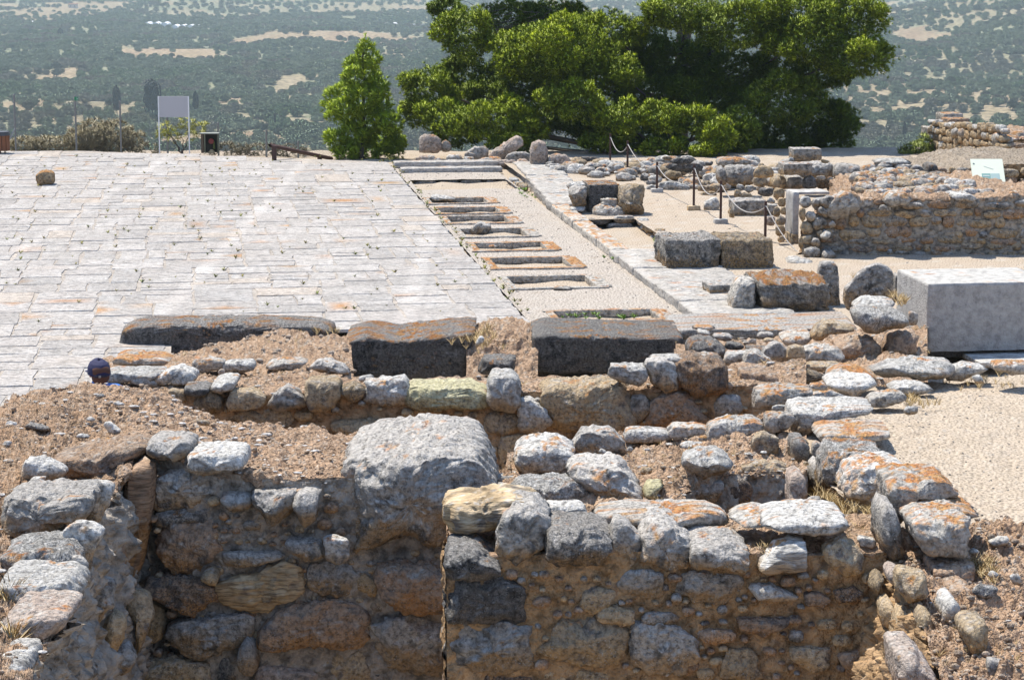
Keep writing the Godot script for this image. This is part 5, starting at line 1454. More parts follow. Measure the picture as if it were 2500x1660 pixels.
func mortared_wall() -> void:
	var w := thing("rubble_wall", "middle rubble wall set in smooth orange-brown mortar, in front of the dark kerb blocks", "rubble wall")
	var top := loft([[Vector3(-3.96, 1.21, -22.9), Vector3(-3.6, 1.2, -22.9), Vector3(-3.18, 1.2, -22.9), Vector3(-2.37, 1.18, -22.9), Vector3(-1.4, 1.15, -22.9), Vector3(-.34, 1.17, -22.9), Vector3(.72, 1.18, -22.9), Vector3(1.77, 1.26, -22.9), Vector3(2.45, 1.35, -22.9), Vector3(2.87, 1.38, -22.9)], [Vector3(-3.8, 1.21, -21.95), Vector3(-3.46, 1.19, -21.95), Vector3(-3.05, 1.19, -21.95), Vector3(-2.28, 1.18, -21.95), Vector3(-1.34, 1.21, -21.95), Vector3(-.33, 1.21, -21.95), Vector3(.69, 1.21, -21.95), Vector3(1.7, 1.25, -21.95), Vector3(2.35, 1.27, -21.95), Vector3(2.76, 1.27, -21.95)], [Vector3(-3.8, .99, -22.05), Vector3(-3.46, .97, -22.05), Vector3(-3.05, .97, -22.05), Vector3(-2.28, .96, -22.05), Vector3(-1.34, .99, -22.05), Vector3(-.33, .99, -22.05), Vector3(.69, .99, -22.05), Vector3(1.7, 1.03, -22.05), Vector3(2.35, 1.05, -22.05), Vector3(2.76, 1.05, -22.05)]], 260, 100, 0.06, 1.8, "earth", 11.0, false, 0.6)
	part("earth_top", top, M.earth, w)
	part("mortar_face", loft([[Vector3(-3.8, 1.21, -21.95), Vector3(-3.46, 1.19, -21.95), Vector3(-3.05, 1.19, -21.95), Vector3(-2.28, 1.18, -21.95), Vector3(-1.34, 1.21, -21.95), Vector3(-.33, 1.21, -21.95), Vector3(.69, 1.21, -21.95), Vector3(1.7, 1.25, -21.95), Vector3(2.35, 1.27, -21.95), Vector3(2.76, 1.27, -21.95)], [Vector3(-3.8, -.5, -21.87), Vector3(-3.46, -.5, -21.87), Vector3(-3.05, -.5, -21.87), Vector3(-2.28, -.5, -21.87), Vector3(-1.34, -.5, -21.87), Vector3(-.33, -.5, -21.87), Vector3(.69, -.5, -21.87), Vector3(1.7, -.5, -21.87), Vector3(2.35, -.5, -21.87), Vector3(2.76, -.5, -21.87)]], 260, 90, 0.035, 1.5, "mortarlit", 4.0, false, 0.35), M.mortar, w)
	part("back_face", loft([[Vector3(2.87, 1.38, -22.9), Vector3(2.45, 1.35, -22.9), Vector3(1.77, 1.26, -22.9), Vector3(.72, 1.18, -22.9), Vector3(-.34, 1.17, -22.9), Vector3(-1.4, 1.15, -22.9), Vector3(-2.37, 1.18, -22.9), Vector3(-3.18, 1.2, -22.9), Vector3(-3.6, 1.2, -22.9), Vector3(-3.96, 1.21, -22.9)], [Vector3(2.87, -.6, -23), Vector3(2.45, -.6, -23), Vector3(1.77, -.6, -23), Vector3(.72, -.6, -23), Vector3(-.34, -.6, -23), Vector3(-1.4, -.6, -23), Vector3(-2.37, -.6, -23), Vector3(-3.18, -.6, -23), Vector3(-3.6, -.6, -23), Vector3(-3.96, -.6, -23)]], 120, 40, 0.06, 1.6, "mortar", 4.0, false, 0.5), M.mortar, w)
	s(w, -1.165, 1.211, -22, .14, "w", 267, 42, 26, [-.23, -.07, -.19, .03, -.23, .1, .17, .14, .21, 0, .19, -.11, -.07, -.13], "", 9, 1)
	s(w, -.609, 1.164, -22.05, .3, "y", 268, 64, 39, [-.4, -.05, -.39, .1, -.19, .11, .22, .11, .38, .06, .43, -.02, .43, -.1, .14, -.1, -.26, -.12, -.37, -.09], "", 9, 1, "stone", 0.0, .02)
	s(w, -.078, 1.224, -21.95, .3, "w", 269, 30, 18, [-.15, -.09, -.15, .09, -.12, .17, .08, .17, .15, .09, .16, -.12, .08, -.18, -.11, -.15], "", 9, 1)
	s(w, .194, .995, -21.864, .129, "w", 270, 33, 20, [-.14, -.06, -.14, .17, -.02, .17, .12, .08, .2, -.05, .04, -.16, -.12, -.13], "", 9, 1)
	s(w, .723, 1.065, -22.11, .35, "b", 271, 64, 39, [-.45, .08, -.45, .18, -.32, .21, .32, .23, .38, .11, .46, -.13, .28, -.23, .04, -.23, -.19, -.24, -.35, -.18], "", 9, 1)
	s(w, 1.196, 1.065, -21.941, .081, "g", 272, 21, 13, [-.1, .02, -.09, .12, .06, .12, .12, 0, .06, -.1, -.05, -.16], "", 9, 1)
	s(w, 1.532, 1.029, -21.95, .14, "r", 273, 62, 38, [-.29, -.12, -.23, .11, -.06, .19, .09, .18, .27, -.02, .35, -.1, .19, -.15], "", 9, 1)
	s(w, 1.089, 1.405, -21.866, .131, "w", 274, 35, 21, [-.19, -.02, -.18, .08, .01, .08, .15, .08, .18, -.05, .09, -.11, -.08, -.08], "", 9, 1)
	s(w, 1.403, 1.395, -21.9, .14, "g", 275, 31, 19, [-.18, .11, -.14, .14, 0, .14, .13, .08, .15, -.13, .03, -.17, -.09, -.09], "", 9, 1)
	s(w, 1.769, 1.361, -22.06, .3, "r", 276, 49, 30, [-.26, -.08, -.24, .13, -.09, .18, .19, .15, .24, .06, .25, -.11, .16, -.18, -.08, -.16], "", 9, 1)
	s(w, 1.865, 1.459, -22.255, .11, "o", 277, 29, 17, [-.16, -.02, -.06, .07, .04, .07, .15, -.04, .09, -.07], "", 9, 1)
	s(w, 1.467, 1.49, -22.175, .15, "w*.5", 278, 40, 24, [-.2, -.01, -.15, .02, .06, .03, .22, 0, .03, -.03], "", 9, 1)
	s(w, 2.219, 1.343, -23.059, .117, "w*.5", 279, 30, 18, [-.14, -.01, -.09, .06, .04, .06, .19, .06, .09, -.02, .04, -.07, -.11, -.09], "", 9, 1)
	s(w, 2.418, 1.335, -22.9, .14, "o*.4", 280, 43, 26, [-.18, -.02, -.13, .1, -.03, .11, .15, -.02, .29, -.09, .04, -.07, -.15, -.04], "", 9, 1)
	s(w, 2.349, 1.254, -22.45, .3, "r", 281, 40, 24, [-.19, -.09, -.18, .1, -.05, .1, .14, .07, .23, -.01, .21, -.09, .05, -.09, -.1, -.09], "", 9, 1)
	s(w, 2.711, 1.192, -24.053, .106, "g", 282, 24, 14, [-.17, .01, -.08, .12, .02, .14, .11, .06, .12, -.14, 0, -.14], "", 9, 1)
	s(w, 2.875, 1.227, -23.838, .075, "b", 283, 17, 10, [-.079, -.118, -.075, .103, -.006, .11, .117, .084, .067, -.044, -.001, -.136], "", 9, 1)
	s(w, 2.778, 1.227, -22.68, .16, "b", 284, 42, 26, [-.19, -.08, -.14, .08, .01, .12, .11, .05, .26, 0, .05, -.09], "", 9, 1)
	s(w, 3.196, 1.148, -24.389, .178, "o*.5", 285, 43, 26, [-.24, -.06, -.24, .04, -.05, .09, .16, .09, .26, -.02, .2, -.07, -.11, -.09], "", 9, 1)
	s(w, 3.16, 1.111, -23.875, .149, "b", 286, 37, 22, [-.21, 0, -.14, .03, .2, .03, .12, -.04, -.06, -.04], "", 9, 1)
	s(w, -1.335, .877, -22.032, .264, "c", 287, 64, 39, [-.42, .02, -.33, .07, -.1, .08, .28, .08, .31, -.05, .28, -.1, .06, -.1, -.3, -.03], "", 9, 1)
	s(w, -.813, .876, -22.05, .14, "g", 288, 24, 14, [-.114, -.071, -.089, .044, -.024, .118, .056, .061, .144, -.071], "", 9, 1)
	s(w, -.557, .917, -22.05, .14, "b", 289, 29, 17, [-.16, .02, -.11, .08, 0, .03, .14, .02, .14, -.07, 0, -.05], "", 9, 1)
	s(w, -.099, .912, -22, .14, "b", 290, 35, 21, [-.18, -.08, -.17, .05, -.1, .11, .11, .11, .18, .03, .16, -.1, -.05, -.11], "", 9, 1)
	s(w, -.31, .684, -22, .14, "b", 291, 45, 27, [-.27, .1, -.01, .1, .19, 0, .15, -.14, -.02, -.09], "", 9, 1)
	s(w, .021, .635, -22, .14, "c", 292, 32, 19, [-.17, .07, -.1, .17, .15, .19, .17, .01, .06, -.21, -.1, -.22], "", 9, 1)
	s(w, .531, .74, -22.05, .14, "g", 293, 23, 14, [-.151, .03, .091, .046, .091, -.02, .027, -.069], "", 9, 1)
	s(w, -1.497, 1.213, -21.943, .086, "b", 294, 23, 14, [-.133, .028, -.004, .072, .092, .072, .107, -.021, -.022, -.101], "", 9, 1)
	s(w, -1.365, 1.2, -21.967, .033, "w", 295, 12, 8, [-.043, -.001, -.01, .053, .046, -.001, .005, -.052], "", 9, 1)
	s(w, 2.022, 1.082, -22, .14, "w", 296, 27, 16, [-.12, -.12, -.13, .04, -.06, .11, .11, .11, .15, -.06, .05, -.09], "", 9, 1)
	s(w, -1.399, 1.237, -22.515, .049, "w", 297, 17, 10, [-.085, -.027, -.07, .018, .065, .041, .079, -.012, .004, -.035], "", 3.2, 1)
	s(w, -2.943, 1.247, -21.9, .2, "k", 298, 25, 15, [-.124, -.021, -.106, .043, .116, .043, .138, -.015, .018, -.047, -.078, -.053], "", 8, 1)
	s(w, -2.7, 1.276, -22.05, .3, "w", 299, 24, 14, [-.122, -.047, -.113, .017, -.032, .054, .128, .054, .094, -.034, -.003, -.06], "", 9, 1)
	s(w, -2.846, 1.12, -21.9, .14, "b", 300, 28, 17, [-.14, .02, -.07, .1, .03, .12, .14, .05, .13, -.06, 0, -.12, -.11, -.09], "", 3, 1)
	s(w, -2.495, 1.147, -21.919, .137, "b", 301, 37, 22, [-.18, -.02, -.13, .09, .06, .1, .2, .03, .19, -.05, -.01, -.1, -.15, -.1], "", 9, 1)
	s(w, -2.1, 1.158, -21.868, .137, "g", 302, 37, 22, [-.19, -.05, -.11, .06, .01, .14, .11, .08, .2, -.05, .08, -.08, -.07, -.11], "", 9, 1)
	s(w, -1.769, 1.211, -21.925, .25, "b", 303, 32, 19, [-.16, .04, -.15, .13, .04, .13, .16, .13, .17, -.02, .1, -.13, -.03, -.16, -.14, -.13], "", 9, 1)
	s(w, -2.334, .943, -22.05, .14, "b", 304, 61, 37, [-.33, .02, -.26, .08, .03, .11, .25, .09, .31, -.01, .18, -.09, -.08, -.13, -.2, -.08], "", 9, 1)
	s(w, -2.734, .935, -22.1, .14, "g", 305, 26, 16, [-.14, .001, -.026, .051, .135, .026, .102, -.032, -.076, -.048], "", 9, 1)
	s(w, -3.136, 1.182, -21.937, .075, "b", 306, 20, 12, [-.11, -.004, -.06, .067, .068, .043, .097, -.068, -.015, -.052], "", 9, 1)
	s(w, -1.952, .985, -22, .14, "b", 307, 18, 11, [-.102, .001, -.069, .042, .091, .05, .074, -.032, -.023, -.065], "", 9, 1)
	s(w, -1.491, 1.214, -21.95, .14, "b", 308, 24, 14, [-.135, .037, .009, .086, .121, .037, .088, -.061, -.041, -.093], "", 9, 1)
	s(w, -3.127, 1.096, -24.06, .119, "o", 310, 29, 17, [-.16, -.07, -.13, .07, .02, .07, .18, .05, .17, -.03, .02, -.07, -.07, -.09], "", 9, 1)
	s(w, -2.801, 1.079, -24.063, .126, "w", 311, 31, 19, [-.18, -.05, -.16, .04, 0, .06, .16, .06, .17, -.03, .03, -.06], "", 9, 1)
	s(w, -2.314, 1.095, -24.082, .163, "o*.6", 312, 40, 24, [-.22, -.03, -.19, .02, -.05, .05, .13, .05, .23, .04, .13, -.04, -.05, -.06], "", 9, 1)
	s(w, -1.823, 1.172, -23.48, .159, "g", 313, 40, 24, [-.22, 0, -.11, .08, .01, .08, .13, .03, .23, -.06, .07, -.07, -.08, -.05], "", 3, 1)
	s(w, 3.852, .906, -26.15, .3, "r", 314, 42, 26, [-.29, .06, -.08, .14, .11, .14, .23, .04, .21, -.12, .02, -.17, -.17, -.08], "", 9, 1)
	s(w, 4.318, .949, -26.15, .3, "r", 315, 31, 19, [-.19, -.07, -.12, .12, .09, .16, .18, .14, .17, -.05, .02, -.16, -.17, -.14], "", 9, 1)
	s(w, 2.578, .741, -27.245, .091, "k", 320, 19, 11, [-.111, -.019, -.091, .052, .064, .033, .142, -.019, .01, -.05], "", 9, 1)
	s(w, 2.842, .737, -27.059, .118, "k", 321, 26, 16, [-.15, 0, -.15, .04, .05, .02, .18, .04, .09, -.03, 0, -.05], "", 9, 1)
	s(w, 3.252, .888, -26.95, .3, "o*.5", 322, 33, 20, [-.2, .01, -.07, .05, .22, .07, .17, .02, .12, -.04, -.11, -.08], "", 9, 1)
	s(w, 3.076, .669, -28.028, .057, "b", 323, 12, 8, [-.092, -.001, -.047, .034, .067, .021, .057, -.045], "", 9, 1)
	s(w, 2.869, .665, -28.018, .037, "o", 324, 12, 8, [-.056, .004, -.034, .031, .046, .027, .047, -.029, -.033, -.029], "", 9, 1)
	s(w, 2.368, .598, -29.1, .14, "w", 325, 12, 8, [-.087, -.009, -.076, .037, .094, .002, .084, -.032], "", 9, 1)
	s(w, 2.419, .573, -29.6, .14, "o", 326, 20, 12, [-.17, 0, -.14, .03, .12, .02, .19, -.02, -.11, -.02], "", 9, 1)
	s(w, 2.569, .634, -28.554, .108, "g", 327, 22, 13, [-.15, 0, -.1, .04, .07, .03, .15, -.02, .02, -.05], "", 9, 1)
	s(w, 3.079, .65, -28.546, .091, "g", 328, 19, 11, [-.131, -.014, -.063, .038, .075, .038, .123, -.014, .008, -.045], "", 9, 1)
	s(w, 3.608, 1.029, -26.697, .195, "b", 329, 43, 26, [-.23, -.1, -.16, .03, -.05, .1, .13, .07, .31, .03, .23, -.02, -.06, -.04, -.12, -.13], "", 9, 1)
	chink(w, -2.7, .78, -21.91, .08, "c", 622)
	chink(w, -1.62, .56, -21.91, .08, "c", 694)
	chink(w, -2.87, .79, -21.91, .052, "c", 374)
	chink(w, 1.28, .64, -21.91, .08, "b", 898)
	chink(w, -2.02, .47, -21.91, .044, "c", 874)
	chink(w, 1.48, .61, -21.91, .08, "g", 681)
	chink(w, 2.12, .53, -21.91, .044, "b", 239)
	chink(w, 1.11, .55, -21.91, .064, "c", 757)
	chink(w, -.56, .67, -21.91, .064, "g", 903)
	chink(w, -2.2, .8, -21.91, .052, "b", 715)
	chink(w, 2.14, .65, -21.91, .044, "c", 265)
	chink(w, -1.89, .66, -21.91, .064, "c", 556)
	chink(w, -1.85, .49, -21.91, .104, "b", 583)
	chink(w, -1.49, .74, -21.91, .052, "c", 148)
	chink(w, -2.12, .55, -21.91, .08, "b", 461)
	chink(w, -.62, .81, -21.91, .044, "b", 820)
	chink(w, -.38, .81, -21.91, .044, "b", 323)
	chink(w, -1.8, .62, -21.91, .044, "b", 428)
	chink(w, .24, 1.14, -21.91, .036, "g", 399)
	chink(w, -2.34, .78, -21.91, .044, "b", 469)
	chink(w, -2.46, .78, -21.91, .036, "g", 518)
	chink(w, -1.41, 1.1, -21.91, .044, "g", 181)
	chink(w, -.98, 1.01, -21.91, .064, "c", 924)
	chink(w, -1.24, 1.05, -21.91, .036, "b", 580)
	chink(w, -2.67, .88, -21.91, .036, "g", 592)
	chink(w, -2.45, .55, -21.91, .08, "c", 36)
	chink(w, -.15, .47, -21.91, .052, "b", 959)
	chink(w, -1.72, .82, -21.91, .036, "c", 370)
	chink(w, -1.01, .88, -21.91, .036, "c", 814)
	chink(w, 1.75, 1.12, -21.91, .036, "b", 883)
	chink(w, -2.33, .52, -21.91, .044, "b", 247)
	chink(w, -1.03, .76, -21.91, .052, "c", 582)
	chink(w, -2.23, .66, -21.91, .052, "b", 19)
	chink(w, -1.93, .81, -21.91, .036, "g", 938)
	chink(w, -1.47, .57, -21.91, .036, "g", 914)
	chink(w, -1.99, .66, -21.91, .036, "c", 614)
	chink(w, -1.65, .78, -21.91, .044, "g", 629)
	chink(w, -.72, .72, -21.91, .044, "b", 961)
	chink(w, -3.01, .87, -21.91, .08, "g", 78)
	chink(w, -2.88, .86, -21.91, .036, "c", 886)
	chink(w, -2.53, .83, -21.91, .044, "g", 407)
	chink(w, 1.8, 1.03, -21.91, .044, "b", 187)
	chink(w, -1.66, 1.04, -21.91, .044, "g", 786)
	chink(w, -1.31, .62, -21.91, .052, "b", 11)
	chink(w, 1.25, .93, -21.91, .036, "b", 918)
	chink(w, -.5, 1.01, -21.91, .044, "b", 838)
	chink(w, -1.89, .89, -21.91, .052, "c", 34)
	chink(w, -2.53, .75, -21.91, .044, "c", 421)
	chink(w, -2.06, .79, -21.91, .08, "g", 405)
	chink(w, -1.34, .71, -21.91, .044, "c", 107)
	chink(w, -.36, .9, -21.91, .036, "b", 263)
	chink(w, -2.27, .59, -21.91, .036, "b", 877)
	chink(w, -2.68, 1.04, -21.91, .036, "c", 635)
	chink(w, -.94, .7, -21.91, .064, "b", 522)
	chink(w, 1.04, .81, -21.91, .044, "b", 416)
	chink(w, -2.22, .48, -21.91, .052, "c", 962)
	chink(w, -2.28, .74, -21.91, .044, "b", 191)
	chink(w, 2.18, 1.06, -21.91, .036, "b", 159)
	chink(w, -1.84, .78, -21.91, .064, "b", 606)
	chink(w, -.37, .99, -21.91, .052, "b", 286)
	strew("dry_grass", top, 70, spray(14, 1.0, 0.03, 0.75, 21, col(0.42, 0.31, 0.15), col(0.55, 0.43, 0.24), 0.5), M.dry, 0.05, 0.14, Color.WHITE, Color(0.8, 0.8, 0.8), 65, 0.6, 0.45, w)
	strew("stone_chips", top, 260, pebble(8), M.buff, 0.02, 0.1, col(0.6, 0.56, 0.5), col(0.85, 0.82, 0.78), 49, 0.5, 0.25, w, 0.45)


func kerb_and_loose() -> void:
	var bank := loft([[Vector3(-5.55, -.6, -31.8), Vector3(-4.58, -.6, -31.8), Vector3(-3.99, -.6, -31.8), Vector3(-3.17, -.6, -31.8), Vector3(-2.23, -.6, -31.8)], [Vector3(-5.17, .11, -29.6), Vector3(-4.27, .17, -29.6), Vector3(-3.72, .26, -29.6), Vector3(-3.01, .35, -30.2), Vector3(-2.12, .28, -30.2)], [Vector3(-4.54, .72, -26), Vector3(-3.75, .77, -26), Vector3(-3.27, .84, -26), Vector3(-2.59, .94, -26), Vector3(-1.78, .86, -26)], [Vector3(-4.04, 1.07, -23.1), Vector3(-3.33, 1.07, -23.1), Vector3(-2.91, 1.07, -23.1), Vector3(-2.31, 1.07, -23.1), Vector3(-1.56, 1.05, -23.1)]], 200, 110, 0.12, 1.5, "earth", 6.0, true, 0.5)
	var o := structure(part("earth_bank", bank, M.earth, self))
	strew("dry_grass", bank, 90, spray(14, 1.0, 0.03, 0.75, 21, col(0.42, 0.31, 0.15), col(0.55, 0.43, 0.24), 0.5), M.dry, 0.05, 0.14, Color.WHITE, Color(0.8, 0.8, 0.8), 62, 0.6, 0.45, o)
	strew("earth_clods", bank, 900, pebble(3), M.buff, 0.015, 0.09, col(0.42, 0.32, 0.23), col(0.6, 0.5, 0.4), 44, 0.4, 0.3, o)
	part("earth_bank", loft([[Vector3(-.57, .17, -32.6), Vector3(-.12, .19, -32.6), Vector3(.39, .17, -32.6)], [Vector3(-.58, .17, -31.5), Vector3(-.12, .23, -31.5), Vector3(.37, .17, -31.4)], [Vector3(-.6, .04, -30.9), Vector3(-.17, .09, -31), Vector3(.34, -.01, -30.9)], [Vector3(-.59, -.23, -30.2), Vector3(-.17, -.18, -30.2), Vector3(.33, -.23, -30.2)]], 60, 70, 0.1, 1.9, "earth", 16.0, true, 0.5), M.earth, self).set_meta("kind", "structure")
	var rb := loft([[Vector3(2.17, .09, -31), Vector3(2.96, .16, -30.9), Vector3(3.81, .23, -30.9), Vector3(4.67, .3, -30.9), Vector3(5.53, .32, -31.3)], [Vector3(2, .34, -28.6), Vector3(2.7, .49, -28.2), Vector3(3.46, .57, -28), Vector3(4.16, .71, -27.5), Vector3(4.83, .75, -27.3)], [Vector3(2.06, .88, -24.2), Vector3(2.53, .92, -24), Vector3(2.98, 1.03, -23.4), Vector3(3.52, 1.09, -23.2), Vector3(4.12, 1.08, -23.2)], [Vector3(1.96, 1.01, -23), Vector3(2.4, 1.04, -22.8), Vector3(2.88, 1.08, -22.6), Vector3(3.4, 1.16, -22.4), Vector3(4.01, 1.15, -22.6)]], 170, 140, 0.12, 1.6, "earth", 26.0, true, 0.5)
	o = structure(part("earth_bank", rb, M.earth, self))
	strew("dry_grass", rb, 170, spray(14, 1.0, 0.03, 0.75, 21, col(0.42, 0.31, 0.15), col(0.55, 0.43, 0.24), 0.5), M.dry, 0.05, 0.14, Color.WHITE, Color(0.8, 0.8, 0.8), 61, 0.6, 0.45, o)
	strew("stone_chips", rb, 260, pebble(8), M.buff, 0.02, 0.12, col(0.4, 0.34, 0.27), col(0.68, 0.64, 0.58), 54, 0.4, 0.3, o, 0.45)
	loose("huge dark lichened boulder with a pale flat top on the left wall", -.742, 1.324, -17.81, .9, "g*.1", 163, 96, 72, [-.55, .11, -.5, .22, -.32, .31, -.11, .34, .13, .36, .3, .35, .46, .32, .52, .26, .57, .16, .63, .03, .58, -.05, .53, -.15, .28, -.2, .26, -.38, .12, -.38, .01, -.33, -.11, -.34, -.24, -.42, -.44, -.41, -.46, -.26, -.54, -.06], "", 8, 1.1, 0.0, "loose_stone", "stone", 0)
	loose("long flat slab wholly orange with lichen at the edge of the dirt path", 2.759, 1.409, -19.17, .34, "o*1.0", 205, 44, 27, [-.29, 0, -.24, .05, -.15, .05, .17, .05, .32, .05, .36, .03, .32, -.01, .02, -.04, -.11, -.08, -.18, -.09], "", 6, .7, 0.0, "loose_stone", "stone", 0)
	loose("round domed stone covered in orange lichen beside the long pale boulder", 3.14, 1.392, -21.884, .28, "o*1.1", 212, 36, 22, [-.22, -.04, -.19, .04, -.06, .09, .09, .08, .21, .01, .27, -.05, .09, -.07, -.14, -.08], "", 2.6, .5, 0.0, "loose_stone", "stone", 0)
	loose("long pale weathered boulder sloping below the big concrete block", 3.806, 1.391, -22.17, .34, "w", 213, 48, 29, [-.43, 0, -.29, .05, 0, .09, .27, .09, .34, .07, .39, .01, .3, -.06, .08, -.08, -.14, -.08, -.35, -.07], "", 3.4, 1, 0.0, "loose_stone", "stone", 0)
	loose("rounded grey stone balanced on the heap above the dark pit", 1.491, 1.436, -17.872, .24, "w*.5", 255, 36, 22, [-.2, .02, -.17, .07, -.05, .11, .08, .11, .18, .05, .2, 0, .12, -.09, -.03, -.12, -.15, -.08], "", 2.8, 1, 0.0, "loose_stone", "stone", 0)
	loose("brown stone crusted with orange lichen beside the person's cap", -3.753, 1.212, -23.75, .3, "o*1.0", 309, 58, 35, [-.27, -.03, -.25, .04, -.18, .05, 0, .05, .13, .04, .32, 0, .25, -.05, -.01, -.05], "", 9, 1, 0.0, "loose_stone", "stone", 0)
	loose("big loose pale block perched on the rubble beside the concrete block", 4.043, 1.271, -25.96, .32, "w", 316, 40, 24, [-.31, .08, -.27, .11, -.1, .11, .16, .11, .31, .03, .31, -.07, -.09, -.14, -.12, -.14, -.25, -.06], "", 5, 1, 0.0, "loose_stone", "stone", 0)
	loose("white knobbly boulder half hidden behind the perched pale block", 4.102, 1.327, -26.75, .3, "w", 317, 45, 27, [-.26, -.06, -.23, -.02, -.14, .05, -.07, .06, .01, .05, .09, .05, .19, .05, .26, -.01, .13, -.05, -.08, -.05, -.18, -.05], "", 3, 1, 0.0, "loose_stone", "stone", 0)
	loose("small brown stone wedged against the left side of the concrete block", 4.639, 1.068, -27.225, .05, "o*.4", 318, 12, 8, [-.051, -.08, -.055, .081, .004, .087, .066, .038, .049, -.08], "", 3, 1, 0.0, "loose_stone", "stone", 0)
	loose("dark round boulder at the end of the long kerb slab", 2.225, .754, -27.09, .3, "k", 319, 36, 22, [-.23, .02, -.18, .11, -.05, .13, .11, .1, .24, -.01, .2, -.12, -.03, -.11, -.21, -.05], "", 2.8, 1, 0.0, "loose_stone", "stone", 0)
	loose("dark squared stone on the soil between two kerb blocks", -.174, .461, -27.625, .25, "k", 330, 38, 23, [-.23, -.08, -.16, .09, .03, .09, .22, .09, .19, -.08, -.16, -.1], "", 6, 1, 0.0, "loose_stone", "stone", 0)
	loose("thin grey flake leaning in the gap between two kerb blocks", -.392, .61, -28.33, .06, "w", 331, 12, 8, [-.07, -.073, -.004, .066, .062, .066, .053, .005, -.041, -.083], "", 9, 1, 0.0, "loose_stone", "stone", 0)
	loose("long dark kerb block with an orange edge nearest the person", -3.915, -.016, -32.135, .45, "k*.6", 332, 150, 93, [-1.45, -.22, -1.43, 0, -1.37, .21, -1.22, .28, -.94, .29, .12, .31, 1.3, .28, 1.49, .21, 1.49, .04, 1.4, -.2, .11, -.35, -.95, -.3], "", 7, .6, 0.0, "kerb_block", "kerb block", 0)
	loose("massive black-faced kerb block with an orange lichened top in the middle", -1.349, -.057, -31.675, .75, "k*.9", 333, 120, 90, [-.89, -.11, -.87, .23, -.57, .3, -.2, .24, .15, .28, .52, .32, .87, .35, .81, .1, .75, -.28, .71, -.32, -.02, -.3, -.41, -.3, -.8, -.24], "", 12, .5, 0.0, "kerb_block", "kerb block", 0)
	loose("longest dark kerb block with a grey top beside the round boulder", 1.145, .006, -31.675, .75, "k*.5", 334, 150, 112, [-1.02, -.26, -1.02, -.17, -.9, -.03, -.88, .23, -.69, .27, -.2, .25, .54, .23, 1.12, .23, 1.13, -.03, .75, -.11, .34, -.28, -.49, -.28], "", 12, .5, 0.0, "kerb_block", "kerb block", 0)
	loose("low flat pale kerb slab with orange stains right of the dark kerb blocks", 3.428, .16, -32.23, .7, "g*.6", 335, 120, 90, [-1.32, -.09, -1.3, .1, -.66, .08, -.03, .08, .55, .08, .76, .12, 1.22, .14, 1.23, -.09], "", 12, .4, 0.0, "kerb_block", "kerb block", 0)
	loose("stubby orange-crusted stone standing alone on the pale paving", -10.39, .151, -52.922, .2, "c*1.0", 336, 30, 18, [-.18, -.15, -.19, .07, -.11, .15, .02, .17, .15, .14, .19, .05, .17, -.13, .04, -.16], "far_stone", 9, .7, 0.0, "stone_stump", "stone", 0)
	loose("pale fallen column drum leaning on the rubble at the court's far end", -.148, .286, -58.593, .25, "p", 341, 27, 16, [-.48, -.29, -.41, -.09, .2, .31, .32, .37, .41, .26, .43, .11, -.14, -.29], "far_stone", 3, 1, 0.0, "fallen_column", "column drum", .01)
	loose("upright squarish pink-grey stone in front of the pine at the path's far end", .633, .321, -56.784, .2, "p*.3", 343, 12, 8, [-.2, -.33, -.2, .26, -.12, .34, .15, .33, .21, .25, .2, -.07, .18, -.33], "far_stone", 6, 1, 0.0, "standing_stone", "stone", 0)
	loose("pale squarish stone on the ground before the right-hand rubble wall", 4.804, -.003, -39.69, .3, "w", 409, 21, 13, [-.22, -.13, -.2, .1, -.08, .14, .27, .07, .22, -.06, .06, -.13], "far_stone", 5, 1, 0.0, "loose_stone", "stone", 0)


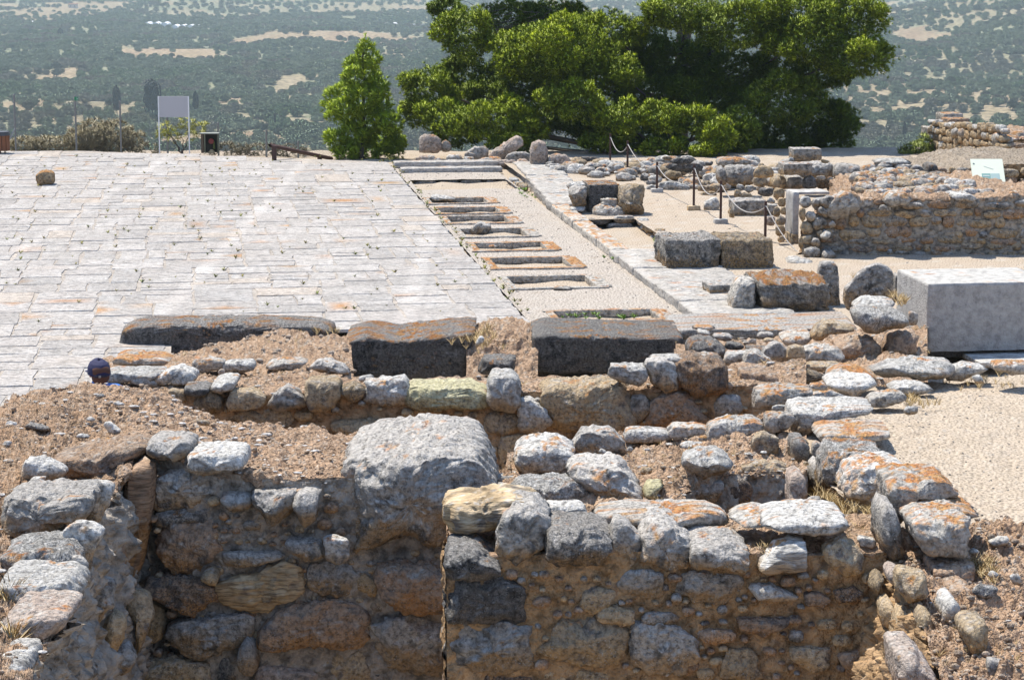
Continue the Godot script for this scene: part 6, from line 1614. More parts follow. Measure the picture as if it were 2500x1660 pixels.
func far_ruins() -> void:
	var w := thing("ruined_walls", "low tumbled stones and wall stubs in front of the big pine", "ruin", Vector3(3.06, 0, -52.49))
	s(w, -2.055, .317, -59.76, .178, "p", 337, 15, 9, [-.27, -.21, -.27, .16, -.15, .24, .14, .23, .29, .09, .29, -.21], "far_stone", 7, 1)
	s(w, -1.665, .247, -59.897, .11, "o", 338, 12, 8, [-.13, -.14, -.11, .13, .02, .17, .15, .04, .13, -.13], "far_stone", 7, 1)
	s(w, -1.042, .104, -58.547, .097, "g", 339, 12, 8, [-.14, -.11, -.12, .13, .13, .1, .13, -.11], "far_stone", 7, 1)
	s(w, -.855, .154, -58.858, .144, "o*.5", 340, 16, 9, [-.31, -.17, -.3, .05, -.09, .16, .17, .2, .28, .16, .26, -.15], "far_stone", 7, 1)
	s(w, .143, .16, -57.576, .134, "g", 342, 18, 11, [-.34, -.08, -.27, .09, -.06, .16, .3, .13, .26, -.12, .01, -.17], "far_stone", 7, 1)
	s(w, 1.107, .153, -56.699, .145, "p", 344, 17, 10, [-.29, -.17, -.24, .11, -.14, .2, .25, .15, .29, -.16], "far_stone", 7, 1)
	s(w, 1.309, .192, -57.209, .091, "o", 345, 12, 8, [-.13, .02, -.06, .13, .15, -.08, .05, -.1], "far_stone", 7, 1)
	s(w, 1.599, .078, -55.923, .071, "w", 346, 12, 8, [-.15, -.06, -.12, .1, .12, .06, .16, -.08], "far_stone", 7, 1)
	s(w, 1.873, .114, -57.745, .082, "k", 347, 20, 12, [-.34, -.06, -.32, .07, .35, .05, .32, -.07], "far_dark", 7, 1)
	s(w, 1.961, .067, -56.679, .079, "b", 348, 19, 11, [-.34, -.06, -.24, .07, .32, .07, .25, -.07, -.24, -.07], "far_stone", 7, 1)
	s(w, 3.174, .105, -55.509, .093, "b", 349, 12, 8, [-.2, -.11, -.16, .06, .01, .12, .2, .1, .18, -.05, -.01, -.11], "far_stone", 7, 1)
	s(w, 3.6, .097, -53.789, .078, "w", 350, 17, 10, [-.25, -.07, -.23, .09, .16, .09, .31, -.01, .12, -.11], "far_stone", 7, 1)
	s(w, 3.509, .112, -51.274, .094, "w", 351, 24, 14, [-.36, 0, -.32, .12, -.03, .12, .31, .04, .37, -.1, .08, -.12, -.22, -.06], "far_stone", 7, 1)
	s(w, 3.011, .071, -51.355, .067, "w", 352, 12, 8, [-.15, -.07, -.11, .05, .05, .09, .17, -.01, .01, -.08], "far_stone", 7, 1)
	s(w, 3.842, .396, -52.827, .106, "k", 353, 28, 17, [-.47, -.04, -.37, .1, .4, .08, .42, -.08, .04, -.11], "far_dark", 7, 1)
	s(w, 3.617, .356, -55.425, .047, "b", 354, 12, 8, [-.15, -.01, -.06, .06, .15, .01, .05, -.06], "far_stone", 7, 1)
	s(w, 3.773, .57, -52.427, .065, "k", 355, 17, 10, [-.27, -.05, -.21, .08, .24, .06, .28, -.05, -.03, -.08], "far_dark", 7, 1)
	s(w, 2.832, -.084, -55.285, .101, "k", 356, 21, 13, [-.35, .02, -.11, .13, .34, .11, .36, -.04, .02, -.13, -.32, -.13], "far_dark", 7, 1)
	s(w, 2.674, -.144, -54.777, .054, "w", 357, 12, 8, [-.18, -.05, -.05, .08, .12, .06, .14, -.06], "far_stone", 7, 1)
	s(w, 2.97, -.131, -54.683, .067, "k", 358, 12, 8, [-.18, -.08, -.16, .03, .05, .09, .18, .07, .12, -.08], "far_dark", 7, 1)
	s(w, 4.337, .104, -54.284, .083, "b", 359, 12, 8, [-.16, -.05, -.12, .08, .13, .1, .17, -.03, -.04, -.11], "far_stone", 7, 1)
	s(w, 4.155, .074, -50.132, .061, "b", 360, 13, 8, [-.19, -.05, -.15, .07, .16, .06, .2, -.04, -.01, -.08], "far_stone", 7, 1)
	s(w, 3.992, .143, -47.412, .13, "w", 361, 12, 8, [-.17, -.13, -.13, .09, .09, .18, .16, .06, .13, -.11, -.02, -.16], "far_stone", 7, 1)
	s(w, 4.132, .159, -50.489, .054, "b", 362, 13, 8, [-.19, -.06, -.18, .07, .21, .05, .18, -.06], "far_stone", 7, 1)
	s(w, 3.337, .092, -57.006, .096, "o", 363, 12, 8, [-.21, -.1, -.1, .1, .03, .14, .17, .05, .15, -.1], "far_stone", 7, 1)
	s(w, 4.589, .16, -53.703, .115, "g", 364, 12, 8, [-.17, -.05, -.07, .1, .03, .24, .12, .1, .1, -.15, -.06, -.17], "far_stone", 7, 1)
	s(w, 4.101, .283, -55.747, .077, "g", 365, 15, 9, [-.27, -.05, -.12, .1, .09, .1, .24, 0, .2, -.09, -.06, -.09], "far_stone", 7, 1)
	s(w, 3.879, .26, -53.642, .049, "b", 366, 12, 8, [-.085, -.044, -.086, .059, .059, .059, .102, -.065], "far_stone", 7, 1)
	heap(w, [Vector3(.72, .1, -56.75), Vector3(5.83, .3, -55.26), Vector3(.9, .05, -54.93), Vector3(4.43, .1, -50.61)], 130, 0.14, 0.5, 61, ["w", "g", "b", "w", "o", "k"])
	heap(w, [Vector3(-3.23, .02, -58.99), Vector3(.62, .1, -57.43), Vector3(-1.92, 0, -58.51), Vector3(.72, 0, -57.05)], 14, 0.2, 0.5, 62, ["w", "p", "g", "o"])
	heap(w, [Vector3(4.95, .3, -53.36), Vector3(6.59, .5, -53.3), Vector3(4.71, .1, -50.61), Vector3(6.17, .2, -50.54)], 40, 0.16, 0.45, 63, ["g", "b", "w"])
	kb("kerb_stone", "", "", -2.864, 0, -58.822, .1316, .962, .16, .5, "kerb", "far_stone", 0.02, 10, 5, w)
	kb("kerb_stone", "", "", -2.186, 0, -58.783, .1316, .374, .149, .5, "kerb", "far_stone", 0.02, 10, 6, w)
	kb("kerb_stone", "", "", -1.586, 0, -58.696, .1316, .802, .17, .5, "kerb", "far_stone", 0.02, 10, 7, w)


func right_ruins() -> void:
	kb("concrete_block", "big squared concrete block with a grey speckled front and pale top", "concrete block", 6.132, .1, -31.333, .1316, 1.676, .893, 1.4, "conc", "concrete", 0.008, 24, 11)
	kb("plinth", "dark plinth strip below the big concrete block", "plinth", 6.149, 0, -31.509, .1316, 1.882, .103, 1.5, "k", "dark", 0.01, 16, 12)
	kb("white_slab", "smooth white slab lying in front of the big concrete block", "slab", 6.597, -.02, -30.65, .1316, 1.373, .079, 1.15, "w", "paving", 0.01, 10, 13)
	kb("ashlar_block", "long squared block at the left of a touching pair behind the gravel yard", "ashlar block", 2.901, 0, -39.158, .1316, .918, .556, 1, "g", "far_dark", 0.05, 18, 14)
	kb("ashlar_block", "squared block with bare ochre patches at the right of a touching pair", "ashlar block", 3.802, 0, -39.308, .1316, .866, .537, 1, "b", "far_dark", 0.05, 18, 15)
	kb("orange_block", "bulky weathered block with a thick orange lichen crust on top", "stone block", 4.057, 0, -34.817, .1316, 1.007, .489, 1.2, "g*1.1", "dark", 0.1, 22, 16)
	kb("floor_slab", "thick grey slab lying on the white floor beside the orange-crusted block", "slab", 3.174, .1, -35.947, .1316, .455, .139, .6, "g", "far_stone", 0.02, 10, 17)
	kb("pillar_block", "dark-faced squared block behind the round pillar base", "stone block", 1.768, 0, -47.374, .1316, .617, .61, .9, "k*1.0", "far_dark", 0.02, 16, 18)
	kb("bench_block", "grey squared bench block below a small pile of orange stones", "stone block", 4.618, 0, -46.587, .1316, .649, .357, .5, "g", "far_stone", 0.03, 14, 19)
	kb("cube_block", "small grey squared block right of the bench block", "stone block", 5.103, 0, -46.653, .1316, .183, .256, .4, "g", "far_stone", 0.02, 10, 20)
	kb("dressed_block", "squared grey block with an orange corner topping the stone pier", "stone block", 5.813, .63, -48.805, .1316, .599, .239, .5, "g*.5", "far_stone", 0.02, 14, 21)
	kb("dressed_block", "squared block perched alone on the highest wall stump, pine shadow behind", "stone block", 6.507, .56, -52.837, .1316, .638, .268, .5, "g*.3", "far_stone", 0.02, 14, 22)
	kb("wall_top_block", "orange-capped squared block on the upper right wall, in front of its twin", "stone block", 11.167, .59, -60.127, .2, .53, .358, .6, "r*1.0", "far_stone", 0.02, 12, 23)
	kb("wall_top_block", "orange-capped squared block half hidden behind its twin on the upper right wall", "stone block", 11.212, .55, -61.171, .2, .504, .452, .6, "o*1.2", "far_stone", 0.02, 12, 24)
	var j := thing("door_jamb", "tall thin concrete jamb with a flat lintel slab beside the right-hand rubble wall", "door jamb")
	kb("lower_stone", "", "", 4.988, 0, -42.207, .1316, .118, .24, .55, "b", "far_stone", 0.01, 12, 31, j)
	j.get_child(0).rotation.y = 0.1316
	kb("upright", "", "", 4.997, 0, -42.267, .1316, .113, .98, .55, "conc", "concrete", 0.01, 14, 32, j)
	kb("lintel", "", "", 5.334, .915, -42.476, .1316, .557, .046, .55, "conc", "concrete", 0.008, 12, 33, j)
	var w := thing("round_base", "round two-tier pillar base blotched with orange lichen in front of a squared block", "pillar base", Vector3(1.909, 0, -46.296))
	var rows := []
	for q in [[0.02, 0.36], [0.165, 0.36], [0.165, 0.25], [0.2, 0.245], [0.3, 0.2], [0.34, 0.12], [0.335, 0.0], [0.3, -0.05]]:
		var row := []
		for i in 25:
			var a := TAU * i / 24.0
			row.append(Vector3(q[0] * sin(a + PI), q[1], q[0] * cos(a + PI)))
		rows.append(row)
	part("drum", loft(rows, 60, 50, 0.02, 5.0, "o*.6", 3.0, false, 0.5), M.far_stone, w, Vector3(0, 0, -0.33))
	w = thing("stone_pier", "crumbling piers and stones between the rope barrier and the right-hand wall", "ruin", Vector3(4.86, 0, -46.66))
	s(w, 4.77, .637, -51.571, .3, "o*1.0", 367, 26, 16, [-.35, -.08, -.34, .07, -.25, .09, .06, .09, .32, .06, .45, 0, .42, -.05, .07, -.08, -.14, -.1], "far_stone", 7, 1)
	s(w, 4.772, .501, -49.97, .3, "g", 368, 22, 13, [-.34, .03, -.29, .19, .12, .2, .34, .16, .31, .04, .28, -.19, -.09, -.22, -.27, -.16], "far_stone", 7, 1)
	s(w, 4.401, .494, -49.97, .3, "g", 369, 12, 8, [-.1, -.06, -.09, .22, .05, .2, .09, .02, .1, -.2, -.02, -.22], "far_stone", 7, 1)
	s(w, 5.12, .459, -48.996, .084, "b", 370, 12, 8, [-.16, -.01, -.15, .09, .05, .09, .19, .05, .08, -.12, -.1, -.09], "far_stone", 7, 1)
	s(w, 5.197, .289, -48.584, .068, "k", 371, 13, 8, [-.19, -.03, -.16, .08, .15, .08, .18, -.06, -.01, -.1], "far_dark", 7, 1)
	s(w, 5.027, .803, -47.489, .093, "b", 372, 14, 8, [-.21, -.1, -.2, .02, -.11, .12, .03, .12, .2, .08, .2, -.1, -.02, -.11], "far_stone", 7, 1)
	s(w, 4.518, .545, -47.019, .063, "o*.3", 373, 12, 8, [-.082, -.022, -.055, .08, .077, .036, .078, -.037, .006, -.08], "far_stone", 7, 1)
	s(w, 4.702, .518, -47.017, .057, "o*.3", 374, 12, 8, [-.102, -.037, -.075, .065, .085, .065, .094, -.037, 0, -.081], "far_stone", 7, 1)
	s(w, 4.461, .427, -46.917, .057, "b", 375, 12, 8, [-.073, -.032, -.061, .084, .07, .07, .072, -.062, -.043, -.091], "far_stone", 7, 1)
	s(w, 4.636, .387, -46.916, .054, "b", 376, 12, 8, [-.15, -.01, -.07, .07, .1, .05, .13, -.05, -.04, -.07], "far_stone", 7, 1)
	s(w, 4.815, .357, -46.909, .032, "w", 377, 12, 8, [-.085, -.03, -.057, .043, .074, .028, .075, -.037], "far_stone", 7, 1)
	s(w, 5.532, .433, -49.297, .4, "b", 378, 12, 8, [-.15, -.14, -.14, .15, .13, .15, .15, -.15], "far_stone", 7, 1)
	s(w, 5.835, .42, -49.297, .4, "g", 379, 13, 8, [-.18, -.14, -.19, .15, .18, .13, .2, -.14], "far_stone", 7, 1)
	s(w, 6.1, .459, -48.728, .113, "k", 380, 12, 8, [-.14, -.12, -.13, .08, 0, .17, .13, .08, .15, -.12], "far_dark", 7, 1)
	s(w, 6.418, .597, -50.076, .3, "g", 381, 26, 16, [-.4, -.15, -.38, .13, -.07, .17, .38, .14, .37, -.17, -.06, -.15], "far_stone", 7, 1)
	s(w, 6.999, .563, -49.638, .35, "g", 382, 19, 11, [-.29, -.1, -.28, .18, -.16, .21, .27, .17, .29, -.14, .07, -.24, -.2, -.16], "far_stone", 7, 1)
	s(w, 6.589, .329, -50.172, .104, "g", 383, 14, 8, [-.2, -.02, -.14, .12, .17, .12, .22, -.02, .02, -.14, -.16, -.14], "far_stone", 7, 1)
	s(w, 6.86, .211, -50.281, .092, "k", 384, 16, 9, [-.23, -.01, -.05, .11, .25, .08, .11, -.09, -.14, -.12], "far_dark", 7, 1)
	s(w, 4.843, .843, -43.025, .084, "c", 385, 12, 8, [-.105, -.047, -.094, .1, .105, .094, .095, -.073, -.024, -.127], "far_stone", 7, 1)
	s(w, 4.845, .73, -42.617, .057, "c", 386, 12, 8, [-.059, -.066, -.075, .067, .017, .093, .071, .027, .06, -.092], "far_stone", 7, 1)
	s(w, 4.735, .579, -42.416, .052, "b", 387, 12, 8, [-.067, -.08, -.044, .078, .008, .118, .062, .039, .051, -.093], "far_stone", 7, 1)
	s(w, 4.827, .625, -42.212, .039, "c", 388, 12, 8, [-.053, -.052, -.048, .053, .043, .08, .046, -.078], "far_stone", 7, 1)
	s(w, 4.767, .462, -42.022, .072, "b", 389, 12, 8, [-.093, -.078, -.082, .04, .008, .106, .087, .053, .077, -.078], "far_stone", 7, 1)
	s(w, 4.752, .304, -41.921, .072, "c", 390, 12, 8, [-.085, -.055, -.088, .076, .028, .115, .095, .036, .071, -.095, -.032, -.108], "far_stone", 7, 1)
	s(w, 4.762, .163, -41.815, .051, "b", 391, 12, 8, [-.067, -.049, -.056, .043, .034, .069, .075, -.009, .024, -.062], "far_stone", 7, 1)
	s(w, 4.802, .231, -44.02, .067, "p", 392, 12, 8, [-.101, .052, -.088, .079, .076, .086, .104, .024, .079, -.085, -.085, -.085], "far_stone", 8, 1)
	s(w, 4.872, .539, -44.616, .054, "w", 393, 12, 8, [-.1, -.03, -.005, .081, .079, -.002, .066, -.057], "far_stone", 7, 1)
	s(w, 4.134, .306, -44.613, .044, "b", 394, 12, 8, [-.045, -.073, -.034, .149, .022, .065, .066, -.101], "far_stone", 7, 1)
	s(w, 5.87, .811, -50.015, .049, "w", 395, 12, 8, [-.058, -.045, -.045, .063, .04, .055, .065, -.038, .011, -.061], "far_stone", 7, 1)
	s(w, 6.583, .785, -50.01, .034, "b", 396, 12, 8, [-.097, -.033, -.083, .052, .103, .013, .119, -.033], "far_stone", 7, 1)
	s(w, 6.371, .535, -49.011, .036, "o", 397, 12, 8, [-.123, -.033, -.095, .043, .102, .043, .104, -.048], "far_stone", 7, 1)
	s(w, 6.558, .522, -49.009, .03, "o", 398, 12, 8, [-.063, -.035, -.035, .041, .041, .041, .058, -.035], "far_stone", 7, 1)
	w = thing("stone_mass", "rough stone masonry on both sides of the dark-faced squared block", "masonry", Vector3(1.87, 0, -46.66))
	s(w, 2.391, .328, -46.7, 0.4, "b", 434, 26, 16, [-.289, .253, -.255, .291, -.051, .308, .23, .271, .198, .083, .157, -.089, .226, -.209, .167, -.32, -.114, -.329, -.268, -.26], "far_stone", 4.5, 1.6)
	s(w, 1.261, .406, -47, 0.35, "g", 435, 26, 16, [-.131, .076, -.106, .128, -.037, .162, .202, .162, .213, -.216, -.036, -.251, -.105, -.061], "far_stone", 4.5, 1.6)
	s(w, 1.268, .133, -46.8, 0.2, "w", 436, 26, 16, [-.142, -.025, -.116, .044, .174, .061, .166, -.029, -.082, -.051], "far_stone", 4.5, 1.6)
	s(w, 1.271, .53, -47.5, 0.3, "w", 437, 26, 16, [-.19, -.014, -.139, .064, .208, .064, .225, -.031, -.104, -.083], "far_stone", 4.5, 1.6)
	w = thing("rubble_wall", "long right-hand rubble wall with a shaded face of flat stones and an orange-topped heap", "rubble wall")
	part("mortar_face", loft([[Vector3(4.97, .56, -40.56), Vector3(5.15, .71, -40.56), Vector3(5.37, .8, -40.56), Vector3(5.7, .99, -40.56), Vector3(6.07, .99, -40.56), Vector3(6.51, 1.08, -40.56), Vector3(6.96, 1.02, -40.56), Vector3(7.92, 1.02, -40.56), Vector3(8.74, 1.08, -40.56), Vector3(9.62, 1.08, -40.56)], [Vector3(4.97, -.1, -40.51), Vector3(5.15, -.1, -40.51), Vector3(5.37, -.1, -40.51), Vector3(5.7, -.1, -40.51), Vector3(6.07, -.1, -40.51), Vector3(6.51, -.1, -40.51), Vector3(6.96, -.1, -40.51), Vector3(7.92, -.1, -40.51), Vector3(8.74, -.1, -40.51), Vector3(9.62, -.1, -40.51)]], 170, 60, 0.06, 1.6, "wallgrey", 4.0, false, 0.6), M.mortar, w)
	var top := loft([[Vector3(6.16, .62, -45.1), Vector3(6.19, .65, -45.6), Vector3(6.22, .68, -46.1), Vector3(6.25, .71, -46.6), Vector3(6.28, .74, -46.6), Vector3(6.31, .77, -46.6), Vector3(6.34, .8, -46.6), Vector3(7.22, .83, -46.6), Vector3(8.04, .86, -46.6), Vector3(8.92, .89, -46.6)], [Vector3(4.97, .56, -40.56), Vector3(5.15, .71, -40.56), Vector3(5.37, .8, -40.56), Vector3(5.7, .99, -40.56), Vector3(6.07, .99, -40.56), Vector3(6.51, 1.08, -40.56), Vector3(6.96, 1.02, -40.56), Vector3(7.92, 1.02, -40.56), Vector3(8.74, 1.08, -40.56), Vector3(9.62, 1.08, -40.56)], [Vector3(4.97, .34, -40.66), Vector3(5.15, .49, -40.66), Vector3(5.37, .58, -40.66), Vector3(5.7, .77, -40.66), Vector3(6.07, .77, -40.66), Vector3(6.51, .86, -40.66), Vector3(6.96, .8, -40.66), Vector3(7.92, .8, -40.66), Vector3(8.74, .86, -40.66), Vector3(9.62, .86, -40.66)]], 160, 120, 0.12, 1.3, "earth", 4.0, false, 0.6)
	part("earth_top", top, M.earth, w)
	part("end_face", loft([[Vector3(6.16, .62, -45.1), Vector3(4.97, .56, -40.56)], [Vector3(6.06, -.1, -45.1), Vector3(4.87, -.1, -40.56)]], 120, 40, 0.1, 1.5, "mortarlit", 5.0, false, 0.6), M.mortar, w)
	part("back_face", loft([[Vector3(8.92, .89, -46.6), Vector3(8.04, .86, -46.6), Vector3(7.22, .83, -46.6), Vector3(6.34, .8, -46.6), Vector3(6.31, .77, -46.6), Vector3(6.28, .74, -46.6), Vector3(6.25, .71, -46.6), Vector3(6.22, .68, -46.1), Vector3(6.19, .65, -45.6), Vector3(6.16, .62, -45.1)], [Vector3(8.92, -.1, -46.7), Vector3(8.04, -.1, -46.7), Vector3(7.22, -.1, -46.7), Vector3(6.34, -.1, -46.7), Vector3(6.31, -.1, -46.7), Vector3(6.28, -.1, -46.7), Vector3(6.25, -.1, -46.7), Vector3(6.22, -.1, -46.2), Vector3(6.19, -.1, -45.7), Vector3(6.16, -.1, -45.2)]], 60, 20, 0.05, 1.5, "mortar", 5.0, false, 0.6), M.mortar, w)
	courses(w, Vector3(5.23, 0, -40.5), 0.0, 4.35, 0.98, 71, ["r", "b", "g", "r", "b"], 0.27)
	s(w, 5.027, .955, -40.624, .079, "w", 399, 12, 8, [-.1, -.031, -.077, .095, .074, .095, .102, -.056, -.022, -.119], "far_stone", 7, 1)
	s(w, 5.268, .934, -40.625, .084, "w", 400, 12, 8, [-.15, 0, -.06, .09, .15, .09, .12, -.05, -.08, -.12], "far_stone", 7, 1)
	s(w, 5.11, .722, -40.521, .069, "w", 401, 12, 8, [-.096, -.024, -.073, .077, .053, .077, .105, -.024, .006, -.1], "far_stone", 7, 1)
	s(w, 5.254, .595, -40.527, .089, "g", 402, 12, 8, [-.14, -.04, -.07, .11, .08, .11, .16, .01, .03, -.12, -.09, -.1], "far_stone", 7, 1)
	s(w, 5.072, .331, -40.419, .064, "b", 403, 12, 8, [-.14, -.03, -.09, .07, .09, .07, .14, -.04, -.03, -.09], "far_stone", 7, 1)
	s(w, 5.176, .297, -40.322, .074, "g", 404, 12, 8, [-.095, -.015, -.035, .098, .066, .048, .093, -.041, -.006, -.091], "far_stone", 7, 1)
	s(w, 5.316, .808, -40.424, .079, "g", 405, 12, 8, [-.104, .01, -.056, .098, .096, .023, .049, -.116], "far_stone", 7, 1)
	s(w, 5.454, .605, -40.316, .054, "g", 406, 12, 8, [-.072, .012, .014, .075, .079, -.026, -.033, -.064], "far_stone", 7, 1)
	s(w, 5.336, .424, -40.39, .3, "w", 407, 12, 8, [-.12, -.045, .002, .081, .116, .056, .006, -.083], "far_stone", 7, 1)
	s(w, 5.1, .121, -40.225, .083, "g", 408, 12, 8, [-.13, -.09, -.14, .07, -.01, .11, .14, .08, .14, -.08, -.08, -.11], "far_stone", 7, 1)
	s(w, 4.966, .758, -40.513, .045, "c", 410, 12, 8, [-.06, .01, -.05, .14, .05, .09, .05, -.14, -.02, -.14], "far_stone", 7, 1)
	s(w, 5.042, .515, -40.527, .089, "c", 411, 12, 8, [-.12, .017, -.072, .118, .079, .093, .109, -.109, -.042, -.109], "far_stone", 7, 1)
	s(w, 4.937, .28, -40.41, .035, "b", 412, 12, 8, [-.043, .004, -.021, .13, .043, .08, .034, -.097, -.028, -.122], "far_stone", 7, 1)
	s(w, 5.267, .433, -40.418, .059, "b", 413, 12, 8, [-.07, .017, .004, .067, .08, .017, -.018, -.084], "far_stone", 7, 1)
	s(w, 5.38, .985, -40.427, .089, "g", 414, 12, 8, [-.13, .04, .02, .11, .15, .06, .03, -.12, -.1, -.09], "far_stone", 7, 1)
	s(w, 5.407, .476, -40.365, .049, "b", 415, 12, 8, [-.063, .029, -.001, .055, .063, .004, .002, -.071], "far_stone", 7, 1)
	s(w, 5.381, .083, -40.275, .25, "g", 416, 12, 8, [-.12, -.07, -.1, .1, .07, .1, .15, -.02, .03, -.12], "far_stone", 7, 1)
	s(w, 5.652, .919, -40.505, .35, "o*.9", 417, 27, 16, [-.32, -.16, -.23, .1, -.01, .24, .17, .22, .32, .1, .28, -.08, -.14, -.26], "far_stone", 3, 1)
	s(w, 6.08, .941, -40.624, .079, "o", 418, 12, 8, [-.16, -.07, -.14, .06, .14, .11, .13, -.08, -.08, -.09], "far_stone", 7, 1)
	s(w, 6.552, 1.036, -40.49, .3, "o*.9", 419, 21, 13, [-.24, -.05, -.16, .1, .11, .13, .27, 0, .17, -.08, -.1, -.14], "far_stone", 7, 1)
	s(w, 6.361, .872, -40.413, .044, "w", 420, 12, 8, [-.137, -.045, -.065, .056, .111, .056, .089, -.057], "far_stone", 7, 1)
	s(w, 7.706, 1.052, -40.575, .25, "w", 421, 20, 12, [-.24, -.03, -.19, .07, .09, .06, .27, -.03, .14, -.08], "far_stone", 7, 1)
	s(w, 8.579, 1.044, -40.624, .079, "o", 422, 12, 8, [-.14, -.05, -.1, .08, .05, .1, .16, -.02, .03, -.1], "far_stone", 7, 1)
	s(w, 8.523, .955, -40.715, .05, "g", 423, 12, 8, [-.14, -.016, -.067, .06, .111, .034, .089, -.067], "far_stone", 7, 1)
	s(w, 7.428, .889, -47.605, .35, "g", 424, 12, 8, [-.2, -.1, -.12, .11, .15, .14, .15, -.13], "far_stone", 7, 1)
	s(w, 7.776, .876, -47.605, .35, "g", 425, 16, 9, [-.23, -.11, -.16, .12, .22, .09, .22, -.08, -.1, -.11], "far_stone", 7, 1)
	s(w, 8.044, .874, -47.224, .081, "g", 426, 12, 8, [-.14, -.07, -.1, .1, .04, .1, .13, .02, .14, -.1], "far_stone", 7, 1)
	s(w, 8.3, .893, -47.29, .3, "k", 427, 12, 8, [-.15, -.1, -.07, .11, .1, .12, .15, -.01, -.01, -.13], "far_dark", 7, 1)
	s(w, 7.588, .995, -47.72, .4, "w", 428, 32, 19, [-.45, -.04, -.3, .04, .29, .05, .47, -.01, 0, -.05], "far_stone", 7, 1)
	s(w, 7.068, .926, -47.021, .069, "g", 429, 12, 8, [-.147, -.077, -.092, .069, .11, .098, .115, -.077], "far_stone", 7, 1)
	s(w, 8.305, .734, -46.59, .3, "k", 430, 18, 11, [-.22, -.17, -.2, .1, .03, .16, .29, .13, .21, -.03, -.02, -.17], "far_dark", 7, 1)
	s(w, 6.939, .778, -46.024, .079, "b", 431, 14, 8, [-.19, -.07, -.16, .1, .12, .1, .21, -.1], "far_stone", 7, 1)
	s(w, 6.462, .758, -44.526, .087, "g", 432, 14, 8, [-.19, -.03, -.16, .11, .14, .08, .2, -.08, -.02, -.11], "far_stone", 7, 1)
	s(w, 6.825, .728, -44.514, .046, "k", 433, 14, 8, [-.19, -.05, -.16, .06, .17, .05, .2, -.05], "far_dark", 7, 1)
	heap(w, [Vector3(6.84, .9, -46.4), Vector3(7.86, .88, -46.4), Vector3(5.86, 1, -41.2), Vector3(8.34, 1, -41.2)], 120, 0.14, 0.42, 72, ["o*.7", "w", "o", "o*.9", "b"])
	heap(w, [Vector3(7.21, .95, -42.5), Vector3(8.12, .97, -41.6), Vector3(7.29, .97, -41.2), Vector3(8.88, 1, -41.2)], 26, 0.1, 0.3, 73, ["g", "w", "g", "o"])
	loose("upright grey slab with a rounded sloping top, left of the big concrete block", 4.914, .665, -32.52, 0.1, "g*0", 438, 40, 24, [-.325, .002, -.266, .044, -.15, .189, -.021, .285, .096, .337, .204, .325, .338, .213, .34, .074, .326, -.216, .041, -.288, -.174, -.337, -.293, -.331, -.34, -.143], "far_stone", 8, 0.6, 0.0, "standing_slab", "stone slab")
	loose("narrow grey slab squeezed between the rounded upright slab and the concrete block", 5.412, .556, -33.23, 0.15, "g*0", 439, 40, 24, [-.038, .186, .028, .215, .045, -.19, -.045, -.215], "far_stone", 8, 0.6, 0.0, "standing_slab", "stone slab")
	loose("pale slanting stone leaning against the left side of the orange-crusted block", 3.36, .238, -34.57, 0.35, "o*.5", 440, 40, 24, [-.192, -.216, -.17, .002, -.098, .233, -.06, .274, .181, .259, .192, -.023, .177, -.274, -.179, -.255], "far_stone", 5, 0.6, 0.0, "standing_slab", "stone slab")
	loose("tall narrow upright slab behind the orange-crusted block", 4.69, .283, -34.93, 0.15, "g*.4", 441, 40, 24, [-.154, .408, .089, .421, .124, .311, .171, -.337, .07, -.421, -.059, -.421, -.171, .007], "far_stone", 7, 0.6, 0.0, "standing_slab", "stone slab")
	w = thing("rubble_wall", "shaded earthy rubble wall behind the information board", "rubble wall")
	part("mortar_face", loft([[Vector3(8.24, .66, -47.6), Vector3(8.84, .75, -47.6), Vector3(9.36, .94, -47.6), Vector3(9.96, .95, -47.6), Vector3(11.26, .97, -47.6)], [Vector3(8.24, -.1, -47.55), Vector3(8.84, -.1, -47.55), Vector3(9.36, -.1, -47.55), Vector3(9.96, -.1, -47.55), Vector3(11.26, -.1, -47.55)]], 110, 60, 0.08, 1.5, "mortar", 4.0, false, 0.6), M.mortar, w)
	part("earth_top", loft([[Vector3(7.94, .71, -50.6), Vector3(8.54, .8, -50.6), Vector3(9.06, .99, -50.6), Vector3(9.66, 1, -50.6), Vector3(10.96, 1.02, -50.6)], [Vector3(8.24, .66, -47.6), Vector3(8.84, .75, -47.6), Vector3(9.36, .94, -47.6), Vector3(9.96, .95, -47.6), Vector3(11.26, .97, -47.6)]], 60, 40, 0.08, 1.5, "dirt", 4.0, false, 0.6), M.earth, w)
	courses(w, Vector3(8.35, .1, -47.4), 0.0, 2.9, 0.75, 81, ["r", "b", "k", "r"], 0.26)
	kb("wooden_panel", "grey ribbed upright panel at the right end of the earthy wall", "panel", 10.934, 0, -50.034, 0, .758, .649, .08, "conc", "wood", 0.005, 10, 41)
	w = thing("rubble_wall", "sunlit rubble wall running away at the upper right, topped by orange stones", "rubble wall")
	part("side_face", loft([[Vector3(10.73, .57, -61), Vector3(10.83, .6, -59.6), Vector3(10.92, .75, -58.2), Vector3(11.01, 1.01, -56.8), Vector3(11.1, .98, -55.4), Vector3(11.2, .89, -54)], [Vector3(10.68, -.29, -61), Vector3(10.78, -.21, -59.6), Vector3(10.87, -.13, -58.2), Vector3(10.96, -.06, -56.8), Vector3(11.05, .02, -55.4), Vector3(11.15, .1, -54)]], 140, 40, 0.08, 1.6, "mortarlit", 4.0, false, 0.6), M.mortar, w)
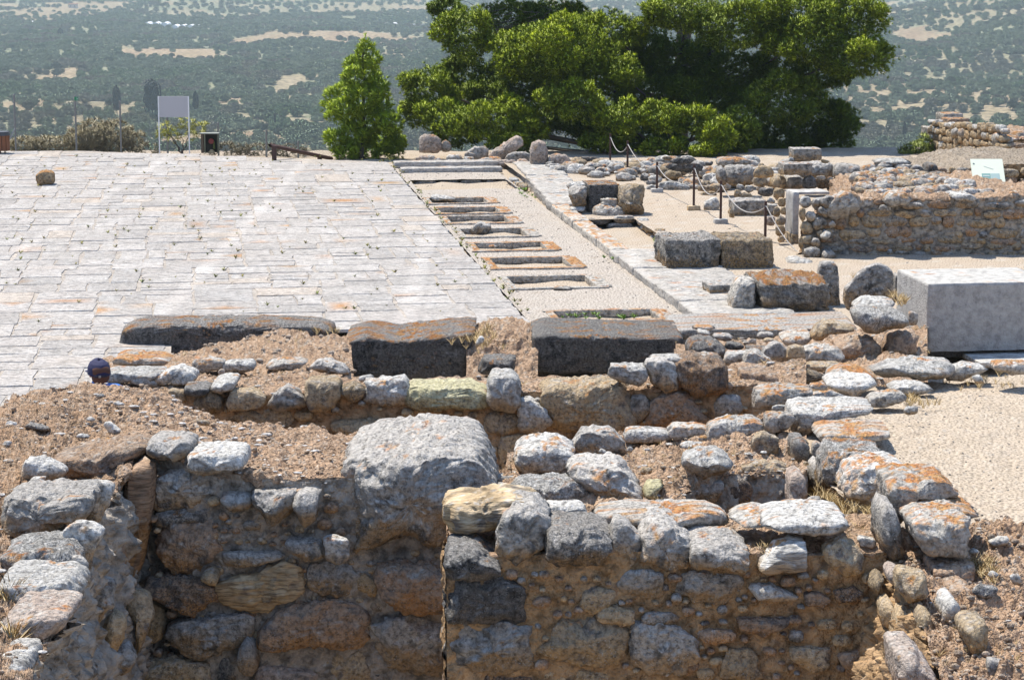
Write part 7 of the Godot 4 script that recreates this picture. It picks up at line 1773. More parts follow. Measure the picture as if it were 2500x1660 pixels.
	part("earth_top", loft([[Vector3(11.2, .89, -54), Vector3(11.1, .98, -55.4), Vector3(11.01, 1.01, -56.8), Vector3(10.92, .75, -58.2), Vector3(10.83, .6, -59.6), Vector3(10.73, .57, -61)], [Vector3(12.3, .87, -54.1), Vector3(12.2, .96, -55.5), Vector3(12.11, .99, -56.9), Vector3(12.02, .73, -58.3), Vector3(11.93, .58, -59.7), Vector3(11.83, .55, -61.1)]], 80, 20, 0.08, 1.6, "earth", 4.0, false, 0.6), M.earth, w)
	part("end_face", loft([[Vector3(11.2, .89, -54), Vector3(12.3, .87, -54.1), Vector3(14.3, .87, -54.1)], [Vector3(11.15, .1, -54), Vector3(12.3, .1, -54.1), Vector3(14.3, .1, -54.1)]], 60, 30, 0.08, 1.6, "mortar", 4.0, false, 0.6), M.mortar, w)
	courses(w, Vector3(10.63, -.04, -61), -1.5048, 7.015, 0.85, 91, ["c", "b", "w", "c"], 0.34, .382)
	heap(w, [Vector3(10.73, .57, -61), Vector3(11.83, .55, -61.1), Vector3(11.2, .89, -54), Vector3(12.3, .87, -54.1)], 60, 0.2, 0.5, 92, ["o*.7", "w", "o", "p"])
	kb("ledge_block", "", "", 10.867, .35, -60.49, .12, .3, .28, 2.4, "g", "far_stone", 0.03, 12, 42, w)
	w.get_child(w.get_child_count() - 1).position -= w.position
	courses(w, Vector3(11.25, .3, -53.85), 0.0, 2.0, 0.55, 93, ["k", "r", "g"], 0.4)


func court_side() -> void:
	var yard := Node3D.new()
	yard.name = "gravel_yard"
	structure(yard)
	add_child(yard)
	holed("gravel", yard, 4.68, 7.05, 32.6, 57.9, -0.03, [[4.84, 6, 48.95, 49.95], [4.84, 6.02, 47.1, 48.15], [4.86, 6, 45.4, 46.6], [4.9, 6.05, 43.3, 44.5], [4.92, 6.12, 41.3, 42.35], [4.95, 6.2, 39, 40.3], [4.95, 6.22, 36.7, 38], [5.15, 6.6, 33.4, 34.3], [4.8, 7, 51.9, 54]], "gravel", M.gravel, 0.12)
	var floor_ := Node3D.new()
	floor_.name = "portico_floor"
	structure(floor_)
	add_child(floor_)
	holed("floor_earth", floor_, 7.35, 19.0, 30.6, 60.0, 0.06, [[7.4, 8.35, 41.2, 45.1]], "floor", M.dirt, 0.16)
	cist("farthest stone cist in the row along the court, a pale stone lying across it", 4.84, 6.0, 48.95, 49.95, -0.5, "kerb*.9", 300)
	cist("second farthest stone cist, deep, with stones lining its back", 4.84, 6.02, 47.1, 48.15, -0.6, "kerb*1.1", 311)
	cist("third farthest stone cist in the row, shallow and earth filled", 4.86, 6.0, 45.4, 46.6, -0.3, "kerb*.9", 322)
	cist("shallow stone cist with a grey boulder standing in it", 4.9, 6.05, 43.3, 44.5, -0.26, "kerb*.4", 333)
	cist("deep stone cist with a small orange stone on its near rim", 4.92, 6.12, 41.3, 42.35, -0.7, "kerb*1.2", 344)
	cist("deep stone cist with a bright orange rim all round", 4.95, 6.2, 39.0, 40.3, -0.7, "kerb*1.3", 355)
	cist("nearest complete stone cist in the row, shallow with a broken grey rim", 4.95, 6.22, 36.7, 38.0, -0.2, "kerb*.4", 366)
	cist("half-hidden cist edge with weeds, just behind the kerb blocks", 5.15, 6.6, 33.4, 34.3, -0.2, "kerb*.9", 377)
	var pit := thing("sunken_basin", "sunken rectangular basin lined with stones beside the pillar base", "sunken basin", cw(7.87, 0.06, 43.1), COURT)
	var fl := part("floor", loft([[cw(7.3, -0.22, 45.2), cw(8.45, -0.22, 45.2)], [cw(7.3, -0.1, 41.0), cw(8.45, -0.1, 41.0)]], 40, 90, 0.05, 2.0, "dirt", 0.0, false), M.earth, pit)
	fl.transform = pit.transform.affine_inverse()
	courses(pit, cw(7.35, -0.22, 45.16), COURT, 1.0, 0.28, 311, ["k", "r", "g"], 0.3)
	courses(pit, cw(8.4, -0.22, 45.1), COURT - PI / 2, 3.8, 0.28, 312, ["c", "b", "w"], 0.2)
	courses(pit, cw(7.36, -0.22, 41.2), COURT + PI / 2, 3.8, 0.26, 313, ["r", "g"], 0.25)
	for c in pit.get_children():
		if c != fl:
			c.transform = pit.transform.affine_inverse() * Transform3D(c.transform.basis, c.position + pit.position)
	var hole := thing("sunken_trench", "wide stone-lined trench crossing the yard at its far end", "trench", cw(5.9, 0, 53))
	part("floor", loft([[cw(4.7, -0.12, 54.1), cw(5.9, -0.35, 54.1), cw(7.1, -0.5, 54.1)], [cw(4.7, -0.1, 51.8), cw(5.9, -0.3, 51.8), cw(7.1, -0.45, 51.8)]], 60, 40, 0.06, 2.0, "dirt", 0.0, false), M.earth, hole).position = -hole.position
	courses(hole, cw(4.8, -0.5, 54.05), COURT, 2.25, 0.46, 321, ["g", "w", "g", "k"], 0.3)
	courses(hole, cw(7.05, -0.5, 54.0), COURT - PI / 2, 2.1, 0.48, 322, ["c", "w", "b"], 0.3)
	var sty := thing("stylobate_kerb", "line of worn kerb slabs with orange patches between the gravel yard and the portico floor", "kerb", cw(7.2, 0, 45))
	kb("kerb_slab", "", "", 0, 0, 0, COURT, 1.5, 0.25, 1.3, "kerb0", "paving", .03, 10, 400, sty).position = cw(7.77, -.141, 33.66) - sty.position
	kb("kerb_slab", "", "", 0, 0, 0, COURT, 1.5, 0.25, 1, "kerb0", "paving", .03, 10, 401, sty).position = cw(7.77, -.128, 34.83) - sty.position
	kb("kerb_slab", "", "", 0, 0, 0, COURT, 1.5, 0.25, .89, "kerb0", "paving", .03, 10, 402, sty).position = cw(7.77, -.137, 35.79) - sty.position
	kb("kerb_slab", "", "", 0, 0, 0, COURT, 1.5, 0.25, 1.69, "kerb0", "paving", .03, 10, 403, sty).position = cw(7.77, -.148, 37.1) - sty.position
	kb("kerb_slab", "", "", 0, 0, 0, COURT, 1.5, 0.25, 1.38, "kerb0", "paving", .03, 10, 404, sty).position = cw(7.77, -.135, 38.66) - sty.position
	kb("kerb_slab", "", "", 0, 0, 0, COURT, 1.5, 0.25, .92, "kerb0", "paving", .03, 10, 405, sty).position = cw(7.77, -.141, 39.82) - sty.position
	kb("kerb_slab", "", "", 0, 0, 0, COURT, .34, 0.26, 1.51, "kerb", "paving", .03, 10, 406, sty).position = cw(7.22, -.139, 41.06) - sty.position
	kb("kerb_slab", "", "", 0, 0, 0, COURT, .34, 0.26, 1.53, "kerb", "paving", .03, 10, 407, sty).position = cw(7.22, -.146, 42.6) - sty.position
	kb("kerb_slab", "", "", 0, 0, 0, COURT, .34, 0.26, 1.09, "kerb", "paving", .03, 10, 408, sty).position = cw(7.22, -.147, 43.93) - sty.position
	kb("kerb_slab", "", "", 0, 0, 0, COURT, .34, 0.26, 1.34, "kerb", "paving", .03, 10, 409, sty).position = cw(7.22, -.127, 45.17) - sty.position
	kb("kerb_slab", "", "", 0, 0, 0, COURT, .34, 0.26, 1.41, "kerb", "paving", .03, 10, 410, sty).position = cw(7.22, -.131, 46.56) - sty.position
	kb("kerb_slab", "", "", 0, 0, 0, COURT, .95, 0.26, 1.23, "kerb0", "paving", .03, 10, 411, sty).position = cw(7.59, -.131, 47.9) - sty.position
	kb("kerb_slab", "", "", 0, 0, 0, COURT, .95, 0.26, .97, "kerb0", "paving", .03, 10, 412, sty).position = cw(7.65, -.143, 49.02) - sty.position
	kb("kerb_slab", "", "", 0, 0, 0, COURT, .95, 0.26, 1.49, "kerb0", "paving", .03, 10, 413, sty).position = cw(7.7, -.132, 50.27) - sty.position
	kb("kerb_slab", "", "", 0, 0, 0, COURT, .95, 0.26, 1.26, "kerb0", "paving", .03, 10, 414, sty).position = cw(7.78, -.148, 51.66) - sty.position
	kb("kerb_slab", "", "", 0, 0, 0, COURT, .95, 0.26, 1.12, "kerb0", "paving", .03, 10, 415, sty).position = cw(7.84, -.145, 52.87) - sty.position
	kb("kerb_slab", "", "", 0, 0, 0, COURT, .95, 0.26, 1.13, "kerb0", "paving", .03, 10, 416, sty).position = cw(7.9, -.13, 54.02) - sty.position
	kb("kerb_slab", "", "", 0, 0, 0, COURT, .95, 0.26, 1.06, "kerb0", "paving", .03, 10, 417, sty).position = cw(7.95, -.128, 55.13) - sty.position
	kb("kerb_slab", "", "", 0, 0, 0, COURT, .95, 0.26, 1.67, "kerb0", "paving", .03, 10, 418, sty).position = cw(8.01, -.149, 56.52) - sty.position
	kb("kerb_slab", "", "", 0, 0, 0, COURT, .95, 0.26, 1.22, "kerb0", "paving", .03, 10, 419, sty).position = cw(8.09, -.138, 57.99) - sty.position
	kb("step", "", "", 0, 0, 0, COURT, 2.4, .14, .4, "kerb0", "paving", .02, 14, 450, sty).position = cw(5.95, -.06, 55.9) - sty.position
	kb("step", "", "", 0, 0, 0, COURT, 2.5, .16, .5, "kerb0", "paving", .02, 14, 451, sty).position = cw(5.95, -.05, 57.2) - sty.position
	loose("grey boulder standing in a shallow stone cist", -.568, .009, -44.8, .138, "g*0", 442, 22, 13, [-.214, -.121, -.187, -.003, -.069, .116, .036, .09, .167, .05, .18, -.003, .088, -.129], "far_stone", 3.5, 1.2, 0.0, "loose_stone", "stone")
	loose("long pale stone laid across the farthest stone cist", -1.464, -.001, -50.112, .205, "w", 443, 22, 13, [-.271, -.044, -.27, .073, -.036, .059, .314, .029, .299, -.059, -.037, -.059], "far_stone", 3.5, 1.2, 0.0, "loose_stone", "stone")
	loose("small orange stone on the near rim of a deep cist", -.348, .007, -42.042, .065, "o*1", 444, 22, 13, [-.079, -.015, -.066, .022, .02, .03, .106, -.01, .02, -.027], "far_stone", 3.5, 1.2, 0.0, "loose_stone", "stone")
	loose("flat broken orange stone beside the nearest complete cist", .79, -.003, -36.985, .129, "o", 445, 22, 13, [-.19, -.027, -.147, .024, .157, .024, .179, -.02], "far_stone", 3.5, 1.2, 0.0, "loose_stone", "stone")
	var r := RandomNumberGenerator.new()
	r.seed = 31
	var bits := []
	for i in 4200:
		var inside := i % 2 == 0
		var x := r.randf_range(4.75, 7.0) if inside else r.randf_range(7.5, 14.0)
		var z := r.randf_range(33.0, 57.5)
		if not inside and z > 39.0 and x < 8.5:
			continue
		if inside and x < 6.3 and z < 54.0 and fmod(z, 2.1) > 0.9 and z > 36.0:
			continue
		var k := 0.009 * pow(5.0, pow(r.randf(), 3.2))
		bits.append([Transform3D(Basis.from_euler(Vector3(0, r.randf() * TAU, 0)).scaled(Vector3(k, k * 0.6, k)), cw(x, -0.025 if inside else 0.06, z)), col(0.5, 0.43, 0.36).lerp(col(0.68, 0.63, 0.57), r.randf())])
	scatter("yard_pebbles", pebble(5), M.pale, bits, yard)


func pines() -> void:
	var t := thing("pine_tree", "broad dark pine with bright green lobes of needles towering behind the court", "pine tree", Vector3(4.59, -1.2, -66.4))
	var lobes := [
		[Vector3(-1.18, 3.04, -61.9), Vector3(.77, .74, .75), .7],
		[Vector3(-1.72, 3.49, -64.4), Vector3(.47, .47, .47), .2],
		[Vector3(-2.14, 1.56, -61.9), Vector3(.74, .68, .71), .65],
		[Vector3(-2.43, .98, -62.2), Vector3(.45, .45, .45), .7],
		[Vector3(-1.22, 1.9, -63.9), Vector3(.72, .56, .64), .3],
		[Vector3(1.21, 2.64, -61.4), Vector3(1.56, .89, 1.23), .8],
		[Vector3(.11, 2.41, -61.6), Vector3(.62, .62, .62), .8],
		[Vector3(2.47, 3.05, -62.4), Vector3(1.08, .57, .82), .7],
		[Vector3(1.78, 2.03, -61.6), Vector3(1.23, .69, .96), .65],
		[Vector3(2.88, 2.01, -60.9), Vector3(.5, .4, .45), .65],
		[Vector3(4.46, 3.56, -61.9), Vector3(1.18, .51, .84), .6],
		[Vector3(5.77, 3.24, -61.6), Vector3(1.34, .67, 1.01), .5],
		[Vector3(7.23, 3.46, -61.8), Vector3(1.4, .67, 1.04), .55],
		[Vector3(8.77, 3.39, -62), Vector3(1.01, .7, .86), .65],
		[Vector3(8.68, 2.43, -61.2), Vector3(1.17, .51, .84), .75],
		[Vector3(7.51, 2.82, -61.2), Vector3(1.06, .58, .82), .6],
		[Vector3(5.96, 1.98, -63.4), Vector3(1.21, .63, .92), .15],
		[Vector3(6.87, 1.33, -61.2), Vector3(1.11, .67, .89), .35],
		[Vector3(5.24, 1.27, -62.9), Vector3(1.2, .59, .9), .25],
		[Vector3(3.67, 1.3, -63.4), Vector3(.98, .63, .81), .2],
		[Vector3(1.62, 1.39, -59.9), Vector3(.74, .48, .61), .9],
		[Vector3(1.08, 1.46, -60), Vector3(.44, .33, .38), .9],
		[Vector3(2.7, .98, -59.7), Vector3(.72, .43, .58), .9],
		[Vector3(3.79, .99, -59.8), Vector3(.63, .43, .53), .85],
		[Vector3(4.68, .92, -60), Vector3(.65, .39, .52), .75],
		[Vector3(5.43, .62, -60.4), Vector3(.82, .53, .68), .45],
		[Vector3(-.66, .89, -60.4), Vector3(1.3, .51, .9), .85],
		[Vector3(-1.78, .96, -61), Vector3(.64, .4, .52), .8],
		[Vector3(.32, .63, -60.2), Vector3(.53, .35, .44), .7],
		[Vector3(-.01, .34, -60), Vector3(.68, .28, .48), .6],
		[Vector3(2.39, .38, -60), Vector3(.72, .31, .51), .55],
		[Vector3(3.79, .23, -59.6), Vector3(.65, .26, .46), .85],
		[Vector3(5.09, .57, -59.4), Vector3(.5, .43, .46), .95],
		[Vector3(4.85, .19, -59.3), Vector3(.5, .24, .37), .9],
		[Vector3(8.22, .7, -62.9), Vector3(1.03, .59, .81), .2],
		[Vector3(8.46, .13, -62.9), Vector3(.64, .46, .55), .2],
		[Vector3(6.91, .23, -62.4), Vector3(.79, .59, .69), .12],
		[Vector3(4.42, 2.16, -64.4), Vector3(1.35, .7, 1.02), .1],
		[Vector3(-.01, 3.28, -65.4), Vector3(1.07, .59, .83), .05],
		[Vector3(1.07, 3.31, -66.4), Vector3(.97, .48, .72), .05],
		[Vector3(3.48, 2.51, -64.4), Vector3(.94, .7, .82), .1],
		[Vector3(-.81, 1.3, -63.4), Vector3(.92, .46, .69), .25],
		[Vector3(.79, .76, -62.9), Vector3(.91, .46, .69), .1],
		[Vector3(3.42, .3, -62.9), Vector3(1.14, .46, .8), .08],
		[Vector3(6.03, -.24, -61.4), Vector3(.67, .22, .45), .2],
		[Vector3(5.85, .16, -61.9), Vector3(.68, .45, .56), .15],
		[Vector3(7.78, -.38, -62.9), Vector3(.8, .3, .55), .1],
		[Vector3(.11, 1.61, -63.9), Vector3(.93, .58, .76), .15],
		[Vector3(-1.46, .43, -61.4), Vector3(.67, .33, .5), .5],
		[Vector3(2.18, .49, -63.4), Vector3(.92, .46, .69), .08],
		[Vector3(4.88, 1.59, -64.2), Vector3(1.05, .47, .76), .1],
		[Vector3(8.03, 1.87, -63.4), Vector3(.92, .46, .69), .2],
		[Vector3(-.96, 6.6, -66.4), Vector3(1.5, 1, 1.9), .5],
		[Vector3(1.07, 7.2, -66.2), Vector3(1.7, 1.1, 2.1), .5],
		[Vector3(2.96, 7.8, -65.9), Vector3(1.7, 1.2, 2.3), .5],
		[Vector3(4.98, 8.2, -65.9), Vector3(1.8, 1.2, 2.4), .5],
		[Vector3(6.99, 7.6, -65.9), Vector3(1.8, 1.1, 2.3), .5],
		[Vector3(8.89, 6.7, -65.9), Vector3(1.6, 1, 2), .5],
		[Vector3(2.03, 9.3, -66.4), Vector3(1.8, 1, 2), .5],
		[Vector3(5.61, 9.6, -66.4), Vector3(2, 1, 2), .5],
		[Vector3(3.72, 6.6, -64.6), Vector3(1.6, .9, 1.3), .5],
		[Vector3(6.28, 6.2, -64.6), Vector3(1.5, .9, 1.3), .5],
	]
	var foot := t.position
	part("trunk", limb(Vector3.ZERO, Vector3(0.3, 7.5, 0.2), 0.1, 0.34, 0.12, 10), M.bark, t)
	for lb in lobes:
		var q: Vector3 = lb[0] - foot
		var from := Vector3(0.05, clampf(q.y - q.length() * 0.25, 0.6, 7.0), 0.0)
		part("branch", limb(from, q, 0.12, 0.07, 0.015), M.bark, t)
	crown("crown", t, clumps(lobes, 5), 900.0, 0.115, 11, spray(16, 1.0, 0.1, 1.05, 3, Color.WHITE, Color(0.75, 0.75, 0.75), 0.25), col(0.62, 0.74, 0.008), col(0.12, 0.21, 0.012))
	var r := RandomNumberGenerator.new()
	r.seed = 8
	for i in 46:
		var a := Vector3(-.01, 3.08, -64.5) + Vector3(r.randf_range(-0.9, 1.6), r.randf_range(-0.4, 0.5), r.randf_range(-0.6, 0.6))
		part("bare_twig", limb(a - foot, a - foot + Vector3(r.randf_range(-0.9, -0.2), r.randf_range(-0.35, 0.25), r.randf_range(-0.2, 0.3)), 0.05, 0.012, 0.004, 5), M.bark, t)
	var y := thing("young_pine", "slender bright green young pine beside the end of the court", "pine tree", Vector3(-3.9, -0.7, -61.9))
	lobes = [[Vector3(-3.75, 2.69, -61.5), Vector3(.15, .25, .2), .85], [Vector3(-3.87, 2.34, -61.9), Vector3(.22, .29, .25), .85], [Vector3(-3.73, 2.04, -62.3), Vector3(.28, .33, .31), .85], [Vector3(-4.07, 1.92, -61.5), Vector3(.25, .29, .27), .85], [Vector3(-3.48, 1.67, -61.9), Vector3(.28, .33, .3), .85], [Vector3(-4.29, 1.54, -62.3), Vector3(.28, .27, .28), .85], [Vector3(-3.82, 1.37, -61.5), Vector3(.41, .38, .4), .85], [Vector3(-4.66, 1.45, -61.9), Vector3(.22, .17, .19), .85], [Vector3(-3.4, 1.14, -62.3), Vector3(.3, .35, .32), .85], [Vector3(-4.36, 1.09, -61.5), Vector3(.33, .3, .32), .85], [Vector3(-3.83, .78, -61.9), Vector3(.5, .4, .45), .85], [Vector3(-4.64, .86, -62.3), Vector3(.28, .21, .25), .85], [Vector3(-3.13, .75, -61.5), Vector3(.3, .34, .32), .85], [Vector3(-4.11, .39, -61.9), Vector3(.43, .38, .41), .7], [Vector3(-3.4, .24, -62.3), Vector3(.42, .4, .41), .7], [Vector3(-4.53, .31, -61.5), Vector3(.25, .27, .26), .7], [Vector3(-2.99, .16, -61.9), Vector3(.22, .25, .23), .7], [Vector3(-3.86, -.1, -62.3), Vector3(.54, .29, .41), .7], [Vector3(-4.31, -.03, -61.5), Vector3(.3, .25, .27), .7], [Vector3(-4.83, 1.12, -61.9), Vector3(.12, .11, .12), .85], [Vector3(-3.12, -.04, -62.3), Vector3(.34, .21, .27), .7], [Vector3(-3.54, 2.31, -61.5), Vector3(.13, .23, .18), .85], [Vector3(-4.2, 2.18, -61.9), Vector3(.13, .17, .15), .85]]
	part("trunk", limb(Vector3.ZERO, Vector3(0.1, 3.6, 0.0), 0.02, 0.07, 0.015), M.bark, y)
	crown("crown", y, clumps(lobes, 6), 520.0, 0.14, 13, spray(14, 1.0, 0.1, 0.8, 4, Color.WHITE, Color(0.8, 0.8, 0.8), 0.1), col(0.6, 0.74, 0.012), col(0.22, 0.36, 0.018))


func plants() -> void:
	var straw := spray(16, 0.16, 0.005, 0.7, 21, col(0.42, 0.31, 0.15), col(0.55, 0.43, 0.24), 0.5)
	var weed := spray(12, 0.09, 0.014, 0.9, 22, col(0.12, 0.2, 0.04), col(0.26, 0.3, 0.08), 0.3)
	var spots := []
	var r := RandomNumberGenerator.new()
	r.seed = 3
	for q in [[-.41, .18, -31.2, 26, .12, .4, 1], [-.48, .19, -30.6, 16, .15, .3, 1], [-2.6, .14, -31.7, 18, .15, .15, 1], [1.7, 1.39, -15.25, 10, .06, .05, 1], [1.72, 1.39, -15.1, 8, .05, .03, .7], [2.45, 1.35, -16.3, 46, .1, .3, .8], [2.35, 1.33, -15.9, 30, .1, .2, .7], [3.03, 1.38, -14.9, 26, .06, .15, .8], [-2.96, 1.53, -13.6, 9, .03, .03, 1.6], [-2.83, 1.44, -12.9, 9, .03, .03, 1.6], [3.6, 1.31, -20.9, 22, .08, .12, .8], [2.36, 1.29, -17.2, 20, .12, .2, .7], [5.1, .64, -33.5, 6, .1, .1, .8], [5, .79, -30.4, 14, .06, .3, 1], [4.6, 1.24, -22.2, 24, .25, .2, .6]]:
		for i in int(q[3]):
			spots.append([Transform3D(Basis(Vector3.UP, r.randf() * TAU).scaled(Vector3.ONE * q[6] * r.randf_range(0.6, 1.2)), Vector3(q[0] + r.randfn() * q[4], q[1], q[2] + r.randfn() * q[5])), Color.WHITE])
	scatter("dry_grass", straw, M.dry, spots)
	spots = []
	for i in 420:
		var z := r.randf_range(34.0, 61.0)
		var x := r.randf_range(-8.0, 4.6) if i % 4 else 4.7 + r.randf_range(-0.08, 0.1)
		spots.append([Transform3D(Basis(Vector3.UP, r.randf() * TAU).scaled(Vector3.ONE * r.randf_range(0.3, 1.0)), cw(x, 0.0, z)), Color.WHITE.lerp(Color(1.6, 1.0, 0.7), r.randf())])
	scatter("court_weeds", weed, M.dry, spots)
	spots = []
	for q in [[7.3, 40.5], [8.3, 42.0], [8.35, 41.5], [7.0, 39.7], [5.3, 33.5], [5.6, 33.6], [6.1, 33.5], [9.6, 41.7], [9.9, 41.2], [10.4, 41.0], [6.95, 50.5], [6.95, 49.8], [7.05, 51.4]]:
		for i in 5:
			spots.append([Transform3D(Basis(Vector3.UP, r.randf() * TAU).scaled(Vector3.ONE * r.randf_range(0.5, 1.1)), cw(q[0] + r.randf_range(-0.15, 0.15), 0.0, q[1] + r.randf_range(-0.25, 0.25))), Color(0.8, 1.1, 0.6)])
	scatter("green_weeds", weed, M.leaf, spots)
	var dry_bush_31 := thing("dry_bush", "grey-green dry bush behind the fence, between two fence posts", "shrub", Vector3(-11.04, -.21, -63.5))
	part("stem", limb(Vector3.ZERO, Vector3(-.26, .57, -.04), 0.05, 0.02, 0.006), M.bark, dry_bush_31)
	part("stem", limb(Vector3.ZERO, Vector3(-.35, .56, -.04), 0.05, 0.02, 0.006), M.bark, dry_bush_31)
	part("stem", limb(Vector3.ZERO, Vector3(.42, .76, .11), 0.05, 0.02, 0.006), M.bark, dry_bush_31)
	part("stem", limb(Vector3.ZERO, Vector3(-.28, .68, -.09), 0.05, 0.02, 0.006), M.bark, dry_bush_31)
	crown("leaves", dry_bush_31, [[Vector3(-11.11, .27, -63.3), Vector3(.46, .39, .43), .8], [Vector3(-10.59, .22, -63.26), Vector3(.51, .37, .44), .7], [Vector3(-11.52, .1, -63.33), Vector3(.39, .3, .35), .7], [Vector3(-12.3, -.05, -63.76), Vector3(.7, .23, .46), .6], [Vector3(-10.2, .07, -63.7), Vector3(.35, .28, .31), .6], [Vector3(-12.98, -.05, -63.68), Vector3(.58, .21, .39), .6], [Vector3(-10.89, -.05, -63.68), Vector3(.81, .25, .53), .5]], 420, 0.13, 31, spray(10, 1.0, 0.12, 1.1, 5, Color.WHITE, Color(0.8, 0.8, 0.8), 0.2), col(0.34, 0.3, 0.16), col(0.2, 0.17, 0.11), "dry")
	var yellow_shrub_32 := thing("yellow_shrub", "open yellow-green shrub behind the legs of the blank board", "shrub", Vector3(-8.66, -.19, -62.6))
	part("stem", limb(Vector3.ZERO, Vector3(-.31, .62, .05), 0.05, 0.02, 0.006), M.bark, yellow_shrub_32)
	part("stem", limb(Vector3.ZERO, Vector3(.23, .77, .15), 0.05, 0.02, 0.006), M.bark, yellow_shrub_32)
	part("stem", limb(Vector3.ZERO, Vector3(-.41, .7, .07), 0.05, 0.02, 0.006), M.bark, yellow_shrub_32)
	part("stem", limb(Vector3.ZERO, Vector3(.01, .59, -.01), 0.05, 0.02, 0.006), M.bark, yellow_shrub_32)
	crown("leaves", yellow_shrub_32, [[Vector3(-9.01, .46, -62.35), Vector3(.2, .16, .18), 1], [Vector3(-8.57, .54, -62.86), Vector3(.25, .16, .21), 1], [Vector3(-8.28, .43, -62.82), Vector3(.21, .16, .18), 1], [Vector3(-8.89, .24, -62.63), Vector3(.18, .11, .15), .8], [Vector3(-8.41, .32, -62.48), Vector3(.18, .11, .15), .7], [Vector3(-9.2, .29, -62.85), Vector3(.16, .14, .15), .9], [Vector3(-8.14, .53, -62.64), Vector3(.14, .09, .11), 1]], 260, 0.11, 32, spray(10, 1.0, 0.12, 1.1, 5, Color.WHITE, Color(0.8, 0.8, 0.8), 0.2), col(0.42, 0.42, 0.06), col(0.2, 0.22, 0.06), "leaf")
	var green_shrub_33 := thing("green_shrub", "small yellow-green shrub against the far end of the upper right wall", "shrub", Vector3(10.16, -.18, -60))
	part("stem", limb(Vector3.ZERO, Vector3(.38, .51, 0), 0.05, 0.02, 0.006), M.bark, green_shrub_33)
	part("stem", limb(Vector3.ZERO, Vector3(-.09, .47, -.03), 0.05, 0.02, 0.006), M.bark, green_shrub_33)
	part("stem", limb(Vector3.ZERO, Vector3(-.34, .41, .13), 0.05, 0.02, 0.006), M.bark, green_shrub_33)
	part("stem", limb(Vector3.ZERO, Vector3(-.46, .37, .05), 0.05, 0.02, 0.006), M.bark, green_shrub_33)
	crown("leaves", green_shrub_33, [[Vector3(10.23, .17, -59.87), Vector3(.28, .22, .25), 1], [Vector3(10.05, -.01, -60.02), Vector3(.24, .17, .21), .8], [Vector3(10.36, .38, -59.98), Vector3(.17, .15, .16), .9], [Vector3(9.91, .11, -59.91), Vector3(.13, .11, .12), .8], [Vector3(10.53, .08, -60.3), Vector3(.18, .2, .19), .7]], 520, 0.12, 33, spray(10, 1.0, 0.12, 1.1, 5, Color.WHITE, Color(0.8, 0.8, 0.8), 0.2), col(0.28, 0.34, 0.04), col(0.09, 0.13, 0.02), "leaf")
	var dry_bush_34 := thing("dry_bush", "low olive-brown scrub behind the fence near the handrail", "shrub", Vector3(-7.12, -.3, -63))
	part("stem", limb(Vector3.ZERO, Vector3(-.3, .22, -.12), 0.05, 0.02, 0.006), M.bark, dry_bush_34)
	part("stem", limb(Vector3.ZERO, Vector3(.13, .2, -.06), 0.05, 0.02, 0.006), M.bark, dry_bush_34)
	part("stem", limb(Vector3.ZERO, Vector3(.25, .21, .02), 0.05, 0.02, 0.006), M.bark, dry_bush_34)
	part("stem", limb(Vector3.ZERO, Vector3(.4, .19, -.18), 0.05, 0.02, 0.006), M.bark, dry_bush_34)
	crown("leaves", dry_bush_34, [[Vector3(-7.55, -.09, -62.84), Vector3(.57, .16, .37), .4], [Vector3(-6.67, -.15, -63.16), Vector3(.57, .16, .37), .4], [Vector3(-5.86, -.17, -63.07), Vector3(.46, .16, .31), .3], [Vector3(-9.61, -.09, -62.84), Vector3(.27, .16, .22), .6]], 240, 0.13, 34, spray(10, 1.0, 0.12, 1.1, 5, Color.WHITE, Color(0.8, 0.8, 0.8), 0.2), col(0.2, 0.18, 0.1), col(0.11, 0.1, 0.06), "dry")


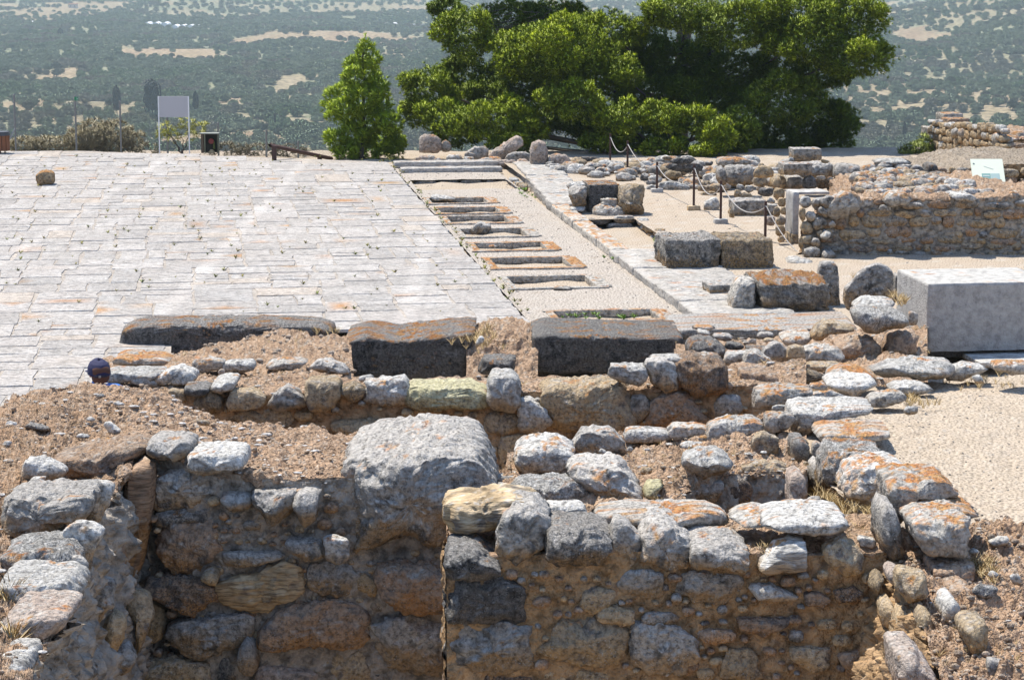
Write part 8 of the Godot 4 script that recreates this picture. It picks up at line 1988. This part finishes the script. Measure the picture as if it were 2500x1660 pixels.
func furniture() -> void:
	rope_post(2.319, .05, -56.192, .798, "farthest post of the rope barrier, on a white base block", [0.09, "w"])
	rope_post(2.643, .05, -54.418, .784, "second farthest rope post, without a base block", [])
	rope_post(3.096, .06, -50.729, .63, "third rope post from the far end, on a grey base block", [0.1, "conc"])
	rope_post(3.629, .06, -47.348, .901, "rope post on a brown base block in front of the wall stubs", [0.11, "b"])
	rope_post(3.969, .06, -45.071, .802, "rope post on a pale grey base block beside the bench block", [0.11, "conc"])
	rope_post(4.528, .06, -42.309, .708, "nearest rope post, its foot hidden by the ashlar block", [])
	rope(Vector3(2.329, .778, -56.147), Vector3(2.653, .764, -54.373), 0.25, "farthest rope of the barrier, hanging between two posts in front of the pine")
	rope(Vector3(2.653, .764, -54.373), Vector3(3.106, .62, -50.684), 0.2, "rope hanging from the second farthest post to the third")
	rope(Vector3(3.106, .62, -50.684), Vector3(3.639, .891, -47.303), 0.3, "rope sagging between the third post and the brown-based post")
	rope(Vector3(3.639, .891, -47.303), Vector3(3.979, .792, -45.026), 0.33, "rope sagging between the brown-based post and the grey-based post")
	rope(Vector3(3.979, .792, -45.026), Vector3(4.538, .698, -42.264), 0.28, "rope sagging between the grey-based post and the nearest post")
	rope(Vector3(4.538, .698, -42.264), Vector3(5.02, .013, -40.6), 0.12, "nearest rope, running from the last post down to the wall foot")
	var t := thing("information_board", "tilted cream information board with a small photo print, on two legs by the right-hand wall", "information board", Vector3(9.017, 0, -45.05))
	var tilt := Basis(Vector3.RIGHT, -0.75)
	var mid := Vector3(0, 1.064, 0)
	var face := part("panel", bx(Vector3(.609, .549, 0.02)), plain(col(0.72, 0.75, 0.6), 0.5), t, mid)
	face.basis = tilt
	part("print", bx(Vector3(.164, .132, 0.004)), plain(col(0.2, 0.36, 0.33), 0.5), face, Vector3(-.043, -.141, 0.013))
	part("print", bx(Vector3(.164, .132, 0.004)), plain(col(0.36, 0.48, 0.45), 0.5), face, Vector3(.128, -.141, 0.013))
	part("print_line", bx(Vector3(.122, .022, 0.004)), plain(col(0.55, 0.62, 0.56), 0.5), face, Vector3(-.043, -.132, 0.0165))
	part("emblem", cyl(0.018, 0.004, -1.0, 5), plain(col(0.05, 0.1, 0.12), 0.5), face, Vector3(-.25, .158, 0.013), Vector3(PI / 2, 0, 0))
	part("plan_lines", bx(Vector3(.183, .009, 0.004)), plain(col(0.6, 0.66, 0.58), 0.5), face, Vector3(0.02, .066, 0.013), Vector3(0, 0, -0.4))
	for s_ in [-1, 1]:
		part("leg", bx(Vector3(0.035, 1.044, 0.035)), M.steel, t, Vector3(s_ * 0.06 + 0.02, .522, -0.02))
	t = thing("blank_board", "blank grey back of a board on two thin white legs at the court's far edge", "board", Vector3(-8.76, -0.2, -61.8))
	part("panel", bx(Vector3(.772, .537, 0.03)), plain(col(0.42, 0.41, 0.42), 0.6), t, Vector3(0, 1.311, 0))
	for s_ in [-1, 1]:
		part("leg", bx(Vector3(0.03, 1.579, 0.03)), M.white, t, Vector3(s_ * .388, .79, 0.01))
	t = thing("hose_cabinet", "open dark green cabinet with a red hose reel at the court's far edge", "hose cabinet", Vector3(-7.825, -.072, -61.7))
	var green := plain(col(0.05, 0.06, 0.03), 0.6)
	part("back", bx(Vector3(.438, .493, 0.02)), plain(col(0.03, 0.03, 0.025)), t, Vector3(0, .247, -0.12))
	part("side", bx(Vector3(0.06, .493, 0.22)), plain(col(0.11, 0.08, 0.05)), t, Vector3(-.189, .247, 0))
	part("side", bx(Vector3(0.02, .493, 0.22)), green, t, Vector3(.209, .247, 0))
	part("front_rail", bx(Vector3(0.02, .493, 0.02)), plain(col(0.2, 0.21, 0.14)), t, Vector3(-.118, .247, 0.115))
	part("roof", bx(Vector3(.488, 0.025, 0.27)), plain(col(0.25, 0.26, 0.22)), t, Vector3(0, .506, 0))
	part("hose_reel", cyl(0.07, 0.08, -1.0, 16), plain(col(0.2, 0.03, 0.025), 0.6), t, Vector3(0.03, .296, -0.04), Vector3(PI / 2, 0, 0))
	part("hose", cyl(0.035, 0.2, 0.02, 8), plain(col(0.1, 0.12, 0.02), 0.6), t, Vector3(0.1, .197, -0.04))
	part("sack", cyl(0.1, 0.08, 0.04, 9), plain(col(0.42, 0.32, 0.18), 0.9), t, Vector3(0.04, 0.045, 0))
	t = thing("litter_bin", "slatted brown wooden litter bin with a dark metal lid at the court's far left corner", "litter bin", Vector3(-13.041, .066, -60.8))
	for i in 12:
		var a := TAU * i / 12.0
		part("slat", bx(Vector3(0.095, .387, 0.015)), plain(col(0.2, 0.075, 0.03), 0.7), t, Vector3(sin(a) * .205, .194, cos(a) * .205), Vector3(0, a, 0))
	part("liner", cyl(.175, .379, .18, 16), plain(col(0.03, 0.03, 0.03)), t, Vector3(0, .194, 0))
	part("lid", cyl(.235, 0.1, .215, 18), plain(col(0.06, 0.06, 0.065), 0.5), t, Vector3(0, .437, 0))
	part("bracket", bx(Vector3(0.03, 0.3, 0.03)), M.steel, t, Vector3(.285, .417, 0), Vector3(0, 0, -0.45))
	for s_ in [-1, 1]:
		part("leg", bx(Vector3(0.03, 0.14, 0.03)), plain(col(0.05, 0.03, 0.02)), t, Vector3(s_ * 0.06 + 0.05, -0.065, 0.1))
	t = thing("handrail", "dark brown handrail sloping down to the right at the court's far edge", "handrail")
	part("rail", tube(PackedVector3Array([Vector3(-5.994, .361, -58.9), Vector3(-4.576, -.117, -60.5)]), 0.05, 0.05, 4), M.post, t)
	part("post", bx(Vector3(0.11, 0.5, 0.1)), M.post, t, Vector3(-5.886, .095, -58.9))
	part("post", bx(Vector3(0.11, 0.5, 0.1)), M.post, t, Vector3(-4.876, -.317, -60.3))
	var line := []
	t = thing("fence_post", "leftmost grey fence post, beside the litter bin", "fence post", Vector3(-13.047, -.392, -62.6), 0, "posts of the wire fence")
	part("post", cyl(0.025, 1.753, -1.0, 8), plain(col(0.2, 0.2, 0.19), 0.8), t, Vector3(0, .877, 0))
	part("cap", cyl(0.03, 0.02, 0.02, 8), plain(col(0.2, 0.2, 0.19), 0.8), t, Vector3(0, 1.763, 0))
	t = thing("fence_post", "fence post with a small green sign at its top", "fence post", Vector3(-11.452, -.369, -62.6), 0, "posts of the wire fence")
	part("post", cyl(0.025, 1.697, -1.0, 8), plain(col(0.2, 0.2, 0.19), 0.8), t, Vector3(0, .848, 0))
	part("cap", cyl(0.03, 0.02, 0.02, 8), plain(col(0.2, 0.2, 0.19), 0.8), t, Vector3(0, 1.707, 0))
	var sg := part("sign", bx(Vector3(0.1, 0.09, 0.01)), plain(col(0.01, 0.2, 0.08), 0.5), t, Vector3(0.04, 1.637, 0.031))
	part("sign_mark", bx(Vector3(0.012, 0.05, 0.004)), M.white, sg, Vector3(0.022, 0.0, 0.008))
	t = thing("fence_post", "fence post right of the dry bush", "fence post", Vector3(-10.279, -.369, -62.6), 0, "posts of the wire fence")
	part("post", cyl(0.025, 1.561, -1.0, 8), plain(col(0.2, 0.2, 0.19), 0.8), t, Vector3(0, .78, 0))
	part("cap", cyl(0.03, 0.02, 0.02, 8), plain(col(0.2, 0.2, 0.19), 0.8), t, Vector3(0, 1.571, 0))
	t = thing("fence_post", "fence post seen between the legs of the blank board", "fence post", Vector3(-9.052, -.495, -62.6), 0, "posts of the wire fence")
	part("post", cyl(0.025, 1.335, -1.0, 8), plain(col(0.2, 0.2, 0.19), 0.8), t, Vector3(0, .667, 0))
	part("cap", cyl(0.03, 0.02, 0.02, 8), plain(col(0.2, 0.2, 0.19), 0.8), t, Vector3(0, 1.345, 0))
	t = thing("fence_post", "fence post touching the hose cabinet", "fence post", Vector3(-7.719, -.495, -62.6), 0, "posts of the wire fence")
	part("post", cyl(0.025, 1.119, -1.0, 8), plain(col(0.2, 0.2, 0.19), 0.8), t, Vector3(0, .56, 0))
	part("cap", cyl(0.03, 0.02, 0.02, 8), plain(col(0.2, 0.2, 0.19), 0.8), t, Vector3(0, 1.129, 0))
	t = thing("fence_post", "fence post just left of the handrail", "fence post", Vector3(-6.456, -.586, -62.6), 0, "posts of the wire fence")
	part("post", cyl(0.025, 1.017, -1.0, 8), plain(col(0.2, 0.2, 0.19), 0.8), t, Vector3(0, .509, 0))
	part("cap", cyl(0.03, 0.02, 0.02, 8), plain(col(0.2, 0.2, 0.19), 0.8), t, Vector3(0, 1.027, 0))
	t = thing("fence_post", "short fence post seen above the sloping handrail", "fence post", Vector3(-5.624, -.609, -62.6), 0, "posts of the wire fence")
	part("post", cyl(0.025, .744, -1.0, 8), plain(col(0.2, 0.2, 0.19), 0.8), t, Vector3(0, .372, 0))
	part("cap", cyl(0.03, 0.02, 0.02, 8), plain(col(0.2, 0.2, 0.19), 0.8), t, Vector3(0, .754, 0))
	t = thing("fence_post", "last fence post, below the young pine", "fence post", Vector3(-4.428, -.677, -62.6), 0, "posts of the wire fence")
	part("post", cyl(0.025, .665, -1.0, 8), plain(col(0.2, 0.2, 0.19), 0.8), t, Vector3(0, .332, 0))
	part("cap", cyl(0.03, 0.02, 0.02, 8), plain(col(0.2, 0.2, 0.19), 0.8), t, Vector3(0, .675, 0))
	t = thing("wire_fence", "chain-link wire netting strung between the grey fence posts", "wire fence")
	var st := SurfaceTool.new()
	st.begin(Mesh.PRIMITIVE_TRIANGLES)
	var lo := PackedVector2Array([Vector2(-13.047, -.192), Vector2(-11.452, -.169), Vector2(-10.279, -.169), Vector2(-9.052, -.295), Vector2(-7.719, -.295), Vector2(-6.456, -.386), Vector2(-5.624, -.409), Vector2(-4.428, -.477)])
	var hi := PackedVector2Array([Vector2(-12.997, 1.331), Vector2(-11.409, 1.297), Vector2(-10.244, 1.161), Vector2(-9.027, .81), Vector2(-7.702, .594), Vector2(-6.443, .401), Vector2(-5.617, .106), Vector2(-4.424, -.042)])
	for i in lo.size() - 1:
		var n := int((lo[i + 1].x - lo[i].x) / 0.075)
		for k in range(-24, n + 24):
			for dir in [-1.0, 1.0]:
				var a := Vector2(k * 0.075, 0.0)
				var pts := []
				for e in 25:
					var u: float = (a.x + dir * e * 0.075) / (lo[i + 1].x - lo[i].x)
					var hh: float = e * 0.075
					var top := hi[i].lerp(hi[i + 1], u)
					var low := lo[i].lerp(lo[i + 1], u)
					if u >= 0.0 and u <= 1.0 and low.y + hh <= top.y:
						pts.append(Vector3(low.x, low.y + hh, -62.6 + dir * 0.003))
				if pts.size() > 1:
					var p: Vector3 = pts[0]
					var q: Vector3 = pts[-1]
					var side := (q - p).cross(Vector3.BACK).normalized() * 0.0022
					for v in [p - side, q - side, q + side, p - side, q + side, p + side, p - side, q + Vector3(0, 0, 0.004), q - side, p + side, q + side, p + Vector3(0, 0, 0.004)]:
						st.set_normal(Vector3.BACK)
						st.add_vertex(v)
	part("wire_netting", st.commit(), plain(col(0.26, 0.26, 0.25), 0.6, 0.3), t).set_meta("kind", "stuff")


func far_things() -> void:
	var olive := puff(61, 1.0)
	var spire := puff(62, 1.0, 0.1)
	lone_tree("cypress_tree", "tall brown-green cypress left of the blank board", "tree", -169, 1021, 3.7, 13.4, col(0.045, 0.045, 0.035), spire)
	lone_tree("dark_tree", "broad dark cedar-like tree just left of the blank board", "tree", -150.1, 996.4, 8, 16.7, col(0.035, 0.05, 0.045), olive)
	lone_tree("cypress_tree", "single slim dark cypress right of the blank board", "tree", -136.6, 1031.2, 2.8, 10.9, col(0.025, 0.05, 0.04), spire)
	lone_tree("cypress_tree", "very thin distant cypress at the edge of the tan field", "tree", -96.7, 972.9, .9, 7.1, col(0.025, 0.05, 0.04), spire)
	lone_tree("cypress_tree", "slim dark cypress in the valley at the far right", "tree", 146.4, 889, 1.5, 8.4, col(0.02, 0.04, 0.045), spire)
	lone_tree("dark_tree", "small dark tree below the white greenhouses", "tree", -346.7, 1841.5, 4.7, 8.7, col(0.05, 0.07, 0.06), olive)
	var r := RandomNumberGenerator.new()
	r.seed = 19
	var placed := 0
	for i in 4000:
		var d := 640.0 + 1500.0 * r.randf()
		var x := r.randf_range(-0.22, 0.22) * d
		var dry := dry_share(x, d)
		if dry < 0.45 or r.randf() > 0.11:
			continue
		var s0 := r.randf_range(3.6, 6.4)
		lone_tree("olive_tree", "single olive tree standing in dry open ground of the valley", "olive tree", x, d, s0, s0 * 0.85, [col(0.2, 0.25, 0.16), col(0.16, 0.2, 0.14), col(0.26, 0.29, 0.2)][i % 3], olive, "olive trees on the dry fields")
		placed += 1
		if placed >= 120:
			break
	var g30 := thing("greenhouse", "white plastic greenhouse row at the far left below the hills", "greenhouse", Vector3(-435, land_height(-435, 2148.4), -2148.4))
	for k in 4:
		var a := cyl(3.2, 22.0, -1.0, 14)
		var o := part("tunnel", a, M.white, g30, Vector3((k + 0.5) * 28.9 / 4 - 14.5, 0.9, 0), Vector3(PI / 2, 0, 0))
	var g338 := thing("greenhouse", "left half of the white greenhouse pair in the middle distance", "greenhouse", Vector3(-301.7, land_height(-301.7, 2042.1), -2042.1))
	for k in 3:
		var a := cyl(3.2, 22.0, -1.0, 14)
		var o := part("tunnel", a, M.white, g338, Vector3((k + 0.5) * 22.3 / 3 - 11.1, 0.9, 0), Vector3(PI / 2, 0, 0))
	var g402 := thing("greenhouse", "right half of the white greenhouse pair in the middle distance", "greenhouse", Vector3(-273, land_height(-273, 2022.1), -2022.1))
	for k in 4:
		var a := cyl(3.2, 22.0, -1.0, 14)
		var o := part("tunnel", a, M.white, g402, Vector3((k + 0.5) * 26.5 / 4 - 13.2, 0.9, 0), Vector3(PI / 2, 0, 0))
	var g885 := thing("greenhouse", "small pale greenhouse left of the pine tree", "greenhouse", Vector3(-106.9, land_height(-106.9, 2115.4), -2115.4))
	for k in 2:
		var a := cyl(3.2, 22.0, -1.0, 14)
		var o := part("tunnel", a, M.white, g885, Vector3((k + 0.5) * 13.5 / 2 - 6.7, 0.9, 0), Vector3(PI / 2, 0, 0))
	var h452 := thing("farm_house", "small white house with a flat roof below the far hills", "house", Vector3(-279.5, land_height(-279.5, 2148.4) - 0.5, -2148.4))
	part("walls", bx(Vector3(10.2, 4.3, 9)), plain(col(0.6, 0.58, 0.55)), h452, Vector3(0, 2.1, 0))
	part("roof", bx(Vector3(11, 0.7, 10)), plain(col(0.5, 0.48, 0.46)), h452, Vector3(0, 4.7, 0))
	for k in 2:
		part("window", bx(Vector3(1.2, 1.3, 0.1)), plain(col(0.06, 0.07, 0.08), 0.3), h452, Vector3((k + 0.5) * 10.2 / 2 - 5.1, 2.4, 4.55))
	var h500 := thing("farm_house", "low long farm building right of the white house", "house", Vector3(-257.3, land_height(-257.3, 2126.3) - 0.5, -2126.3))
	part("walls", bx(Vector3(11.6, 3.1, 9)), plain(col(0.5, 0.42, 0.36)), h500, Vector3(0, 1.5, 0))
	part("roof", bx(Vector3(12.4, 0.7, 10)), plain(col(0.42, 0.3, 0.24)), h500, Vector3(0, 3.5, 0))
	for k in 2:
		part("window", bx(Vector3(1.2, 1.3, 0.1)), plain(col(0.06, 0.07, 0.08), 0.3), h500, Vector3((k + 0.5) * 11.6 / 2 - 5.8, 1.7, 4.55))
	var h535 := thing("farm_house", "pale farm shed with a tan roof below the far hills", "house", Vector3(-245.6, land_height(-245.6, 2137.3) - 0.5, -2137.3))
	part("walls", bx(Vector3(10.5, 3.5, 9)), plain(col(0.55, 0.5, 0.45)), h535, Vector3(0, 1.7, 0))
	part("roof", bx(Vector3(11.3, 0.7, 10)), plain(col(0.45, 0.36, 0.28)), h535, Vector3(0, 3.9, 0))
	for k in 2:
		part("window", bx(Vector3(1.2, 1.3, 0.1)), plain(col(0.06, 0.07, 0.08), 0.3), h535, Vector3((k + 0.5) * 10.5 / 2 - 5.2, 1.9, 4.55))
	var h925 := thing("farm_house", "long white farm hall beside the pine tree crown", "house", Vector3(-83.8, land_height(-83.8, 2104.6) - 0.5, -2104.6))
	part("walls", bx(Vector3(27.9, 3.4, 9)), plain(col(0.62, 0.62, 0.64)), h925, Vector3(0, 1.7, 0))
	part("roof", bx(Vector3(28.7, 0.7, 10)), plain(col(0.55, 0.56, 0.6)), h925, Vector3(0, 3.8, 0))
	for k in 6:
		part("window", bx(Vector3(1.2, 1.3, 0.1)), plain(col(0.06, 0.07, 0.08), 0.3), h925, Vector3((k + 0.5) * 27.9 / 6 - 14, 1.9, 4.55))
	var h168 := thing("farm_house", "red-roofed house on the far left hill", "house", Vector3(-470.4, land_height(-470.4, 2578.1) - 0.5, -2578.1))
	part("walls", bx(Vector3(8.4, 4.2, 9)), plain(col(0.55, 0.45, 0.38)), h168, Vector3(0, 2.1, 0))
	part("roof", bx(Vector3(9.2, 0.7, 10)), plain(col(0.45, 0.2, 0.12)), h168, Vector3(0, 4.6, 0))
	for k in 2:
		part("window", bx(Vector3(1.2, 1.3, 0.1)), plain(col(0.06, 0.07, 0.08), 0.3), h168, Vector3((k + 0.5) * 8.4 / 2 - 4.2, 2.3, 4.55))


# a figure from tapered bones joined smoothly, meshed as surface nets
func figure(bones: Array, cell: float, blend: float) -> ArrayMesh:
	var lo := Vector3.ONE * 99
	var hi := Vector3.ONE * -99
	for b in bones:
		for q in [b[0], b[1]]:
			var pad: float = maxf(b[2], b[3]) + cell * 2
			lo = lo.min(q - Vector3.ONE * pad)
			hi = hi.max(q + Vector3.ONE * pad)
	var n := Vector3i((hi - lo) / cell) + Vector3i.ONE * 2
	var g := PackedFloat32Array()
	g.resize(n.x * n.y * n.z)
	for z in n.z:
		for y in n.y:
			for x in n.x:
				var p := lo + Vector3(x, y, z) * cell
				var d := 9.0
				for b in bones:
					var a: Vector3 = b[0]
					var ab: Vector3 = b[1] - a
					var t := clampf((p - a).dot(ab) / maxf(ab.length_squared(), 1e-6), 0, 1)
					var q := p - (a + ab * t)
					if b.size() > 4:
						q *= b[4]
					var e: float = q.length() - lerpf(b[2], b[3], t)
					var h := clampf(0.5 + 0.5 * (d - e) / blend, 0, 1)
					d = lerpf(d, e, h) - blend * h * (1 - h)
				g[(z * n.y + y) * n.x + x] = d
	var at := {}
	var v := PackedVector3Array()
	var offs := [Vector3i(0, 0, 0), Vector3i(1, 0, 0), Vector3i(0, 1, 0), Vector3i(1, 1, 0), Vector3i(0, 0, 1), Vector3i(1, 0, 1), Vector3i(0, 1, 1), Vector3i(1, 1, 1)]
	var val := func(q: Vector3i) -> float: return g[(q.z * n.y + q.y) * n.x + q.x]
	for z in n.z - 1:
		for y in n.y - 1:
			for x in n.x - 1:
				var c := Vector3i(x, y, z)
				var s0 := 0
				for o in offs:
					if val.call(c + o) < 0.0:
						s0 += 1
				if s0 == 0 or s0 == 8:
					continue
				var sum := Vector3.ZERO
				var k := 0
				for i in 8:
					for j in range(i + 1, 8):
						var dq: Vector3i = offs[j] - offs[i]
						if absi(dq.x) + absi(dq.y) + absi(dq.z) != 1:
							continue
						var a: float = val.call(c + offs[i])
						var b: float = val.call(c + offs[j])
						if (a < 0.0) != (b < 0.0):
							sum += Vector3(offs[i]).lerp(Vector3(offs[j]), a / (a - b))
							k += 1
				at[c] = v.size()
				v.append(lo + (Vector3(c) + sum / k) * cell)
	var st := SurfaceTool.new()
	st.begin(Mesh.PRIMITIVE_TRIANGLES)
	for p in v:
		st.set_smooth_group(0)
		st.add_vertex(p)
	for c in at:
		for ax in 3:
			var e := Vector3i(1 if ax == 0 else 0, 1 if ax == 1 else 0, 1 if ax == 2 else 0)
			var a: float = val.call(c)
			var b: float = val.call(c + e)
			if (a < 0.0) == (b < 0.0):
				continue
			var u := Vector3i(1 if ax == 1 else 0, 1 if ax == 2 else 0, 1 if ax == 0 else 0)
			var w := Vector3i(1 if ax == 2 else 0, 1 if ax == 0 else 0, 1 if ax == 1 else 0)
			var q := [c, c - u, c - u - w, c - w]
			if not (at.has(q[1]) and at.has(q[2]) and at.has(q[3])):
				continue
			var order := [0, 1, 2, 0, 2, 3] if a > 0.0 else [0, 2, 1, 0, 3, 2]
			for i in order:
				st.add_index(at[q[i]])
	st.generate_normals()
	return st.commit()


func person() -> void:
	var t := thing("person", "person in navy cap and blue shirt, seen from behind beyond the left wall", "person", Vector3(-3.824, 1.564 - 1.672, -21.7), 0.45)
	var h := 1.68
	var shirt := plain(col(0.03, 0.16, 0.5), 0.8)
	var skin_ := plain(col(0.3, 0.12, 0.08), 0.6)
	var body := [[Vector3(0, 0.9, 0), Vector3(0, 1.12, 0), 0.15, 0.15], [Vector3(0, 1.12, 0), Vector3(0, 1.32, 0), 0.16, 0.14], [Vector3(-0.14, 1.36, 0), Vector3(0.14, 1.36, 0), 0.075, 0.075], [Vector3(0, 1.36, 0), Vector3(0, 1.46, -0.01), 0.075, 0.058], [Vector3(-0.09, 0.88, 0), Vector3(-0.1, 0.47, -0.05), 0.095, 0.06], [Vector3(-0.1, 0.47, -0.05), Vector3(-0.1, 0.07, 0.05), 0.058, 0.04], [Vector3(-0.1, 0.05, 0.05), Vector3(-0.11, 0.04, -0.13), 0.045, 0.035], [Vector3(0.09, 0.88, 0), Vector3(0.1, 0.47, -0.12), 0.095, 0.06], [Vector3(0.1, 0.47, -0.12), Vector3(0.1, 0.07, -0.15), 0.058, 0.04], [Vector3(0.1, 0.05, -0.15), Vector3(0.11, 0.04, -0.33), 0.045, 0.035], [Vector3(-0.19, 1.36, 0), Vector3(-0.25, 1.08, 0.03), 0.055, 0.042], [Vector3(-0.25, 1.08, 0.03), Vector3(-0.24, 0.84, -0.08), 0.04, 0.03], [Vector3(-0.24, 0.84, -0.08), Vector3(-0.23, 0.76, -0.12), 0.034, 0.02], [Vector3(0.19, 1.36, 0), Vector3(0.25, 1.08, 0.02), 0.055, 0.042], [Vector3(0.25, 1.08, 0.02), Vector3(0.24, 0.84, -0.06), 0.04, 0.03], [Vector3(0.24, 0.84, -0.06), Vector3(0.23, 0.76, -0.1), 0.034, 0.02]]
	part("body", figure(body, 0.022, 0.04), shirt, t)
	var head := [[Vector3(0, 1.56, 0.015), Vector3(0, 1.575, -0.02), 0.085, 0.08, Vector3(1.08, 0.9, 1)], [Vector3(0, 1.49, -0.055), Vector3(0, 1.5, -0.04), 0.05, 0.055], [Vector3(0, 1.44, -0.005), Vector3(0, 1.52, 0.0), 0.056, 0.056], [Vector3(0, 1.535, -0.108), Vector3(0, 1.515, -0.118), 0.009, 0.012], [Vector3(-0.083, 1.54, 0.0), Vector3(-0.086, 1.52, 0.004), 0.012, 0.01], [Vector3(0.083, 1.54, 0.0), Vector3(0.086, 1.52, 0.004), 0.012, 0.01]]
	var hd := part("head", figure(head, 0.008, 0.02), skin_, t)
	part("hair", figure([[Vector3(0, 1.505, 0.045), Vector3(0, 1.57, 0.05), 0.06, 0.066, Vector3(0.72, 1, 1)]], 0.009, 0.01), plain(col(0.1, 0.045, 0.03), 0.95), hd)
	var rows := []
	for q in [[0.004, 1.674], [0.05, 1.668], [0.088, 1.642], [0.107, 1.605], [0.113, 1.565], [0.114, 1.538]]:
		var row := []
		for i in 33:
			var a := TAU * i / 32.0 + PI
			row.append(Vector3(q[0] * 0.94 * sin(a), q[1] - 0.012 * cos(a), q[0] * 1.06 * cos(a) - 0.002))
		rows.append(row)
	var navy := plain(col(0.012, 0.014, 0.06), 0.85)
	var cap := part("cap", loft(rows, 64, 24, 0.002, 9.0, "w", 1.0, false), navy, t)
	part("button", cyl(0.009, 0.008, 0.005, 10), navy, cap, Vector3(0, 1.677, 0))
	part("visor", figure([[Vector3(-0.045, 1.55, -0.1), Vector3(0.045, 1.55, -0.1), 0.06, 0.06, Vector3(1, 5, 0.8)]], 0.012, 0.01), navy, cap)
	part("strap", bx(Vector3(0.12, 0.016, 0.006)), plain(col(0.015, 0.015, 0.03), 0.7), cap, Vector3(-0.02, 1.532, 0.121))
	part("buckle", bx(Vector3(0.022, 0.02, 0.008)), plain(col(0.3, 0.3, 0.29), 0.4, 0.5), cap, Vector3(-0.03, 1.532, 0.124))
